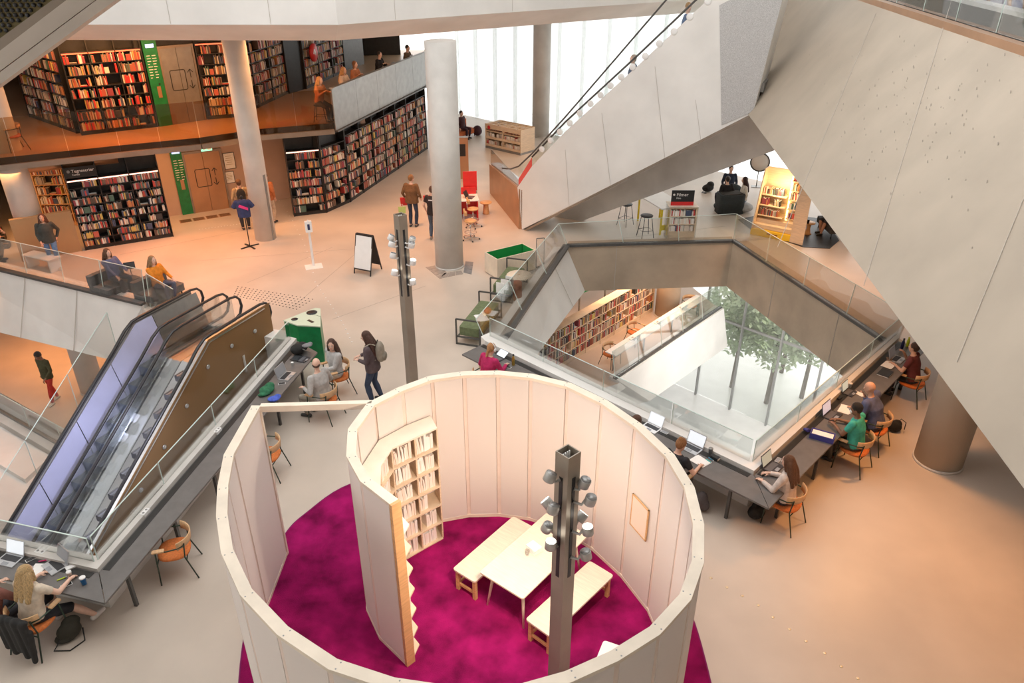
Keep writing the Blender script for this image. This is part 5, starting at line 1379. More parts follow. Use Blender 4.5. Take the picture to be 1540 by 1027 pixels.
def backpack(parent_person, info, col, straps=(.5, .46, .36)):
    """a worn backpack is a thing of its own"""
    p, inf = parent_person, info
    M = wm(p); c = M @ (inf['chest'] - inf['F'] * .21 - inf['U'] * .02)
    t = thing('backpack', col[1], 'bag', (c.x, c.y, c.z - .22), p.rotation_euler.z)
    b = MB(); b.ell((0, 0, .24), (.155, .095, .235)); b.ell((0, -.02, .13), (.15, .10, .13)); remeshed('bag_body', b, cloth('bp%d' % int(col[0][0] * 99 + col[0][1] * 50), col[0]), t, .014, 3)
    b = MB(); b.ell((0, -.095, .13), (.11, .045, .10)); remeshed('front_pocket', b, cloth('bpp%d' % int(col[0][0] * 99), tuple(x * .8 for x in col[0])), t, .012, 2)
    for sx in (-1, 1):
        mb = MB(); mb.tube([(sx * .09, .06, .42), (sx * .125, .16, .47), (sx * .14, .30, .38), (sx * .14, .31, .22), (sx * .13, .20, .08), (sx * .11, .07, .08)], .018, 6, flat=.5); part('strap', mb, cloth('strap', straps), t)
    mb = MB(); mb.tube([(-.03, .04, .46), (-.02, .03, .50), (.02, .03, .50), (.03, .04, .46)], .008, 6); part('handle', mb, M_black, t)
    return t
def seat_person(px, zh, fwd, chair_label, label, lean=.25, seat=.46, back=.0, with_chair=True, **kw):
    """place so that the head falls on pixel px at height zh"""
    f = Vector((fwd[0], fwd[1], 0)).normalized(); hp = G(px[0], px[1], zh)
    k = kw.get('h', 1.7) / 1.7
    d = math.sin(lean) * .51 * k + .03
    loc = Vector((hp.x, hp.y, 0)) - f * d
    z0 = kw.pop('z0', 0.); sh_ = kw.pop('shift', None)
    if sh_: loc += Vector((sh_[0], sh_[1], 0))
    loc.z = z0
    r = person(label, loc, f, seat=seat, lean=lean, **kw)
    if with_chair and chair_label:
        chair(chair_label, loc - f * .02, f)
    return r
DK = [(-.19, .40, .79), (.17, .42, .79)]
BLOND = (.62, .42, .20)
# ---- left front desk
fl = Vector((.26, .966, 0))
blonde, bi = seat_person((40, 862), 1.20, fl, 'orange armchair with a black jacket over its back', 'blonde long haired person in cream t-shirt typing at the left desk', lean=.22, hands=[(-.24, .44, .80), (.26, .50, .80)], hair='long', haircol=BLOND, top=(.72, .62, .50), sleeve='short', bottom=(.02, .02, .025), legs='short', shoes=(.75, .70, .66), feet=[(-.10, .42, .075), (.42, .55, .075)], h=1.66, vox=.012)
pl, _ = seat_person((-22, 866), 1.22, fl, None, 'person at the left picture edge with bare forearm on the desk', lean=.3, hands=[(-.2, .42, .8), (.22, .52, .80)], hair='short', top=(.25, .1, .08), sleeve='elbow', bottom=(.05, .05, .06), skin=0)
# ---- desk beside the escalators
fm = Vector((-.94, .34, 0))
seat_person((474, 550), 1.24, fm, 'orange armchair of the grey sweater man', 'balding man in grey sweater seated at the desk by the escalators', lean=.12, hair='bald', haircol=(.10, .06, .04), top=(.48, .46, .44), bottom=(.36, .33, .27), head=(-1.1, .05), hands=[(-.22, .30, .80), (.26, .25, .78)], girth=1.1, h=1.76, vox=.014, twist=-.2)
seat_person((497, 518), 1.24, (-.85, -.52), 'orange armchair turned sideways under the grey top woman', 'woman with long dark hair in grey top leaning on a chair back', lean=.05, hair='long', haircol=(.09, .04, .025), top=(.50, .49, .48), bottom=(.62, .52, .40), head=(1.05, .1), hands=[(-.1, .32, .72), (.42, -.22, .66, (.6, -.6, .2))], h=1.7, vox=.014, twist=.3)
sw, swi = person('standing woman in dark hoodie and blue jeans wearing a grey backpack', G(566, 604, 0), (-1, .12), h=1.70, lean=.06, hair='longfront', haircol=(.10, .045, .03), top=(.11, .08, .085), bottom=(.04, .06, .11), shoes=(.03, .03, .035), hands=[(-.12, .26, 1.10), (.10, .30, 1.08)], head=(.1, .25), feet=[(-.09, .06, .075), (.11, -.10, .075)], build=1.1, vox=.014)
backpack(sw, swi, ((.33, .29, .23), 'grey brown backpack on the standing woman'))
# ---- right desks
pk, pki = seat_person((738, 524), 1.24, FR, 'orange armchair of the pink sweater woman', 'woman with blonde ponytail and headphones in raspberry sweater at the desk', lean=.22, hair='pony', haircol=(.55, .27, .11), top=(.52, .02, .12), bottom=(.04, .04, .05), head=(0, .25), hands=[(-.20, .34, .78), (.17, .44, .79)], vox=.014)
seat_person((958, 634), 1.22, FR, None, 'brown haired reader mostly hidden behind the pavilion rim', lean=.25, hair='bob', haircol=(.13, .06, .035), top=(.45, .40, .38), hands=DK)
seat_person((1022, 668), 1.24, FR, 'orange armchair of the woman with a hair bun', 'woman with auburn bun in black top writing in a notebook', lean=.24, hair='bun', haircol=(.38, .17, .06), top=(.018, .02, .024), sleeve='short', bottom=(.22, .20, .20), head=(-.25, .35), hands=[(-.16, .36, .79), (.30, .42, .79)], build=.97, vox=.012)
seat_person((1187, 694), 1.25, FL, 'orange armchair of the woman with very long hair', 'woman with very long brown hair in pale top at the right desk', lean=.10, hair='long', haircol=(.15, .065, .03), top=(.72, .62, .56), bottom=(.05, .045, .05), head=(.2, .2), hands=[(-.22, .38, .80), (.06, .40, .80)], vox=.012)
seat_person((1290, 616), 1.25, FL, 'orange armchair of the green polo man', 'man in turquoise polo shirt and white mask at his laptop', lean=.16, skin=2, hair='short', haircol=(.018, .014, .012), top=(.06, .46, .36), sleeve='short', bottom=(.09, .08, .06), head=(.3, .25), hands=[(-.12, .42, .83), (.10, .46, .82)], mask=True, girth=1.06, h=1.76, vox=.012)
seat_person((1311, 584), 1.25, FL, 'orange armchair of the blue sweater man', 'bald broad man in blue sweater resting his chin at the desk', lean=.34, hair='bald', haircol=None, skin=1, top=(.10, .12, .23), bottom=(.05, .05, .06), head=(.2, .25), hands=[(-.22, .38, .80), (.02, .30, 1.02)], girth=1.3, h=1.8, vox=.014)
seat_person((1375, 522), 1.25, FL, 'orange armchair at the far end of the right desk', 'man in dark brown t-shirt at the far end of the right desk', lean=.22, hair='short', haircol=(.06, .03, .02), skin=1, top=(.12, .025, .025), sleeve='short', bottom=(.04, .04, .045), hands=[(-.16, .40, .80), (.12, .34, 1.0)], vox=.015)
# ---- walkers and standing visitors
person('woman walking in dark jacket and blue jeans beside the left column', G(86, 402, 0), (.45, -.9), h=1.68, hair='longfront', haircol=(.12, .05, .03), top=(.05, .055, .05), bottom=(.10, .20, .38), shoes=(.7, .66, .6), hands=[(-.22, -.06, .92), (.20, .14, .90)], feet=[(-.09, .24, .075), (.09, -.22, .11)], vox=.018, skin=1)
person('dark haired visitor in pale shirt behind the left column', G(58, 366, 0), (.8, -.5), h=1.68, hair='long', haircol=(.03, .025, .03), top=(.75, .66, .62), bottom=(.05, .05, .06), vox=.02)
person('visitor in red jacket at the left picture edge by the stair', G(2, 393, 0), (.9, .2), h=1.72, hair='short', top=(.62, .04, .03), bottom=(.06, .06, .05), hands=[(-.2, .2, .95), (.28, .24, .98)], vox=.02)
bl, bli = person('back view of visitor in olive top before the copper lift', G(371, 345, 0), (-.4, .9), h=1.72, hair='short', haircol=(.13, .06, .03), top=(.36, .26, .15), bottom=(.03, .03, .035), vox=.018)
backpack(bl, bli, ((.02, .02, .022), 'black backpack worn by the visitor before the lift'), (.02, .02, .02))
person('visitor in long rust coat half hidden by the thin column', G(409, 335, 0), (.3, .95), h=1.74, hair='short', haircol=(.05, .03, .02), top=(.42, .14, .05), bottom=(.50, .40, .30), vox=.018, build=1.15)
person('man in brown jacket carrying red and green bags seen from behind', G(622, 341, 0), (.25, .97), h=1.80, hair='short', haircol=(.30, .15, .06), top=(.17, .085, .035), bottom=(.035, .05, .09), hands=[(-.30, .12, 1.0), (.27, .16, 1.02)], head=(-.5, .1), build=1.22, vox=.018)
mt, mti = person('man in black staff t-shirt and jeans beside the thick column', G(653, 360, 0), (.2, .98), h=1.78, hair='short', haircol=(.10, .045, .03), top=(.03, .02, .02), sleeve='short', bottom=(.09, .12, .17), shoes=(.30, .27, .24), vox=.018)
person('person in olive shirt and bright red trousers on the lower floor', G(84, 604, -4), (-.35, -.94), h=1.82, hair='short', haircol=(.03, .02, .018), skin=2, top=(.075, .07, .03), bottom=(.58, .045, .03), shoes=(.75, .70, .60), hands=[(-.22, .22, 1.02), (.28, -.04, .90)], head=(.1, .5), feet=[(-.08, .16, .075), (.10, -.18, .075)], vox=.018)
# ---- sofa visitors behind the left parapet
fs = Vector((.88, -.42, 0)); SOF = (.42, .92)
seat_person((114, 400), 1.18, fs, None, 'visitor with brown hair in blue top on the low grey sofa', lean=-.12, seat=.40, with_chair=False, hair='longfront', haircol=(.13, .06, .03), top=(.14, .15, .26), bottom=(.07, .07, .08), hands=[(-.2, .34, .62), (.2, .36, .62)], vox=.018, shift=SOF)
seat_person((184, 414), 1.10, fs, None, 'visitor in bright orange jacket on the low grey sofa', lean=-.1, seat=.36, with_chair=False, hair='long', haircol=(.33, .20, .10), top=(.78, .26, .02), bottom=(.10, .11, .16), hands=[(-.2, .36, .6), (.2, .36, .6)], vox=.018, shift=SOF)
# ---- back of the hall
seat_person((694, 170), 1.22, (.7, -.5), None, 'visitor in dark clothes on the orange sofa by the bright facade', lean=-.05, seat=.42, with_chair=False, hair='short', haircol=(.06, .03, .03), top=(.06, .02, .025), bottom=(.05, .02, .03), vox=.022)
seat_person((1100, 253), 1.15, (-.1, -1), None, 'visitor in navy top sunk in the far dark bean bag', lean=-.25, seat=.34, with_chair=False, hair='short', haircol=(.03, .02, .02), top=(.02, .03, .06), bottom=(.03, .05, .12), vox=.02, feet=[(-.14, .5, .075), (.16, .52, .075)])
seat_person((1094, 271), 1.12, (-.2, .98), None, 'visitor in black top seen from behind in the middle of the bean bags', lean=-.05, seat=.36, with_chair=False, hair='short', haircol=(.03, .02, .02), top=(.025, .025, .03), bottom=(.03, .03, .05), vox=.02)
seat_person((1120, 273), 1.12, (-.9, .1), None, 'visitor with long dark hair in white cardigan by the bean bags', lean=.02, seat=.38, with_chair=False, hair='long', haircol=(.05, .02, .02), top=(.74, .70, .64), bottom=(.30, .40, .55), head=(-.2, .1), vox=.02)
seat_person((1262, 300), 1.2, (-.98, -.2), None, 'visitor with bare legs sitting behind the yellow bookcase', lean=-.05, seat=.42, with_chair=False, hair='short', top=(.10, .08, .08), bottom=(.04, .04, .05), legs='short', skin=1, vox=.02, feet=[(-.1, .50, .075), (.12, .40, .075)])
# ---- balcony
for px, lab, hc_, tp, hr in (((481, 122), 'blonde visitor in rust top lifting a phone on the balcony', (.55, .30, .12), (.50, .20, .08), 'long'), ((517, 107), 'long haired blonde visitor in white shirt at the balcony parapet', (.60, .34, .14), (.75, .60, .48), 'long'), ((534, 98), 'visitor in rust shirt behind the white shirt on the balcony', (.25, .11, .05), (.48, .20, .10), 'bob'), ((571, 83), 'visitor in black sweater at the balcony parapet', (.04, .025, .02), (.02, .02, .022), 'short'), ((613, 73), 'visitor in brown coat bending over a laptop at the balcony end', (.02, .02, .02), (.17, .11, .06), 'short')):
    seat_person(px, MZ + 1.34, (.9, -.35), None, lab, lean=.18, seat=.58, z0=MZ, with_chair=False, hair=hr, haircol=hc_, top=tp, bottom=(.05, .05, .06), hands=[(-.2, .34, .98), (.16, .36, 1.04)], vox=.02)
# ---- escalator riders
for x, y, lab, hcol in ((1035, 12, 'sandy haired man in blue shirt riding the escalator up', (.42, .26, .12)), (953, 90, 'pale haired rider lower down on the escalator', (.50, .40, .32))):
    hp = up_(x, y, -.78)
    person(lab, Vector((hp.x, hp.y, hp.z - 1.60)), UD if x > 1000 else -UD, h=1.7, hair='short', haircol=hcol, top=(.10, .16, .30), bottom=(.05, .05, .07), head=(-.9 if x > 1000 else .8, 0), vox=.018)

# headphones of the raspberry sweater woman, print on the staff shirt
hcv = pki['hc']; mb = MB(); mb.tube([hcv + Vector((.105 * math.cos(a), 0, .02 + .125 * math.sin(a))) for a in [math.pi * q / 10 for q in range(11)]], .010, 6); part('headphone_band', mb, M_white, pk)
for sx in (-1, 1):
    mb = MB(); mb.ell(hcv + Vector((sx * .105, 0, .0)), (.022, .036, .042)); part('headphone_cup', mb, M_white, pk)
mb = MB(); c = mti['chest'] - mti['F'] * .152 + mti['U'] * .07; mb.box(c, (.17, .012, .028)); part('shirt_print', mb, M_white, mt)
# ================================================================== PROPS
def softbag(name, label, cat, loc, blobs, m, rz=0., vox=.016, smooth=3, extras=()):
    t = thing(name, label, cat, loc, rz)
    b = MB()
    for c, r in blobs: b.ell(c, r)
    zm = min(v.z for v in b.v)
    remeshed('body', b, m, t, vox, smooth)
    for nm, pts, r, mm in extras:
        mb = MB(); mb.tube(pts, r, 6); part(nm, mb, mm, t)
    return t
M_bk = cloth('black_bag', (.02, .02, .02)); M_bk2 = cloth('charcoal', (.05, .045, .04))
softbag('tote_bag', 'dark olive tote bag with long strap lying on the floor below the left desk', 'bag', G(108, 958, 0), [((0, 0, .14), (.17, .11, .14)), ((.05, .05, .24), (.13, .08, .10)), ((-.06, 0, .05), (.16, .12, .05))], cloth('olive_black', (.035, .032, .022)), .6, extras=[('strap', [(-.12, -.05, .10), (-.24, -.14, .012), (-.05, -.26, .012), (.15, -.18, .012), (.17, -.05, .14)], .010, M_bk)])
softbag('backpack', 'grey backpack on the floor behind the woman with a bun', 'bag', G(1052, 766, 0), [((0, 0, .2), (.14, .11, .2)), ((.04, -.05, .13), (.10, .10, .12))], cloth('greybag', (.12, .10, .10)), .4, extras=[('strap', [(-.1, .1, .3), (-.16, .16, .2), (-.1, .12, .08)], .015, M_bk)])
softbag('backpack', 'black bag on the floor under the corner of the right desks', 'bag', G(1136, 778, 0), [((0, 0, .13), (.17, .13, .13)), ((.06, .06, .18), (.10, .10, .10))], M_bk, .4, extras=[('handle', [(-.05, 0, .24), (-.04, 0, .30), (.04, 0, .30), (.05, 0, .24)], .010, M_bk2)])
softbag('backpack', 'black bag on the floor behind the blue sweater man', 'bag', G(1342, 648, 0), [((0, 0, .12), (.16, .10, .12)), ((.05, .05, .16), (.10, .08, .10))], M_bk, -.5, extras=[('handle', [(.05, 0, .22), (.10, .05, .30), (.20, .05, .24), (.2, 0, .1)], .010, M_bk2)])
# black jacket over the blonde woman's chair
bl_loc = blonde.matrix_basis.translation; frz = blonde.rotation_euler.z
t = thing('jacket', 'black jacket hanging over the back of the blonde woman\'s chair', 'jacket', bl_loc + Matrix.Rotation(frz, 3, 'Z') @ Vector((0, -.30, .12)), frz)
b = MB()
for x, z0, z1, r in ((-.2, .10, .62, .06), (-.1, .02, .64, .07), (0, .08, .65, .06), (.1, .0, .64, .07), (.2, .06, .62, .06)): cap(b, (x, -.03 - .02 * math.sin(x * 30), z0), r * .8, (x, -.02, z1), r)
cap(b, (-.24, .0, .64), .04, (.24, .0, .64), .04); remeshed('cloth_body', b, M_bk, t, .016, 4)
b = MB(); cap(b, (.22, -.06, -.05), .04, (.24, 0, .45), .05); remeshed('sleeve', b, M_bk, t, .016, 3)
# heaps on the desk beside the escalators
softbag('jacket', 'green jacket heaped on the desk beside the escalators', 'jacket', gz(402, 590), [((0, 0, .07), (.16, .13, .07)), ((.08, .06, .10), (.10, .09, .08)), ((-.08, -.10, .04), (.14, .07, .035))], cloth('green_jacket', (.03, .17, .08), .4), .5)
softbag('scarf', 'bright blue scarf lying on the green jacket', 'scarf', gz(412, 602), [((0, 0, .04), (.13, .10, .04)), ((.08, .05, .055), (.07, .06, .05))], cloth('blue_scarf', (.08, .14, .62), .3), .2)
softbag('backpack', 'black backpack on the desk end beside the green recycling bin', 'bag', gz(449, 532), [((0, 0, .12), (.17, .15, .12)), ((.10, .10, .12), (.13, .12, .11))], M_bk, .3, extras=[('strap', [(.1, -.1, .16), (.2, -.14, .1), (.26, -.04, .03)], .012, M_grey)])
softbag('hoodie', 'crumpled grey hoodie on top of the black backpack', 'hoodie', gz(462, 521, .98), [((0, 0, .03), (.12, .09, .035)), ((.07, .03, .045), (.06, .05, .04))], cloth('grey_hood', (.22, .22, .23)), .3)
laptop('closed dark tablet lying by the black backpack', gz(457, 541), Vector((-.9, .3, 0)), M_lapd, M_screend, 179, w=.25, d=.18)
# green recycling bin
tp = [G(x, y, .98) for x, y in ((426, 482), (456, 470), (474, 463), (482, 464), (482, 491), (447, 489))]
bc = sum((p.xy for p in tp), Vector((0, 0))) / 6
t = thing('recycling_bin', 'faceted dark green recycling bin with pale green lid by the desk end', 'bin', (bc.x, bc.y, 0))
bp = [(bc + (p.xy - bc) * .97) for p in tp]
mb = MB(); mb.prism([tuple(p) for p in bp], 0, .955); part('bin_body', mb, M_green, t, world=True)
mid0, mid1 = lerp(tp[1].xy.to_3d(), tp[2].xy.to_3d(), .15).xy, lerp(tp[3].xy.to_3d(), tp[4].xy.to_3d(), .48).xy
for nm, pl in (('lid_panel', [tp[0].xy, tp[1].xy, mid0, mid1, tp[4].xy, tp[5].xy]), ('lid_panel', [mid0 + Vector((.01, .01)), tp[2].xy, tp[3].xy, mid1 + Vector((0, .02))])):
    mb = MB(); mb.prism([tuple(p) for p in pl], .956, .985); part(nm, mb, M_greent, t, world=True)
for x, y, w, h, r in ((443, 480, .16, .10, 'e'), (467, 483, .20, .07, 'r'), (469, 470, .26, .16, 'e')):
    p = G(x, y, .986); mb = MB()
    if r == 'e': mb.lathe((p.x, p.y, .986), [(.001, 0), (w / 2, 0), (w / 2, .004), (.001, .004)], 16)
    else: mb.box((p.x, p.y, .988), (w, h, .004), 0, Matrix.Rotation(-.7, 3, 'Z'))
    part('opening', mb, M_black, t, world=True)
# ---------------------------------------------------------------- floor studs
def studs(pts, r, h, m, name):
    mb = MB()
    for p in pts: mb.lathe((p[0], p[1], 0), [(r, 0), (r * .8, h), (.001, h)], 8)
    o = struct(name, mb, m, floor); o['kind'] = 'stuff'
q00, q10, q11, q01 = G(358, 431), G(470, 450), G(446, 465), G(352, 444)
studs([lerp(lerp(q00, q10, i / 19), lerp(q01, q11, i / 19), j / 5) for i in range(20) for j in range(6)], .022, .006, M_dark, 'tactile_studs')
line1 = [(420, 302), (432, 318), (440, 332), (447, 346), (455, 360), (462, 378), (468, 396), (474, 424), (482, 436), (490, 448), (497, 458), (505, 471), (513, 482), (520, 495), (526, 508), (532, 520)]
line2 = [(1069, 869), (1093, 883), (1116, 896), (1140, 910), (1162, 928), (1187, 946), (1212, 964), (1240, 982), (1265, 1002), (1290, 1020)]
dens = [lerp(G(*line1[i]), G(*line1[i + 1]), t) for i in range(len(line1) - 1) for t in (0, .5)]
studs(dens, .024, .006, M_white, 'guide_studs')
studs([G(*p) for p in line2], .026, .006, mat('brass_stud', (.85, .72, .5), .3, metal=.4), 'guide_studs')
studs([lerp(G(300, 345), G(410, 330), i / 24) for i in range(25)], .02, .006, M_white, 'guide_studs')
# ---------------------------------------------------------------- shirt stand, dispenser, A-board
p = G(376, 371); t = thing('shirt_stand', 'navy shirt with pink print displayed on a black cross-foot stand', 'shirt stand', p, .2)
mb = MB()
for a in range(4):
    an = a * math.pi / 2 + .6; mb.bar((0, 0, .03), (.32 * math.cos(an), .32 * math.sin(an), .012), .05, .024)
part('foot', mb, M_black, t)
mb = MB(); mb.tube([(0, 0, .02), (0, 0, 1.06)], .016, 8); part('pole', mb, M_black, t)
b = MB(); R_, Y_ = Vector((1, 0, 0)), Vector((0, 1, 0))
torso(b, [(Vector((0, 0, z)), R_, Y_, w, d) for z, w, d in ((1.02, .20, .13), (1.15, .205, .14), (1.35, .21, .14), (1.52, .20, .12), (1.60, .12, .08))])
for sx in (-1, 1): cap(b, (sx * .19, 0, 1.52), .075, (sx * .31, 0, 1.34), .078, flat1=True)
remeshed('shirt', b, cloth('navy_shirt', (.035, .05, .14)), t, .018, 3)
mb = MB(); mb.sheet([(-.12, -.155, 1.40), (.16, -.155, 1.28), (.17, -.155, 1.36), (-.08, -.155, 1.48)], .012); part('print', mb, mat('hot_pink', (.80, .05, .25), .6), t)
mb = MB(); mb.ell((0, 0, 1.67), (.05, .05, .07)); part('neck_block', mb, M_black, t)
p = G(472, 401); t = thing('sanitizer_stand', 'white hand sanitizer dispenser on a thin white stand', 'dispenser', p, .35)
mb = MB(); mb.box((0, 0, .006), (.52, .42, .012)); part('base_plate', mb, M_white, t)
mb = MB(); mb.box((0, .05, .62), (.07, .04, 1.2)); part('stem', mb, M_white, t)
mb = MB(); mb.box((0, 0, 1.30), (.20, .12, .34)); d_ = part('dispenser', mb, M_white, t)
mb = MB(); mb.box((0, -.062, 1.30), (.07, .006, .18)); part('window', mb, mat('navy_window', (.03, .04, .12), .3), d_)
mb = MB(); mb.tube([(0, -.02, 1.47), (0, -.02, 1.51)], .02, 8); part('pump', mb, M_white, t)
f0, f1, f2, tl, tr_ = G(532, 411), G(558, 416), G(578, 401), None, None
w_ = (f1 - f0); wd = w_.length; wn = w_.normalized(); dep = Vector((-wn.y, wn.x, 0))
t = thing('folding_sign', 'white A-board sign with black frame standing on the floor', 'sign', f0, math.atan2(wn.y, wn.x))
hgt = 1.18; dp = .62
for nm, y0, mfc in (('front_board', 0., M_white), ('back_board', dp, M_dark)):
    sgn = 1 if y0 == 0 else -1
    A_, B2, C2, D2 = Vector((.02, y0, .10)), Vector((wd - .02, y0, .10)), Vector((wd - .02, dp / 2 - sgn * .02, hgt)), Vector((.02, dp / 2 - sgn * .02, hgt))
    mb = MB(); mb.sheet([lerp(A_, D2, .08), lerp(B2, C2, .08), lerp(B2, C2, .96), lerp(A_, D2, .96)], .012); part(nm, mb, mfc, t)
    mb = MB()
    for a, b in ((Vector((.02, y0, 0)), D2), (Vector((wd - .02, y0, 0)), C2), (D2, C2), (lerp(A_, D2, .06), lerp(B2, C2, .06))): mb.bar(a, b, .028, .028)
    part('frame', mb, M_black, t)
mb = MB(); mb.bar((.03, .17, .55), (.03, dp - .17, .55), .012, .012); part('brace', mb, M_steel, t)
# bags held by the brown jacket man
def hold_bag(label, px, z, m, s=1.):
    p = G(*px, z); t = thing('shopping_bag', label, 'bag', (p.x, p.y, z - .0), .2)
    mb = MB(); w, d, h = .13 * s, .05 * s, .24 * s
    mb.hexa([(-w, -d, 0), (w, -d, 0), (w, d, 0), (-w, d, 0), (-w * 1.1, -d * .6, h), (w * 1.1, -d * .6, h), (w * 1.1, d * .6, h), (-w * 1.1, d * .6, h)]); part('bag_body', mb, m, t)
    mb = MB(); mb.tube([(-.05, 0, h), (-.03, 0, h + .09), (.03, 0, h + .09), (.05, 0, h)], .007, 6); part('handle', mb, M_white, t)
hold_bag('red shopping bag in the left hand of the brown jacket man', (609, 308), .72, M_red, 1.1)
hold_bag('pale green shopping bag below the red bag', (605, 320), .52, mat('lime_bag', (.45, .60, .20), .6), .9)
hold_bag('red folder bag in the right hand of the brown jacket man', (643, 304), .78, M_red)
# ---------------------------------------------------------------- reception corner behind the thick column
p = G(694, 268); t = thing('info_pillar', 'tall copper coloured information pillar behind the thick column', 'pillar', p, .1)
mb = MB(); mb.box((0, 0, .85), (.62, .22, 1.7)); part('panel', mb, M_copper, t)
mb = MB(); mb.box((0, 0, 1.71), (.66, .26, .02)); part('top_cap', mb, M_bronze, t)
mb = MB(); mb.box((0, -.112, 1.2), (.40, .006, .5)); part('screen', mb, M_dark, t)
p = G(694, 322); t = thing('reception_desk', 'red reception desk with white top beside the thick column', 'desk', p, .15)
mb = MB(); mb.box((0, 0, .50), (1.1, .05, 1.0)); part('front_panel', mb, M_red, t)
for sx in (-1, 1): mb = MB(); mb.box((sx * .53, -.35, .36), (.04, .7, .72)); part('side_panel', mb, M_red, t)
mb = MB(); mb.box((0, -.40, .735), (1.16, .80, .03)); part('desk_top', mb, M_white, t)
mb = MB(); mb.box((.35, .08, 1.2), (.5, .04, .7)); part('screen_back', mb, M_red, t)
mb = MB(); mb.tube([(.58, .1, 0), (.58, .1, 1.5)], .02, 8); part('pole', mb, M_steel, t)
q = wm(t) @ Vector((.30, -.45, .751))
laptop('dark laptop on the white reception desk top', q, Vector((-1, .3, 0)), M_lapd, M_screend, 115)
def swivel(label, px, rz, seat=.62):
    p = G(*px); t = thing('swivel_stool', label, 'stool', p, rz)
    mb = MB()
    for a in range(5):
        an = a * 2 * math.pi / 5; mb.bar((0, 0, .09), (.29 * math.cos(an), .29 * math.sin(an), .06), .035, .025)
    part('base', mb, M_chrome, t)
    for a in range(5):
        an = a * 2 * math.pi / 5; mb = MB(); mb.ell((.29 * math.cos(an), .29 * math.sin(an), .028), (.028, .028, .028), 0, None, 8, 6); part('castor', mb, M_black, t)
    mb = MB(); mb.tube([(0, 0, .08), (0, 0, seat)], .022, 8); part('column', mb, M_chrome, t)
    mb = MB(); mb.tube([(.20 * math.cos(a * .5236), .20 * math.sin(a * .5236), .26) for a in range(12)], .010, 6, closed=True)
    for a in range(3): an = a * 2.1; mb.tube([(0, 0, .26), (.2 * math.cos(an), .2 * math.sin(an), .26)], .007, 6)
    part('foot_ring', mb, M_chrome, t)
    mb = MB(); mb.lathe((0, 0, seat), [(.05, 0), (.19, .01), (.21, .035), (.19, .055), (.001, .06)], 20); part('seat', mb, M_pine_o, t)
    mb = MB(); rr = []
    for k in range(9):
        a = math.radians(-140 + 100 * k / 8 + 0); c, s = math.cos(a), math.sin(a)
        e = 1 - abs(k - 4) / 4 * .35
        rr.append([Vector((.20 * c, .20 * s, seat + .34 - .12 * e)), Vector((.215 * c, .215 * s, seat + .34 - .12 * e)), Vector((.225 * c, .225 * s, seat + .34 + .12 * e)), Vector((.21 * c, .21 * s, seat + .34 + .12 * e))])
    mb.rings(rr); part('backrest', mb, M_pine_o, t)
    mb = MB(); mb.tube([(0, -.05, seat), (0, -.20, seat + .06), (0, -.215, seat + .3)], .012, 6); part('back_stem', mb, M_chrome, t)
swivel('high orange swivel stool on castors nearest the thick column', (708, 360), -1.3)
swivel('high orange swivel stool behind the red reception desk corner', (712, 341), -1.3)
p = G(731, 321); t = thing('side_table', 'orange mushroom shaped side table near the escalator newel', 'table', p)
mb = MB(); mb.lathe((0, 0, 0), [(.13, 0), (.12, .02), (.10, .2), (.09, .36), (.12, .40)], 20); part('pedestal', mb, M_pine_o, t)
mb = MB(); mb.lathe((0, 0, .40), [(.001, 0), (.21, .0), (.22, .02), (.21, .04), (.001, .04)], 24); part('table_top', mb, M_pine_o, t)
# ---------------------------------------------------------------- book display cart at the back
a, b = G(730, 222), G(783, 234); dv = (b - a); L = dv.length; dn = dv.normalized()
t = thing('book_cart', 'pale wooden book display cart with open top compartments by the facade', 'display', a, math.atan2(dn.y, dn.x))
D = 1.0
mb = MB(); mb.box((L / 2, D / 2, .05), (L, D, .1)); part('plinth', mb, M_grey, t)
for x in (.015, L / 2, L - .015): mb = MB(); mb.box((x, D / 2, .62), (.03, D, 1.04)); part('upright', mb, M_birch, t)
mb = MB(); mb.box((L / 2, D / 2, .62), (L - .08, .03, 1.0)); part('middle_panel', mb, M_birch, t)
for z in (.12, .48, .82): mb = MB(); mb.box((L / 2, D / 2, z), (L - .07, D - .04, .025)); part('shelf_board', mb, M_birch, t)
for y in (.01, D - .01): mb = MB(); mb.box((L / 2, y, 1.05), (L, .025, .22)); part('top_edge', mb, M_birch, t)
for k in range(6):
    mb = MB(); mb.box((L * (k + .5) / 6, D / 2, 1.08), (.02, D - .03, .16)); part('compartment', mb, M_birch, t)
for z in (.235, .595):
    mb = MB(); mb.box((L / 2, .015, z - .06), (L - .07, .02, .10)); part('lip', mb, M_birch, t)
mb = MB(); mb.cyl((0, 0, 0), .09, .01, 16); mb.v = [Vector((.25 + v.x, -.004 - v.z, 1.0 + v.y)) for v in mb.v]; part('round_sticker', mb, M_red, t)
rb = random.Random(33); M0 = wm(t)
for z in (.136, .496):
    for xa, xb in ((.04, L / 2 - .03), (L / 2 + .03, L - .04)):
        fill_row((M0 @ Vector((xa, .03, 0))).xy, (M0 @ Vector((xb, .03, 0))).xy, z, .28, .2, PALP + PAL[:4], 'book in the wooden display cart by the facade', 'books in the display cart', .9, rb)
for k in range(7):
    x0 = L * (k - .5) / 6 + .03 if k else .05
    for y0 in (.1, .55):
        if k < 6: fill_row((M0 @ Vector((max(.05, x0), y0, 0))).xy, (M0 @ Vector((min(L - .05, x0 + L / 6 - .06), y0, 0))).xy, .85, .28, .15, [(.30, .14, .10), (.45, .2, .12), (.2, .1, .1), (.6, .4, .3)], 'book in a top compartment of the wooden display cart', 'books in the top compartments', .95, rb)
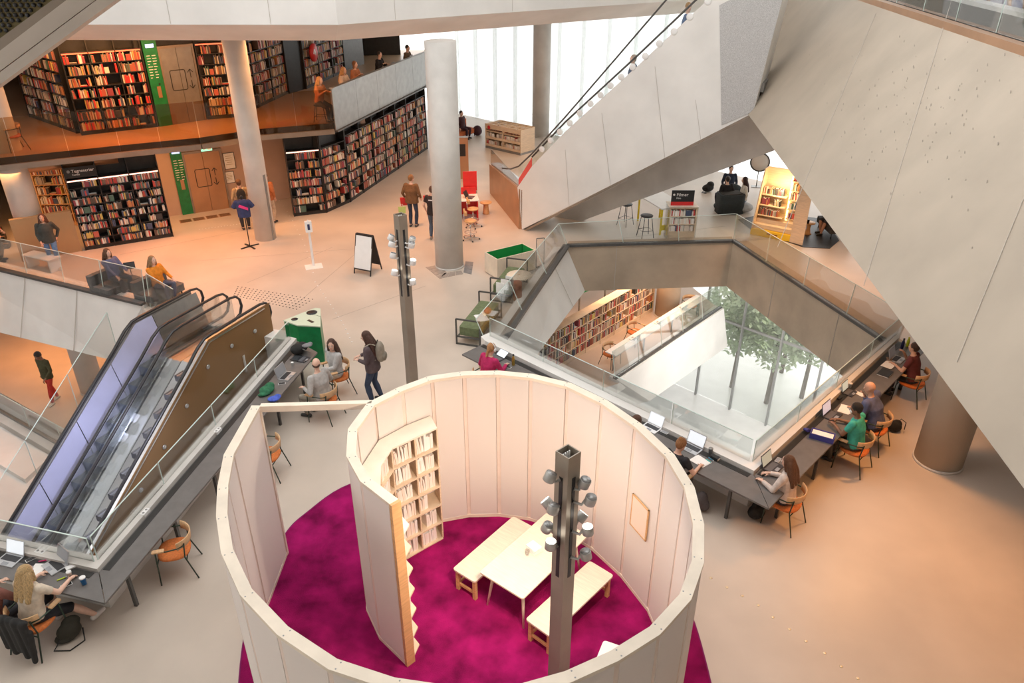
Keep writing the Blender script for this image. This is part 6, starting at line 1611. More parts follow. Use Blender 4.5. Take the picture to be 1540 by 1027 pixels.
# sofa and bag of the sitter at the back
def sofa(label, loc, rz, w, d, m, seat=.42, arm=True, back=.78, legm=M_black):
    t = thing('sofa', label, 'sofa', loc, rz)
    b = MB(); b.prism([(p.x, p.y) for p in rounded_rect([(-w / 2, -d / 2, 0), (w / 2, -d / 2, 0), (w / 2, d / 2, 0), (-w / 2, d / 2, 0)], .06)], seat - .20, seat); part('seat_cushion', b, m, t)
    b = MB(); b.prism([(p.x, p.y) for p in rounded_rect([(-w / 2, -d / 2 - .02, 0), (w / 2, -d / 2 - .02, 0), (w / 2, -d / 2 + .16, 0), (-w / 2, -d / 2 + .16, 0)], .05)], seat + .001, back); part('backrest', b, m, t)
    for sx in (-1, 1):
        for sy in (-1, 1): mb = MB(); mb.tube([(sx * (w / 2 - .08), sy * (d / 2 - .08), 0), (sx * (w / 2 - .09), sy * (d / 2 - .09), seat - .2)], .02, 8); part('leg', mb, legm, t)
    return t
M_greyf = cloth('grey_felt', (.13, .125, .12)); M_orangef = cloth('orange_felt', (.62, .16, .05))
pb = seat_person
sp = G(694, 170, 1.22)
sofa('orange sofa by the bright facade', Vector((sp.x - .05, sp.y + .1, 0)), math.atan2(-.5, .7) - math.pi / 2, 1.5, .8, M_orangef, seat=.38)
softbag('backpack', 'dark wine red backpack beside the orange sofa', 'bag', G(718, 204), [((0, 0, .26), (.24, .2, .26)), ((.1, .1, .2), (.18, .16, .2))], cloth('wine', (.06, .02, .03)), .3, .03, extras=[('strap', [(-.2, 0, .4), (-.34, 0, .3), (-.28, 0, .1)], .02, M_bk)])
# ---------------------------------------------------------------- 'Filmer' shelf, bar stools, table
a, b = G(1003, 362), G(1043, 362); L = (b - a).length
fs_ = bookshelf('low film shelf of pale wood and glass with a black sign', (a.x, a.y), (b.x, b.y), 0, 1.12, .55, 1, 3, PALP + PAL[:5], 'film case in the low wooden shelf under the black sign', 'film cases in the low shelf', m=M_birch, back=M_birch, rnd=random.Random(44), fillr=.95, plinth=.3)
mb = MB(); mb.box((-.02, .27, .58), (.02, .62, 1.16)); part('glass_side', mb, G_clear, fs_)
mb = MB(); mb.box((L + .02, .27, .58), (.02, .62, 1.16)); part('glass_side', mb, G_clear, fs_)
mb = MB(); mb.box((L / 2, .27, 1.17), (L + .08, .62, .02)); part('glass_top', mb, M_oakr, fs_)
mb = MB(); mb.box((L / 2 - .05, .12, 1.50), (.74, .03, .38)); sgn_ = part('sign_board', mb, M_black, fs_)
mb = MB(); mb.box((L / 2 - .05, .118, 1.25), (.74, .034, .12)); part('red_band', mb, M_red, fs_)
text('lettering', 'Filmer', .15, (L / 2 - .26, .10, 1.50), 0, math.pi / 2, M_paper, sgn_)
text('lettering', 'Films', .075, (L / 2 - .26, .10, 1.41), 0, math.pi / 2, M_paper, sgn_)
mb = MB(); mb.cyl((0, 0, 0), .035, .006, 12); mb.v = [Vector((L / 2 - .34 + v.x, .10 - v.z, 1.55 + v.y)) for v in mb.v]; part('round_emblem', mb, M_paper, sgn_)
def barstool(label, loc, rz=0., h=.72, m=M_black, s=1.0):
    t = thing('bar_stool', label, 'stool', loc, rz)
    for sx in (-1, 1):
        for sy in (-1, 1): mb = MB(); mb.tube([(sx * .22 * s, sy * .20 * s, 0), (sx * .13 * s, sy * .12 * s, h)], .012, 6); part('leg', mb, M_black, t)
    mb = MB(); z = h * .35; q = .22 - .09 * .35
    mb.tube([(-q * s, -q * .9 * s, z), (q * s, -q * .9 * s, z), (q * s, q * .9 * s, z), (-q * s, q * .9 * s, z)], .009, 6, closed=True); part('foot_rail', mb, M_black, t)
    mb = MB(); mb.lathe((0, 0, h), [(.05, -.01), (.19 * s, .0), (.215 * s, .03), (.2 * s, .045), (.001, .03)], 18); part('seat', mb, m, t)
    return t
barstool('black bar stool beside the low film shelf', G(970, 356), .3)
barstool('black bar stool under the rising escalator body', G(940, 338), .8)
for px, l in (((481, 122), 'phone lifting visitor'), ((517, 107), 'white shirt visitor'), ((534, 98), 'rust shirt visitor'), ((571, 83), 'black sweater visitor'), ((613, 73), 'brown coat visitor')):
    hp = G(px[0], px[1], MZ + 1.34); f = Vector((.9, -.35, 0)).normalized()
    barstool('dark stool of the %s on the balcony' % l, Vector((hp.x, hp.y, MZ)) - f * .12, 0, .52)
p = G(992, 340); t = thing('work_table', 'white high table with yellow frame behind the film shelf', 'table', p, .35)
mb = MB(); mb.box((0, 0, .93), (1.0, 1.7, .04)); part('table_top', mb, M_white, t)
for sx in (-1, 1):
    for sy in (-1, 1): mb = MB(); mb.box((sx * .44, sy * .78, .455), (.05, .05, .909)); part('leg', mb, mat('yellow_lacquer', (.80, .62, .02), .4, nscale=5, namt=.05), t)
mb = MB(); mb.box((0, -.78, .25), (.83, .05, .18)); part('cross_rail', mb, MATS['yellow_lacquer'], t)
# ---------------------------------------------------------------- bean bags, backpack, mirror
def beanbag(label, px, s=1., rz=0., m=None):
    return softbag('bean_bag', label, 'bean bag', G(*px), [((0, 0, .17 * s), (.46 * s, .46 * s, .17 * s)), ((0, -.25 * s, .42 * s), (.42 * s, .20 * s, .30 * s))], m or cloth('slate', (.035, .045, .05)), rz, .03, 4)
p = G(1099, 322)
t = thing('pouf', 'dark slate tub pouf with flat sides in front of the seated group', 'pouf', p, .1)
mb = MB(); mb.prism([(x.x, x.y) for x in rounded_rect([(-.48, -.1, 0), (.48, -.1, 0), (.48, .55, 0), (-.48, .55, 0)], .2, 6)], 0, .72, smooth=True); part('body', mb, cloth('slate', (.035, .045, .05)), t)
mb = MB(); mb.prism([(x.x, x.y) for x in rounded_rect([(-.40, -.02, 0), (.40, -.02, 0), (.40, .48, 0), (-.40, .48, 0)], .16, 6)], .721, .745); part('cushion', mb, M_bk2, t)
hp = G(1100, 253, 1.15); beanbag('navy bean bag under the visitor in the navy top', (1101, 305), .95, math.pi)
hp = G(1094, 271, 1.12); softbag('bean_bag', 'dark bean bag under the visitor seen from behind', 'bean bag', Vector((hp.x + .02, hp.y - .05, 0)), [((0, 0, .16), (.42, .42, .16))], cloth('slate', (.035, .045, .05)), 0, .03)
hp = G(1120, 273, 1.12); softbag('bean_bag', 'pale grey bean bag under the visitor in the white cardigan', 'bean bag', Vector((hp.x + .05, hp.y, 0)), [((0, 0, .17), (.40, .40, .17))], cloth('pale_grey', (.42, .42, .42)), 0, .03)
softbag('backpack', 'black backpack lying alone on the floor behind the film shelf', 'bag', G(1064, 288), [((0, 0, .15), (.26, .18, .15)), ((.1, 0, .26), (.16, .14, .14))], M_bk, .4, .025, extras=[('strap', [(-.2, -.1, .15), (-.36, -.12, .03), (-.2, -.2, .02)], .02, M_bk)])
p = G(1140, 262, 0); pm_ = G(1143, 244, 1.0)
t = thing('round_mirror', 'round white framed mirror on a thin stand by the facade', 'mirror', (pm_.x, pm_.y, 0), -.3)
mb = MB(); mb.tube([(0, 0, 0), (0, .05, .62)], .02, 8); mb.box((0, 0, .01), (.4, .3, .02)); part('stand', mb, M_grey, t)
Rx = Matrix.Rotation(math.pi / 2, 3, 'X')
mb = MB(); mb.lathe((0, 0, 1.0), [(.001, -.01), (.33, -.01), (.33, .02), (.001, .02)], 28, R=Rx); part('mirror_glass', mb, mat('peach_mirror', (.85, .78, .70), .15), t)
mb = MB(); mb.tube([(.36 * math.cos(a * .2618), 0, 1.0 + .36 * math.sin(a * .2618)) for a in range(24)], .03, 8, closed=True); part('frame', mb, M_darkg, t)
# ---------------------------------------------------------------- yellow lit bookcase
a, b, c = G(1128, 352), G(1187, 364), G(1206, 369)
dv = (b - a); L = dv.length; dn = dv.normalized(); nb = Vector((-dn.y, dn.x, 0))
t = thing('book_nook', 'folded plywood book nook with yellow base and warm light', 'bookshelf', a, math.atan2(dn.y, dn.x))
HN = 2.15
M_yel = mat('yellow_base', (.95, .62, .03), .45, nscale=4, namt=.05)
mb = MB(); mb.box((L / 2, .45, .11), (L, .9, .22)); part('base', mb, M_yel, t)
mb = MB(); mb.box((L / 2, .88, HN / 2 + .1), (L, .04, HN - .2)); part('back_panel', mb, M_birch, t)
mb = MB(); mb.hexa([(0, .0, .22), (.04, .0, .22), (.04, .86, .22), (0, .86, .22), (0, .5, HN), (.04, .5, HN), (.04, .86, HN), (0, .86, HN)]); part('side_panel', mb, M_birch, t)
mb = MB(); mb.hexa([(L, -.02, 0), (L + .45, -.10, 0), (L + .45, -.06, 0), (L, .88, 0), (L, .05, HN), (L + .42, .02, HN - .1), (L + .42, .06, HN - .1), (L, .88, HN)]); part('wing_panel', mb, M_birch, t)
for k, (z, y0) in enumerate(((.62, .3), (.95, .38), (1.3, .45))):
    mb = MB(); mb.box((L * .35, (y0 + .86) / 2, z), (L * .62, .86 - y0, .03)); part('shelf_board', mb, M_birch, t)
for z in (.55, .88, 1.2, 1.52, 1.84):
    mb = MB(); mb.box((L * .84, .74, z), (L * .30, .24, .025)); part('side_shelf', mb, M_birch, t)
for k in range(2): mb = MB(); mb.box((L / 2, .25 + .2 * k, .30 + .14 * k), (L - .06, .28, .14)); part('bench_step', mb, M_birch, t)
mb = MB(); mb.box((L * .67, .80, 1.2), (.05, .05, 1.7)); part('light_strip', mb, mat('warm_strip', (1.0, .72, .28), .4, emit=4.), t)
mb = MB(); mb.box((L * .55, -.004, .13), (.36, .008, .05)); part('lettering_strip', mb, mat('brown_print', (.35, .15, .03), .6), t)
M0 = wm(t); rb = random.Random(51)
for z, y0 in ((.636, .34), (.966, .42), (1.316, .5)):
    fill_row((M0 @ Vector((.06, y0, 0))).xy, (M0 @ Vector((L * .60, y0, 0))).xy, z, .25, .16, PAL, 'book on the wide shelves of the yellow based nook', 'books in the yellow nook', .7, rb)
for z in (.563, .893, 1.213, 1.533, 1.853):
    fill_row((M0 @ Vector((L * .70, .64, 0))).xy, (M0 @ Vector((L * .98, .64, 0))).xy, z, .25, .16, PAL, 'book on the side shelves of the yellow based nook', 'books on the nook side shelves', .95, rb)
bp_ = M0 @ Vector((L * .5, .3, 1.6)); lamp('book_nook_light', 'POINT', bp_, 45, (1.0, .70, .35), .15)
mt_ = [G(x, y) for x, y in ((1208, 372), (1248, 374), (1262, 362), (1240, 330), (1205, 325), (1150, 322), (1110, 330), (1130, 346))]
mb = MB(); mb.prism([(p.x, p.y) for p in mt_], .0, .012); single('floor_mat', mb, M_dark, 'black floor mat behind and beside the yellow book nook', 'mat')
p = G(1214, 352); t = thing('side_table', 'small orange side table with a cup behind the book nook', 'table', p)
mb = MB(); mb.lathe((0, 0, .013), [(.14, 0), (.10, .03), (.06, .2), (.09, .38)], 18); part('pedestal', mb, M_pine_o, t)
mb = MB(); mb.lathe((0, 0, .393), [(.001, 0), (.2, 0), (.2, .03), (.001, .03)], 20); part('table_top', mb, M_pine_o, t)
cup('dark cup on the small orange side table', (1215, 336), M_black, .045, .12, M_black, z=.43)
hp = G(1262, 300, 1.2); sofa('dark low sofa under the visitor with bare legs', Vector((hp.x + .05, hp.y, .013)), math.pi / 2, 1.3, .8, M_bk2, seat=.40)
# ---------------------------------------------------------------- benches by the atrium edge
bd = (Vector(P1) - Vector(P5)).normalized(); br = Vector((bd.y, -bd.x))
def lounge(label, c0, ln, m, wd=.62):
    """c0: near left floor corner; runs along bd"""
    t = thing('lounge_bench', label, 'bench', V3(c0, 0), math.atan2(bd.y, bd.x) - math.pi / 2)
    mb = MB(); mb.prism([(p.x, p.y) for p in rounded_rect([(.05, .05, 0), (wd - .05, .05, 0), (wd - .05, ln - .05, 0), (.05, ln - .05, 0)], .06)], .24, .46); part('seat_cushion', mb, m, t)
    for y in (0, ln):
        mb = MB()
        for a, b in (((0, y, 0), (0, y, .70)), ((wd, y, 0), (wd, y, .70)), ((0, y, .70), (wd, y, .70)), ((0, y, .02), (wd, y, .02)), ((0, y, .22), (wd, y, .22))): mb.bar(a, b, .035, .035)
        part('end_frame', mb, M_darkg, t)
    for x in (.03, wd - .03): mb = MB(); mb.bar((x, .02, .21), (x, ln - .02, .21), .03, .04); part('side_rail', mb, M_darkg, t)
    return t
M_gl = cloth('moss_leather', (.16, .20, .10))
n0 = Vector(G2(687, 517)); lounge('moss green bench with black end frames nearest the pink sweater woman', n0, 1.7, M_gl)
n1_ = Vector(G2(738, 452)); lounge('moss green bench with black end frames below the open green box', n1_, 1.5, M_gl)
p = V3(n0 + bd * 1.0 + br * .48, .461); softbag('cushion', 'orange cushion on the moss green bench', 'cushion', p, [((0, 0, .07), (.10, .14, .07))], M_orangef)
for k, (x, y, l) in enumerate(((724, 478, 'open white magazine on the near moss green bench'), (735, 470, 'white newspaper lying open on the near moss green bench'))):
    q = G(x, y, .462); sheets(l, (x, y), .9 * k + .3, 3, .28, .38, z=.462)
for k in range(3):
    q = G(752 + 7 * k, 440 - 5 * k, .47)
    t = thing('magazine', ('first', 'second', 'third')[k] + ' pale magazine leaning in the row on the far bench', 'magazine', (q.x, q.y, .461), 1.2)
    mb = MB(); mb.box((0, 0, .15), (.02, .22, .30)); part('cover', mb, M_paper, t); mb = MB(); mb.box((.011, 0, .2), (.002, .18, .12)); part('cover_print', mb, mat('pink_print', (.75, .45, .45), .7), t)
q = G(778, 436, .3); mb = MB(); mb.lathe((q.x, q.y, 0), [(.11, 0), (.13, .03), (.13, .52), (.11, .56), (.001, .57)], 18); single('bolster_stool', mb, cloth('rust', (.38, .12, .06)), 'rust brown round stool at the end of the far bench', 'stool')
# open box with green lining
a, b = G(748, 421), G(805, 406); dv = b - a; L = dv.length; dn = dv.normalized()
t = thing('open_crate', 'open pale wooden crate with bright green inside by the atrium glass', 'crate', a, math.atan2(dn.y, dn.x))
H_, D_ = .62, .70
for c, s in (((L / 2, .015, H_ / 2 + .03), (L, .03, H_)), ((L / 2, D_ - .015, H_ / 2 + .03), (L, .03, H_)), ((.015, D_ / 2, H_ / 2 + .03), (.03, D_ - .062, H_)), ((L - .015, D_ / 2, H_ / 2 + .03), (.03, D_ - .062, H_))):
    mb = MB(); mb.box(c, s); part('side_board', mb, M_pine, t)
for c, s in (((L / 2, .036, H_ / 2 + .03), (L - .07, .008, H_ - .02)), ((L / 2, D_ - .036, H_ / 2 + .03), (L - .07, .008, H_ - .02)), ((.036, D_ / 2, H_ / 2 + .03), (.008, D_ - .09, H_ - .02)), ((L - .036, D_ / 2, H_ / 2 + .03), (.008, D_ - .09, H_ - .02)), ((L / 2, D_ / 2, .20), (L - .08, D_ - .09, .02))):
    mb = MB(); mb.box(c, s); part('green_lining', mb, mat('bright_green', (.02, .30, .07), .45), t)
mb = MB(); mb.box((L / 2, D_ / 2, .015), (L - .1, D_ - .1, .03)); part('foot', mb, M_black, t)
q = G(781, 413, .50); t = thing('round_table', 'small round plywood table beside the open green crate', 'table', (q.x, q.y, 0))
mb = MB(); mb.lathe((0, 0, .47), [(.001, 0), (.36, 0), (.37, .012), (.36, .025), (.001, .025)], 30); part('table_top', mb, M_pine, t)
mb = MB(); mb.tube([(0, 0, .0), (0, 0, .47)], .025, 8); mb.lathe((0, 0, 0), [(.2, 0), (.2, .01), (.03, .02)], 20); part('pedestal', mb, M_grey, t)
mb = MB(); mb.ell((0, 0, .505), (.03, .02, .012)); part('centre_cap', mb, M_pine_o, t)
q = G(812, 402); t = thing('frame_stand', 'slender grey frame stand behind the open green crate', 'stand', q, .2)
mb = MB()
for a, b in (((-.12, 0, 0), (-.12, 0, .95)), ((.12, 0, 0), (.12, 0, .95)), ((-.12, 0, .95), (.12, 0, .95)), ((-.12, 0, .02), (.12, 0, .02))): mb.bar(a, b, .022, .022)
part('frame', mb, M_grey, t); mb = MB(); mb.box((0, 0, .68), (.21, .008, .5)); part('pane', mb, G_clear, t)
# ---------------------------------------------------------------- sofa and white table behind the left parapet
for x, y, l in ((110, 421, 'long dark grey sofa under the visitor in the blue top'), (184, 437, 'dark grey sofa under the visitor in the orange jacket')):
    hp = G(114, 400, 1.18) if x < 150 else G(184, 414, 1.10)
    sofa(l, Vector((hp.x - .02 + SOF[0], hp.y + SOF[1], 0)), math.atan2(-.42, .88) - math.pi / 2, 1.1, .8, M_greyf, seat=.33, back=.62)
p = G(68, 404); t = thing('coffee_table', 'white sloping topped low table beside the left column', 'table', p, -.42)
mb = MB(); mb.box((0, 0, .42), (1.2, .4, .04)); part('table_top', mb, M_white, t)
for sx in (-1, 1): mb = MB(); mb.box((sx * .5, 0, .2), (.05, .36, .399)); part('leg', mb, M_white, t)
p = G(150, 421, .55) + Vector((SOF[0], SOF[1], 0)); t = thing('tablet_arm', 'small black tablet on a low stand before the visitor in blue', 'tablet', (p.x, p.y, 0), .4)
mb = MB(); mb.tube([(0, 0, 0), (0, 0, .55)], .015, 8); mb.lathe((0, 0, 0), [(.12, 0), (.12, .012), (.02, .02)], 16); part('stand', mb, M_black, t)
mb = MB(); mb.box((0, 0, .60), (.30, .02, .20), 0, Matrix.Rotation(-.5, 3, 'X')); part('tablet', mb, M_black, t)
# ---------------------------------------------------------------- stair at the far left, shelf behind it
p0 = Vector((-17.0, 22.6, 0)); t = thing('stair', 'dark wooden stair with lit treads at the left picture edge', 'stair', (p0.x, p0.y, 0))
for k in range(8):
    a = Vector((-17.4, 22.75, 0)) + Vector((-.2, .2, .17)) * k
    mb = MB(); mb.bar(a + Vector((-.9, -.35, .08)), a + Vector((.95, .40, .08)), .34, .16); st_ = part('step', mb, M_dark, t, world=True)
    mb = MB(); mb.bar(a + Vector((-.9 + .06, -.35 - .12, .166)), a + Vector((.95 + .06, .40 - .12, .166)), .05, .012); part('nosing', mb, M_copper, st_, world=True)
bookshelf('warm lit bookshelf along the stair left of the comics shelf', (-17.3, 25.0), (-14.35, 25.3), .0, 2.85, .3, 3, 8, PAL, 'book in the warm lit stair shelf', 'books in the stair shelf', rnd=random.Random(61), m=M_pine_o, back=M_dark, fillr=.85)
mb = MB(); mb.tube([(-17.6, 21.4, 2.72), (-12.6, 23.9, 2.72)], .16, 12); single('ventilation_duct', mb, M_copper, 'copper coloured ventilation duct under the balcony edge', 'duct')
# ---------------------------------------------------------------- balcony extras
q = G(25, 226, MZ); chair('dark framed armchair with orange seat on the balcony at the picture edge', (q.x, q.y, MZ), (-.5, -.6))
wv = (Vector(w1) - Vector(w0)).normalized(); wq = Vector(w0) + wv * .75; wn_ = Vector((wv.y, -wv.x))
t = thing('hose_reel', 'round red fire hose cabinet disc on the upper shelf', 'hose reel', V3(wq + wn_ * .1, MZ + 1.05), math.atan2(wv.y, wv.x))
mb = MB(); mb.lathe((0, 0, .3), [(.001, 0), (.34, 0), (.36, .02), (.36, .09), (.001, .10)], 28, R=Matrix.Rotation(math.pi / 2, 3, 'X')); part('disc', mb, M_red, t)
mb = MB(); mb.box((-.06, -.105, .34), (.08, .006, .2), 0, Matrix.Rotation(.5, 3, 'Y')); mb.box((.08, -.105, .27), (.05, .006, .16)); mb.ell((.02, -.105, .40), (.05, .006, .04)); part('symbol', mb, M_white, t)
a, b = Vector(mz_edge[5]), Vector(mz_edge[6]); d_ = (b - a).normalized(); n_ = Vector((-d_.y, d_.x))
t = thing('desk', 'long dark bar desk behind the grey balcony parapet', 'desk', V3(a + n_ * .3, MZ))
mb = MB(); mb.bar(V3(a + n_ * .28 + d_ * .2, MZ + .93), V3(b + n_ * .28 - d_ * .2, MZ + .93), .42, .04); part('desk_top', mb, M_desk, t, world=True)
for k in range(5): q = a + (b - a) * (k + .5) / 5 + n_ * .28; mb = MB(); mb.bar(V3(q, MZ), V3(q, MZ + .91), .05, .05); part('leg', mb, M_darkg, t, world=True)
for k, (s_, l) in enumerate(((.62, 'laptop with bright screen before the black sweater visitor'), (.84, 'laptop with bright screen before the brown coat visitor'))):
    q = a + (b - a) * s_ + n_ * .28; laptop(l, V3(q, MZ + .951), V3(-n_, 0), M_lap, M_screen, 110)
# ---------------------------------------------------------------- lower atrium storey
p0_, p1_ = Vector((2.12, 22.6)), Vector((5.53, 26.5)); dv = (p1_ - p0_).normalized()
bookshelf('long low plywood bookcase on the lower floor seen through the atrium', tuple(p0_ - dv * 1.9), tuple(p1_), -4, 1.55, .36, 8, 4, PAL, 'book in the low plywood bookcase on the lower floor', 'books in the lower plywood bookcase', m=M_birch, back=M_birch, rnd=random.Random(71), fillr=.85, plinth=.14)
for k, (x, y, fx, l) in enumerate(((953, 515, (1, -.9), 'first armchair on the lower floor facing the white parapet'), (917, 548, (1, -.9), 'second armchair on the lower floor facing the white parapet'), (1035, 474, (.4, -1), 'third armchair by the column on the lower floor'))):
    q = G(x, y, -4); chair(l, (q.x, q.y, -4), fx)
ld = (fb - fa).normalized(); ln_ = Vector((-ld.y, ld.x, 0))
t = thing('desk', 'white narrow desk along the lower white parapet', 'desk', fa + ln_ * .55)
mb = MB(); mb.bar(fa + ln_ * .62 + ld * .4 + Vector((0, 0, .72)), fb + ln_ * .62 - ld * .8 + Vector((0, 0, .72)), .45, .035); part('desk_top', mb, M_white, t, world=True)
for k in range(4): q = lerp(fa + ld * .6, fb - ld, k / 3) + ln_ * .62; mb = MB(); mb.bar(q, q + Vector((0, 0, .70)), .05, .05); part('leg', mb, M_grey, t, world=True)
for k in range(3):
    q = lerp(fa, fb, .25 + .22 * k) + ln_ * .62 + Vector((0, 0, .74)); laptop(('first', 'second', 'third')[k] + ' pale laptop on the lower parapet desk', q, -ln_, MATS['white_laptop'], M_screen, 110)
t = thing('display_board', 'dark green display board above the lower bookcase', 'board', (3.1, 26.3, -4), .7)
mb = MB(); mb.box((0, 0, 1.5), (1.6, .05, .9)); part('board', mb, M_green, t)
for sx in (-1, 1): mb = MB(); mb.box((sx * .7, 0, .52), (.05, .05, 1.05)); part('post', mb, M_grey, t)
# ---------------------------------------------------------------- trees outside the street facade
M_bark = mat('bark', (.16, .12, .09), .9, nscale=10, namt=.3); M_leaf = mat('overexposed_leaf', (.70, .82, .60), .6, nscale=1.5, namt=.3)  # leaf colour paled to stand in for the overexposed daylight outside
def tree(label, px, h, seed):
    p = G(*px, -9.5); r = random.Random(seed)
    t = thing('tree', label, 'tree', p, 0., 'young street trees outside the facade')
    mb = MB(); mb.tube([(0, 0, 0), (.05, .02, h * .3), (.0, .05, h * .6), (.05, 0, h * .92)], [.11, .09, .06, .02], 8)
    for k in range(7):
        a = r.uniform(0, 6.28); z = h * r.uniform(.35, .7); mb.tube([(.02, .02, z), (.5 * math.cos(a), .5 * math.sin(a), z + .5), (1.0 * math.cos(a), 1.0 * math.sin(a), z + 1.2)], [.04, .03, .012], 6)
    part('trunk', mb, M_bark, t)
    vs = []; fs = []
    for k in range(3200):
        u = r.random() ** .45; a = r.uniform(0, 6.283); b = math.acos(r.uniform(-1, 1))
        c = Vector((1.7 * u * math.sin(b) * math.cos(a), 1.7 * u * math.sin(b) * math.sin(a), h * .66 + h * .36 * u * math.cos(b)))
        s = r.uniform(.09, .19); R = Matrix.Rotation(r.uniform(0, 6.28), 3, 'Z') @ Matrix.Rotation(r.uniform(-1, 1), 3, 'X')
        o = len(vs); vs += [c + R @ Vector(q) for q in ((-s * .5, 0, 0), (0, -s, 0), (s * .5, 0, .01), (0, s, .01))]; fs.append((o, o + 1, o + 2, o + 3))
    mb = MB(); mb.add(vs, fs); o = part('foliage', mb, M_leaf, t); o['kind'] = 'stuff'
for k, (px, h) in enumerate((((1152, 606), 6.2), ((1100, 582), 6.0), ((1205, 598), 6.0), ((1262, 612), 6.0), ((1175, 560), 6.6))):
    tree('young pale green street tree with thin trunk outside the glass facade', px, h, 80 + k)
# ---------------------------------------------------------------- near dark beam at the top left, lit ledge at the top right
M_taupe = mat('taupe_beam', (.62, .55, .48), .45, metal=.3, nscale=2, namt=.1)
def near(pts, Y, th, m, name, parent): mb = MB(); mb.sheet([atY(x, y, Y) for x, y in pts], th); return part(name, mb, m, parent, world=True)
nbm = thing('stair_flank', 'dark metal stair flank with perforated panel close to the viewer', 'stair', atY(0, 130, 5.0))
near([(-90, 196), (0, 130), (178, 0), (260, -60), (222, -60), (150, 0), (0, 112), (-90, 178)], 5.0, .10, M_taupe, 'lower_beam', nbm)
near([(-90, 176), (0, 110), (148, 0), (220, -60), (170, -60), (105, 0), (0, 80), (-90, 146)], 5.03, .10, M_taupe, 'upper_beam', nbm)
near([(-90, 147), (0, 81), (106, 0), (171, -60), (148, -60), (82, 0), (0, 60), (-90, 126)], 5.06, .06, M_bronze, 'edge_strip', nbm)
pp = near([(-90, 127), (0, 61), (83, 0), (149, -60), (-90, -60)], 5.09, .02, mat('olive_perforated', (.16, .125, .05), .5, metal=.3), 'perforated_panel', nbm)
mb = MB()
for i in range(-2, 14):
    for j in range(-2, 12):
        x, y = i * 9.2 + (4.6 if j % 2 else 0), j * 7.6
        if x > -20 and y > -20 and y < 54 - x * .74:
            c = atY(x, y, 5.075); mb.lathe(c, [(.001, 0), (.0135, 0), (.0135, .004), (.001, .004)], 8, R=Matrix.Rotation(math.pi / 2, 3, 'X'))
o = part('holes', mb, M_black, pp, world=True); o['kind'] = 'stuff'
# lilac wall panel with brown ribs behind the right storey glass
tq = T2 + tdir * 2.2
t = thing('ribbed_wall_panel', 'lilac wall panel with brown curved ribs behind the white ledge at the top right', 'chair', tq + tn * 1.2)
for k in range(3):
    c = tq + tdir * (k * 1.5 - 1.2) + tn * 1.15
    mb = MB(); mb.bar(c - tdir * .70 + tu * .45, c + tdir * .70 + tu * .45, .5, .9); part('lilac_panel', mb, mat('lilac_white_panel', (.62, .62, .78), .8, nscale=10, namt=.06), t, world=True)
    for q in range(2):
        e = c + tdir * (q * .6 - .3) - tn * .27
        mb = MB(); mb.tube([e + tu * .05, e + tdir * .08 + tu * .35, e + tdir * .24 + tu * .62, e + tdir * .45 + tu * .85], .05, 8, flat=.5); part('curved_rib', mb, M_copper, t, world=True)
bt_ = balustrade('glass balustrade on the edge of the sloped right storey', Tn + tn * .22 + tu * .14, T3 + tn * .22 + tu * .14, (0, 0, .95), None, 1.8)
# perforated lining panel and lower flank of the central escalator body
mp = MB(); mp.sheet([up_(1082, 8, .012), up_(1190, -50, .012), up_(1132, 168, .012), up_(1085, 188, .012)], .02)
mpo = struct('trim_13', mp, mat('perforated_zinc', (.60, .60, .60), .4, metal=.4, nscale=70, namt=.35))
sf = MB(); sf.sheet([up_(796, 346, -1.75), up_(858, 338, -1.75), up_(1175, 222, -1.75), up_(1160, 150, -1.75)], .12); struct('wall_escalator_flank', sf, M_conc)
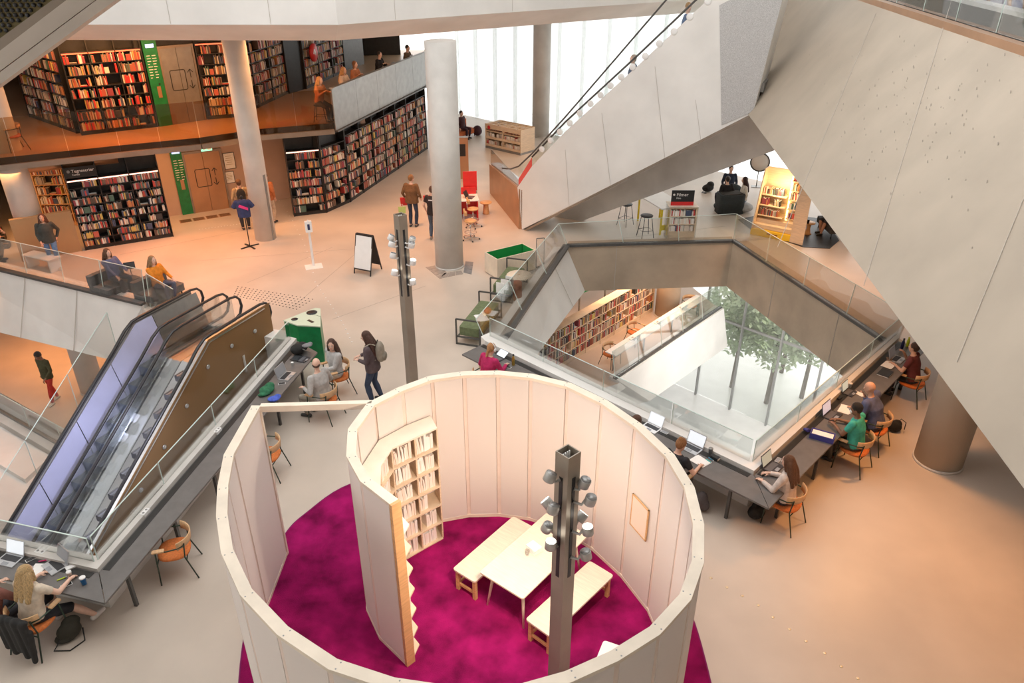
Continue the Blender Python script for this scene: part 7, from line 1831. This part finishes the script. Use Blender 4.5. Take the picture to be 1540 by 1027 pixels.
# ================================================================== BOOKS (nearest 300 one by one, the rest as stuff)
def make_books():
    Rc = Matrix.Identity(3)
    bm_c = MB()       # unit book: x thickness, y depth (spine at +y... front), z height
    bm_c.box((0, 0, .5), (1, .04, 1), 0); bm_c.v = [Vector((a.x, a.y + .48, a.z)) for a in bm_c.v]
    bm_c.box((-.47, -.02, .5), (.06, .96, 1), 0); bm_c.box((.47, -.02, .5), (.06, .96, 1), 0); bm_c.box((0, -.03, .5), (.88, .92, .95), 1)
    ume = bm_c.mesh('book', [objcolor('book_cover', .55), M_paper])
    camp = Vector((0, 0, CAMZ))
    def size(b): return b[3] * max(b[2], .02) / (b[0] - camp).length_squared
    order = sorted(BOOKS, key=lambda b: -size(b))
    # keep only books whose spot falls inside the picture among the 300
    def vis(b):
        d = b[0] - camp; a = C_ * d.y - S_ * d.z
        if a <= 0: return False
        x = 770 + F * d.x / a; y = 513.5 - F * (S_ * d.y + C_ * d.z) / a
        return -5 < x < 1545 and -5 < y < 1032
    top = [b for b in order if vis(b)][:300]; ids = set(map(id, top)); rest = [b for b in order if id(b) not in ids and vis(b)]
    def xf(b):
        base, yaw, th, h, d, col, lab, grp, tilt, flat = b
        R = Matrix.Rotation(yaw - math.pi / 2, 3, 'Z') @ Matrix.Rotation(tilt, 3, 'Y')
        off_ = R @ Vector((0, -d / 2, 0))
        lift = abs(math.sin(tilt)) * th / 2
        return Matrix.Translation(base + off_ + Vector((0, 0, lift + .0005))) @ R.to_4x4() @ Matrix.Diagonal((th, d, h, 1))
    names = [((.5, .5, .5), 'pale'), ]
    def cname(c):
        r, g, b = c; mx = max(c)
        if mx < .18: return 'dark'
        if min(c) > .83: return 'white'
        if min(c) > .72: return 'cream'
        if min(c) > .6: return 'peach'
        if min(c) > .5: return 'cream'
        if r > .5 and g < .2: return 'red'
        if r > .6 and g > .45: return 'yellow'
        if r > .5 and g < .45: return 'orange'
        if b > r and b > g: return 'blue'
        if g > r: return 'green'
        return 'brown' if r < .5 else 'grey'
    for b in top:
        o = bpy.data.objects.new('book', ume); COL.objects.link(o); o.matrix_basis = xf(b); o.color = (*b[5], 1)
        pale = False
        o['label'] = b[6] if pale else cname(b[5]) + ' ' + b[6]; o['category'] = 'book'; o['group'] = b[7] if pale else cname(b[5]) + ' ' + b[7]
    vs = []; fs = []; cols = []
    cube = [(-.5, -.5, 0), (.5, -.5, 0), (.5, .5, 0), (-.5, .5, 0), (-.5, -.5, 1), (.5, -.5, 1), (.5, .5, 1), (-.5, .5, 1)]
    cf = [(0, 3, 2, 1), (4, 5, 6, 7), (0, 1, 5, 4), (1, 2, 6, 5), (2, 3, 7, 6), (3, 0, 4, 7)]
    for b in rest:
        M = xf(b); o = len(vs); vs += [tuple(M @ Vector(c)) for c in cube]
        for k, f in enumerate(cf):
            fs.append([i + o for i in f]); cols += [(.88, .86, .80, 1) if k in (1, 2) else (*b[5], 1)] * 4
    me = bpy.data.meshes.new('book_rows'); me.from_pydata(vs, [], fs)
    at = me.color_attributes.new('Col', 'FLOAT_COLOR', 'CORNER'); at.data.foreach_set('color', [x for c in cols for x in c])
    me.materials.append(attrcolor('book_row_cover', .55))
    o = bpy.data.objects.new('book_rows', me); COL.objects.link(o); o['kind'] = 'stuff'
    o['label'] = 'rows of many coloured books in the far black and wooden shelves'; o['category'] = 'books'
finish_people()
make_books()
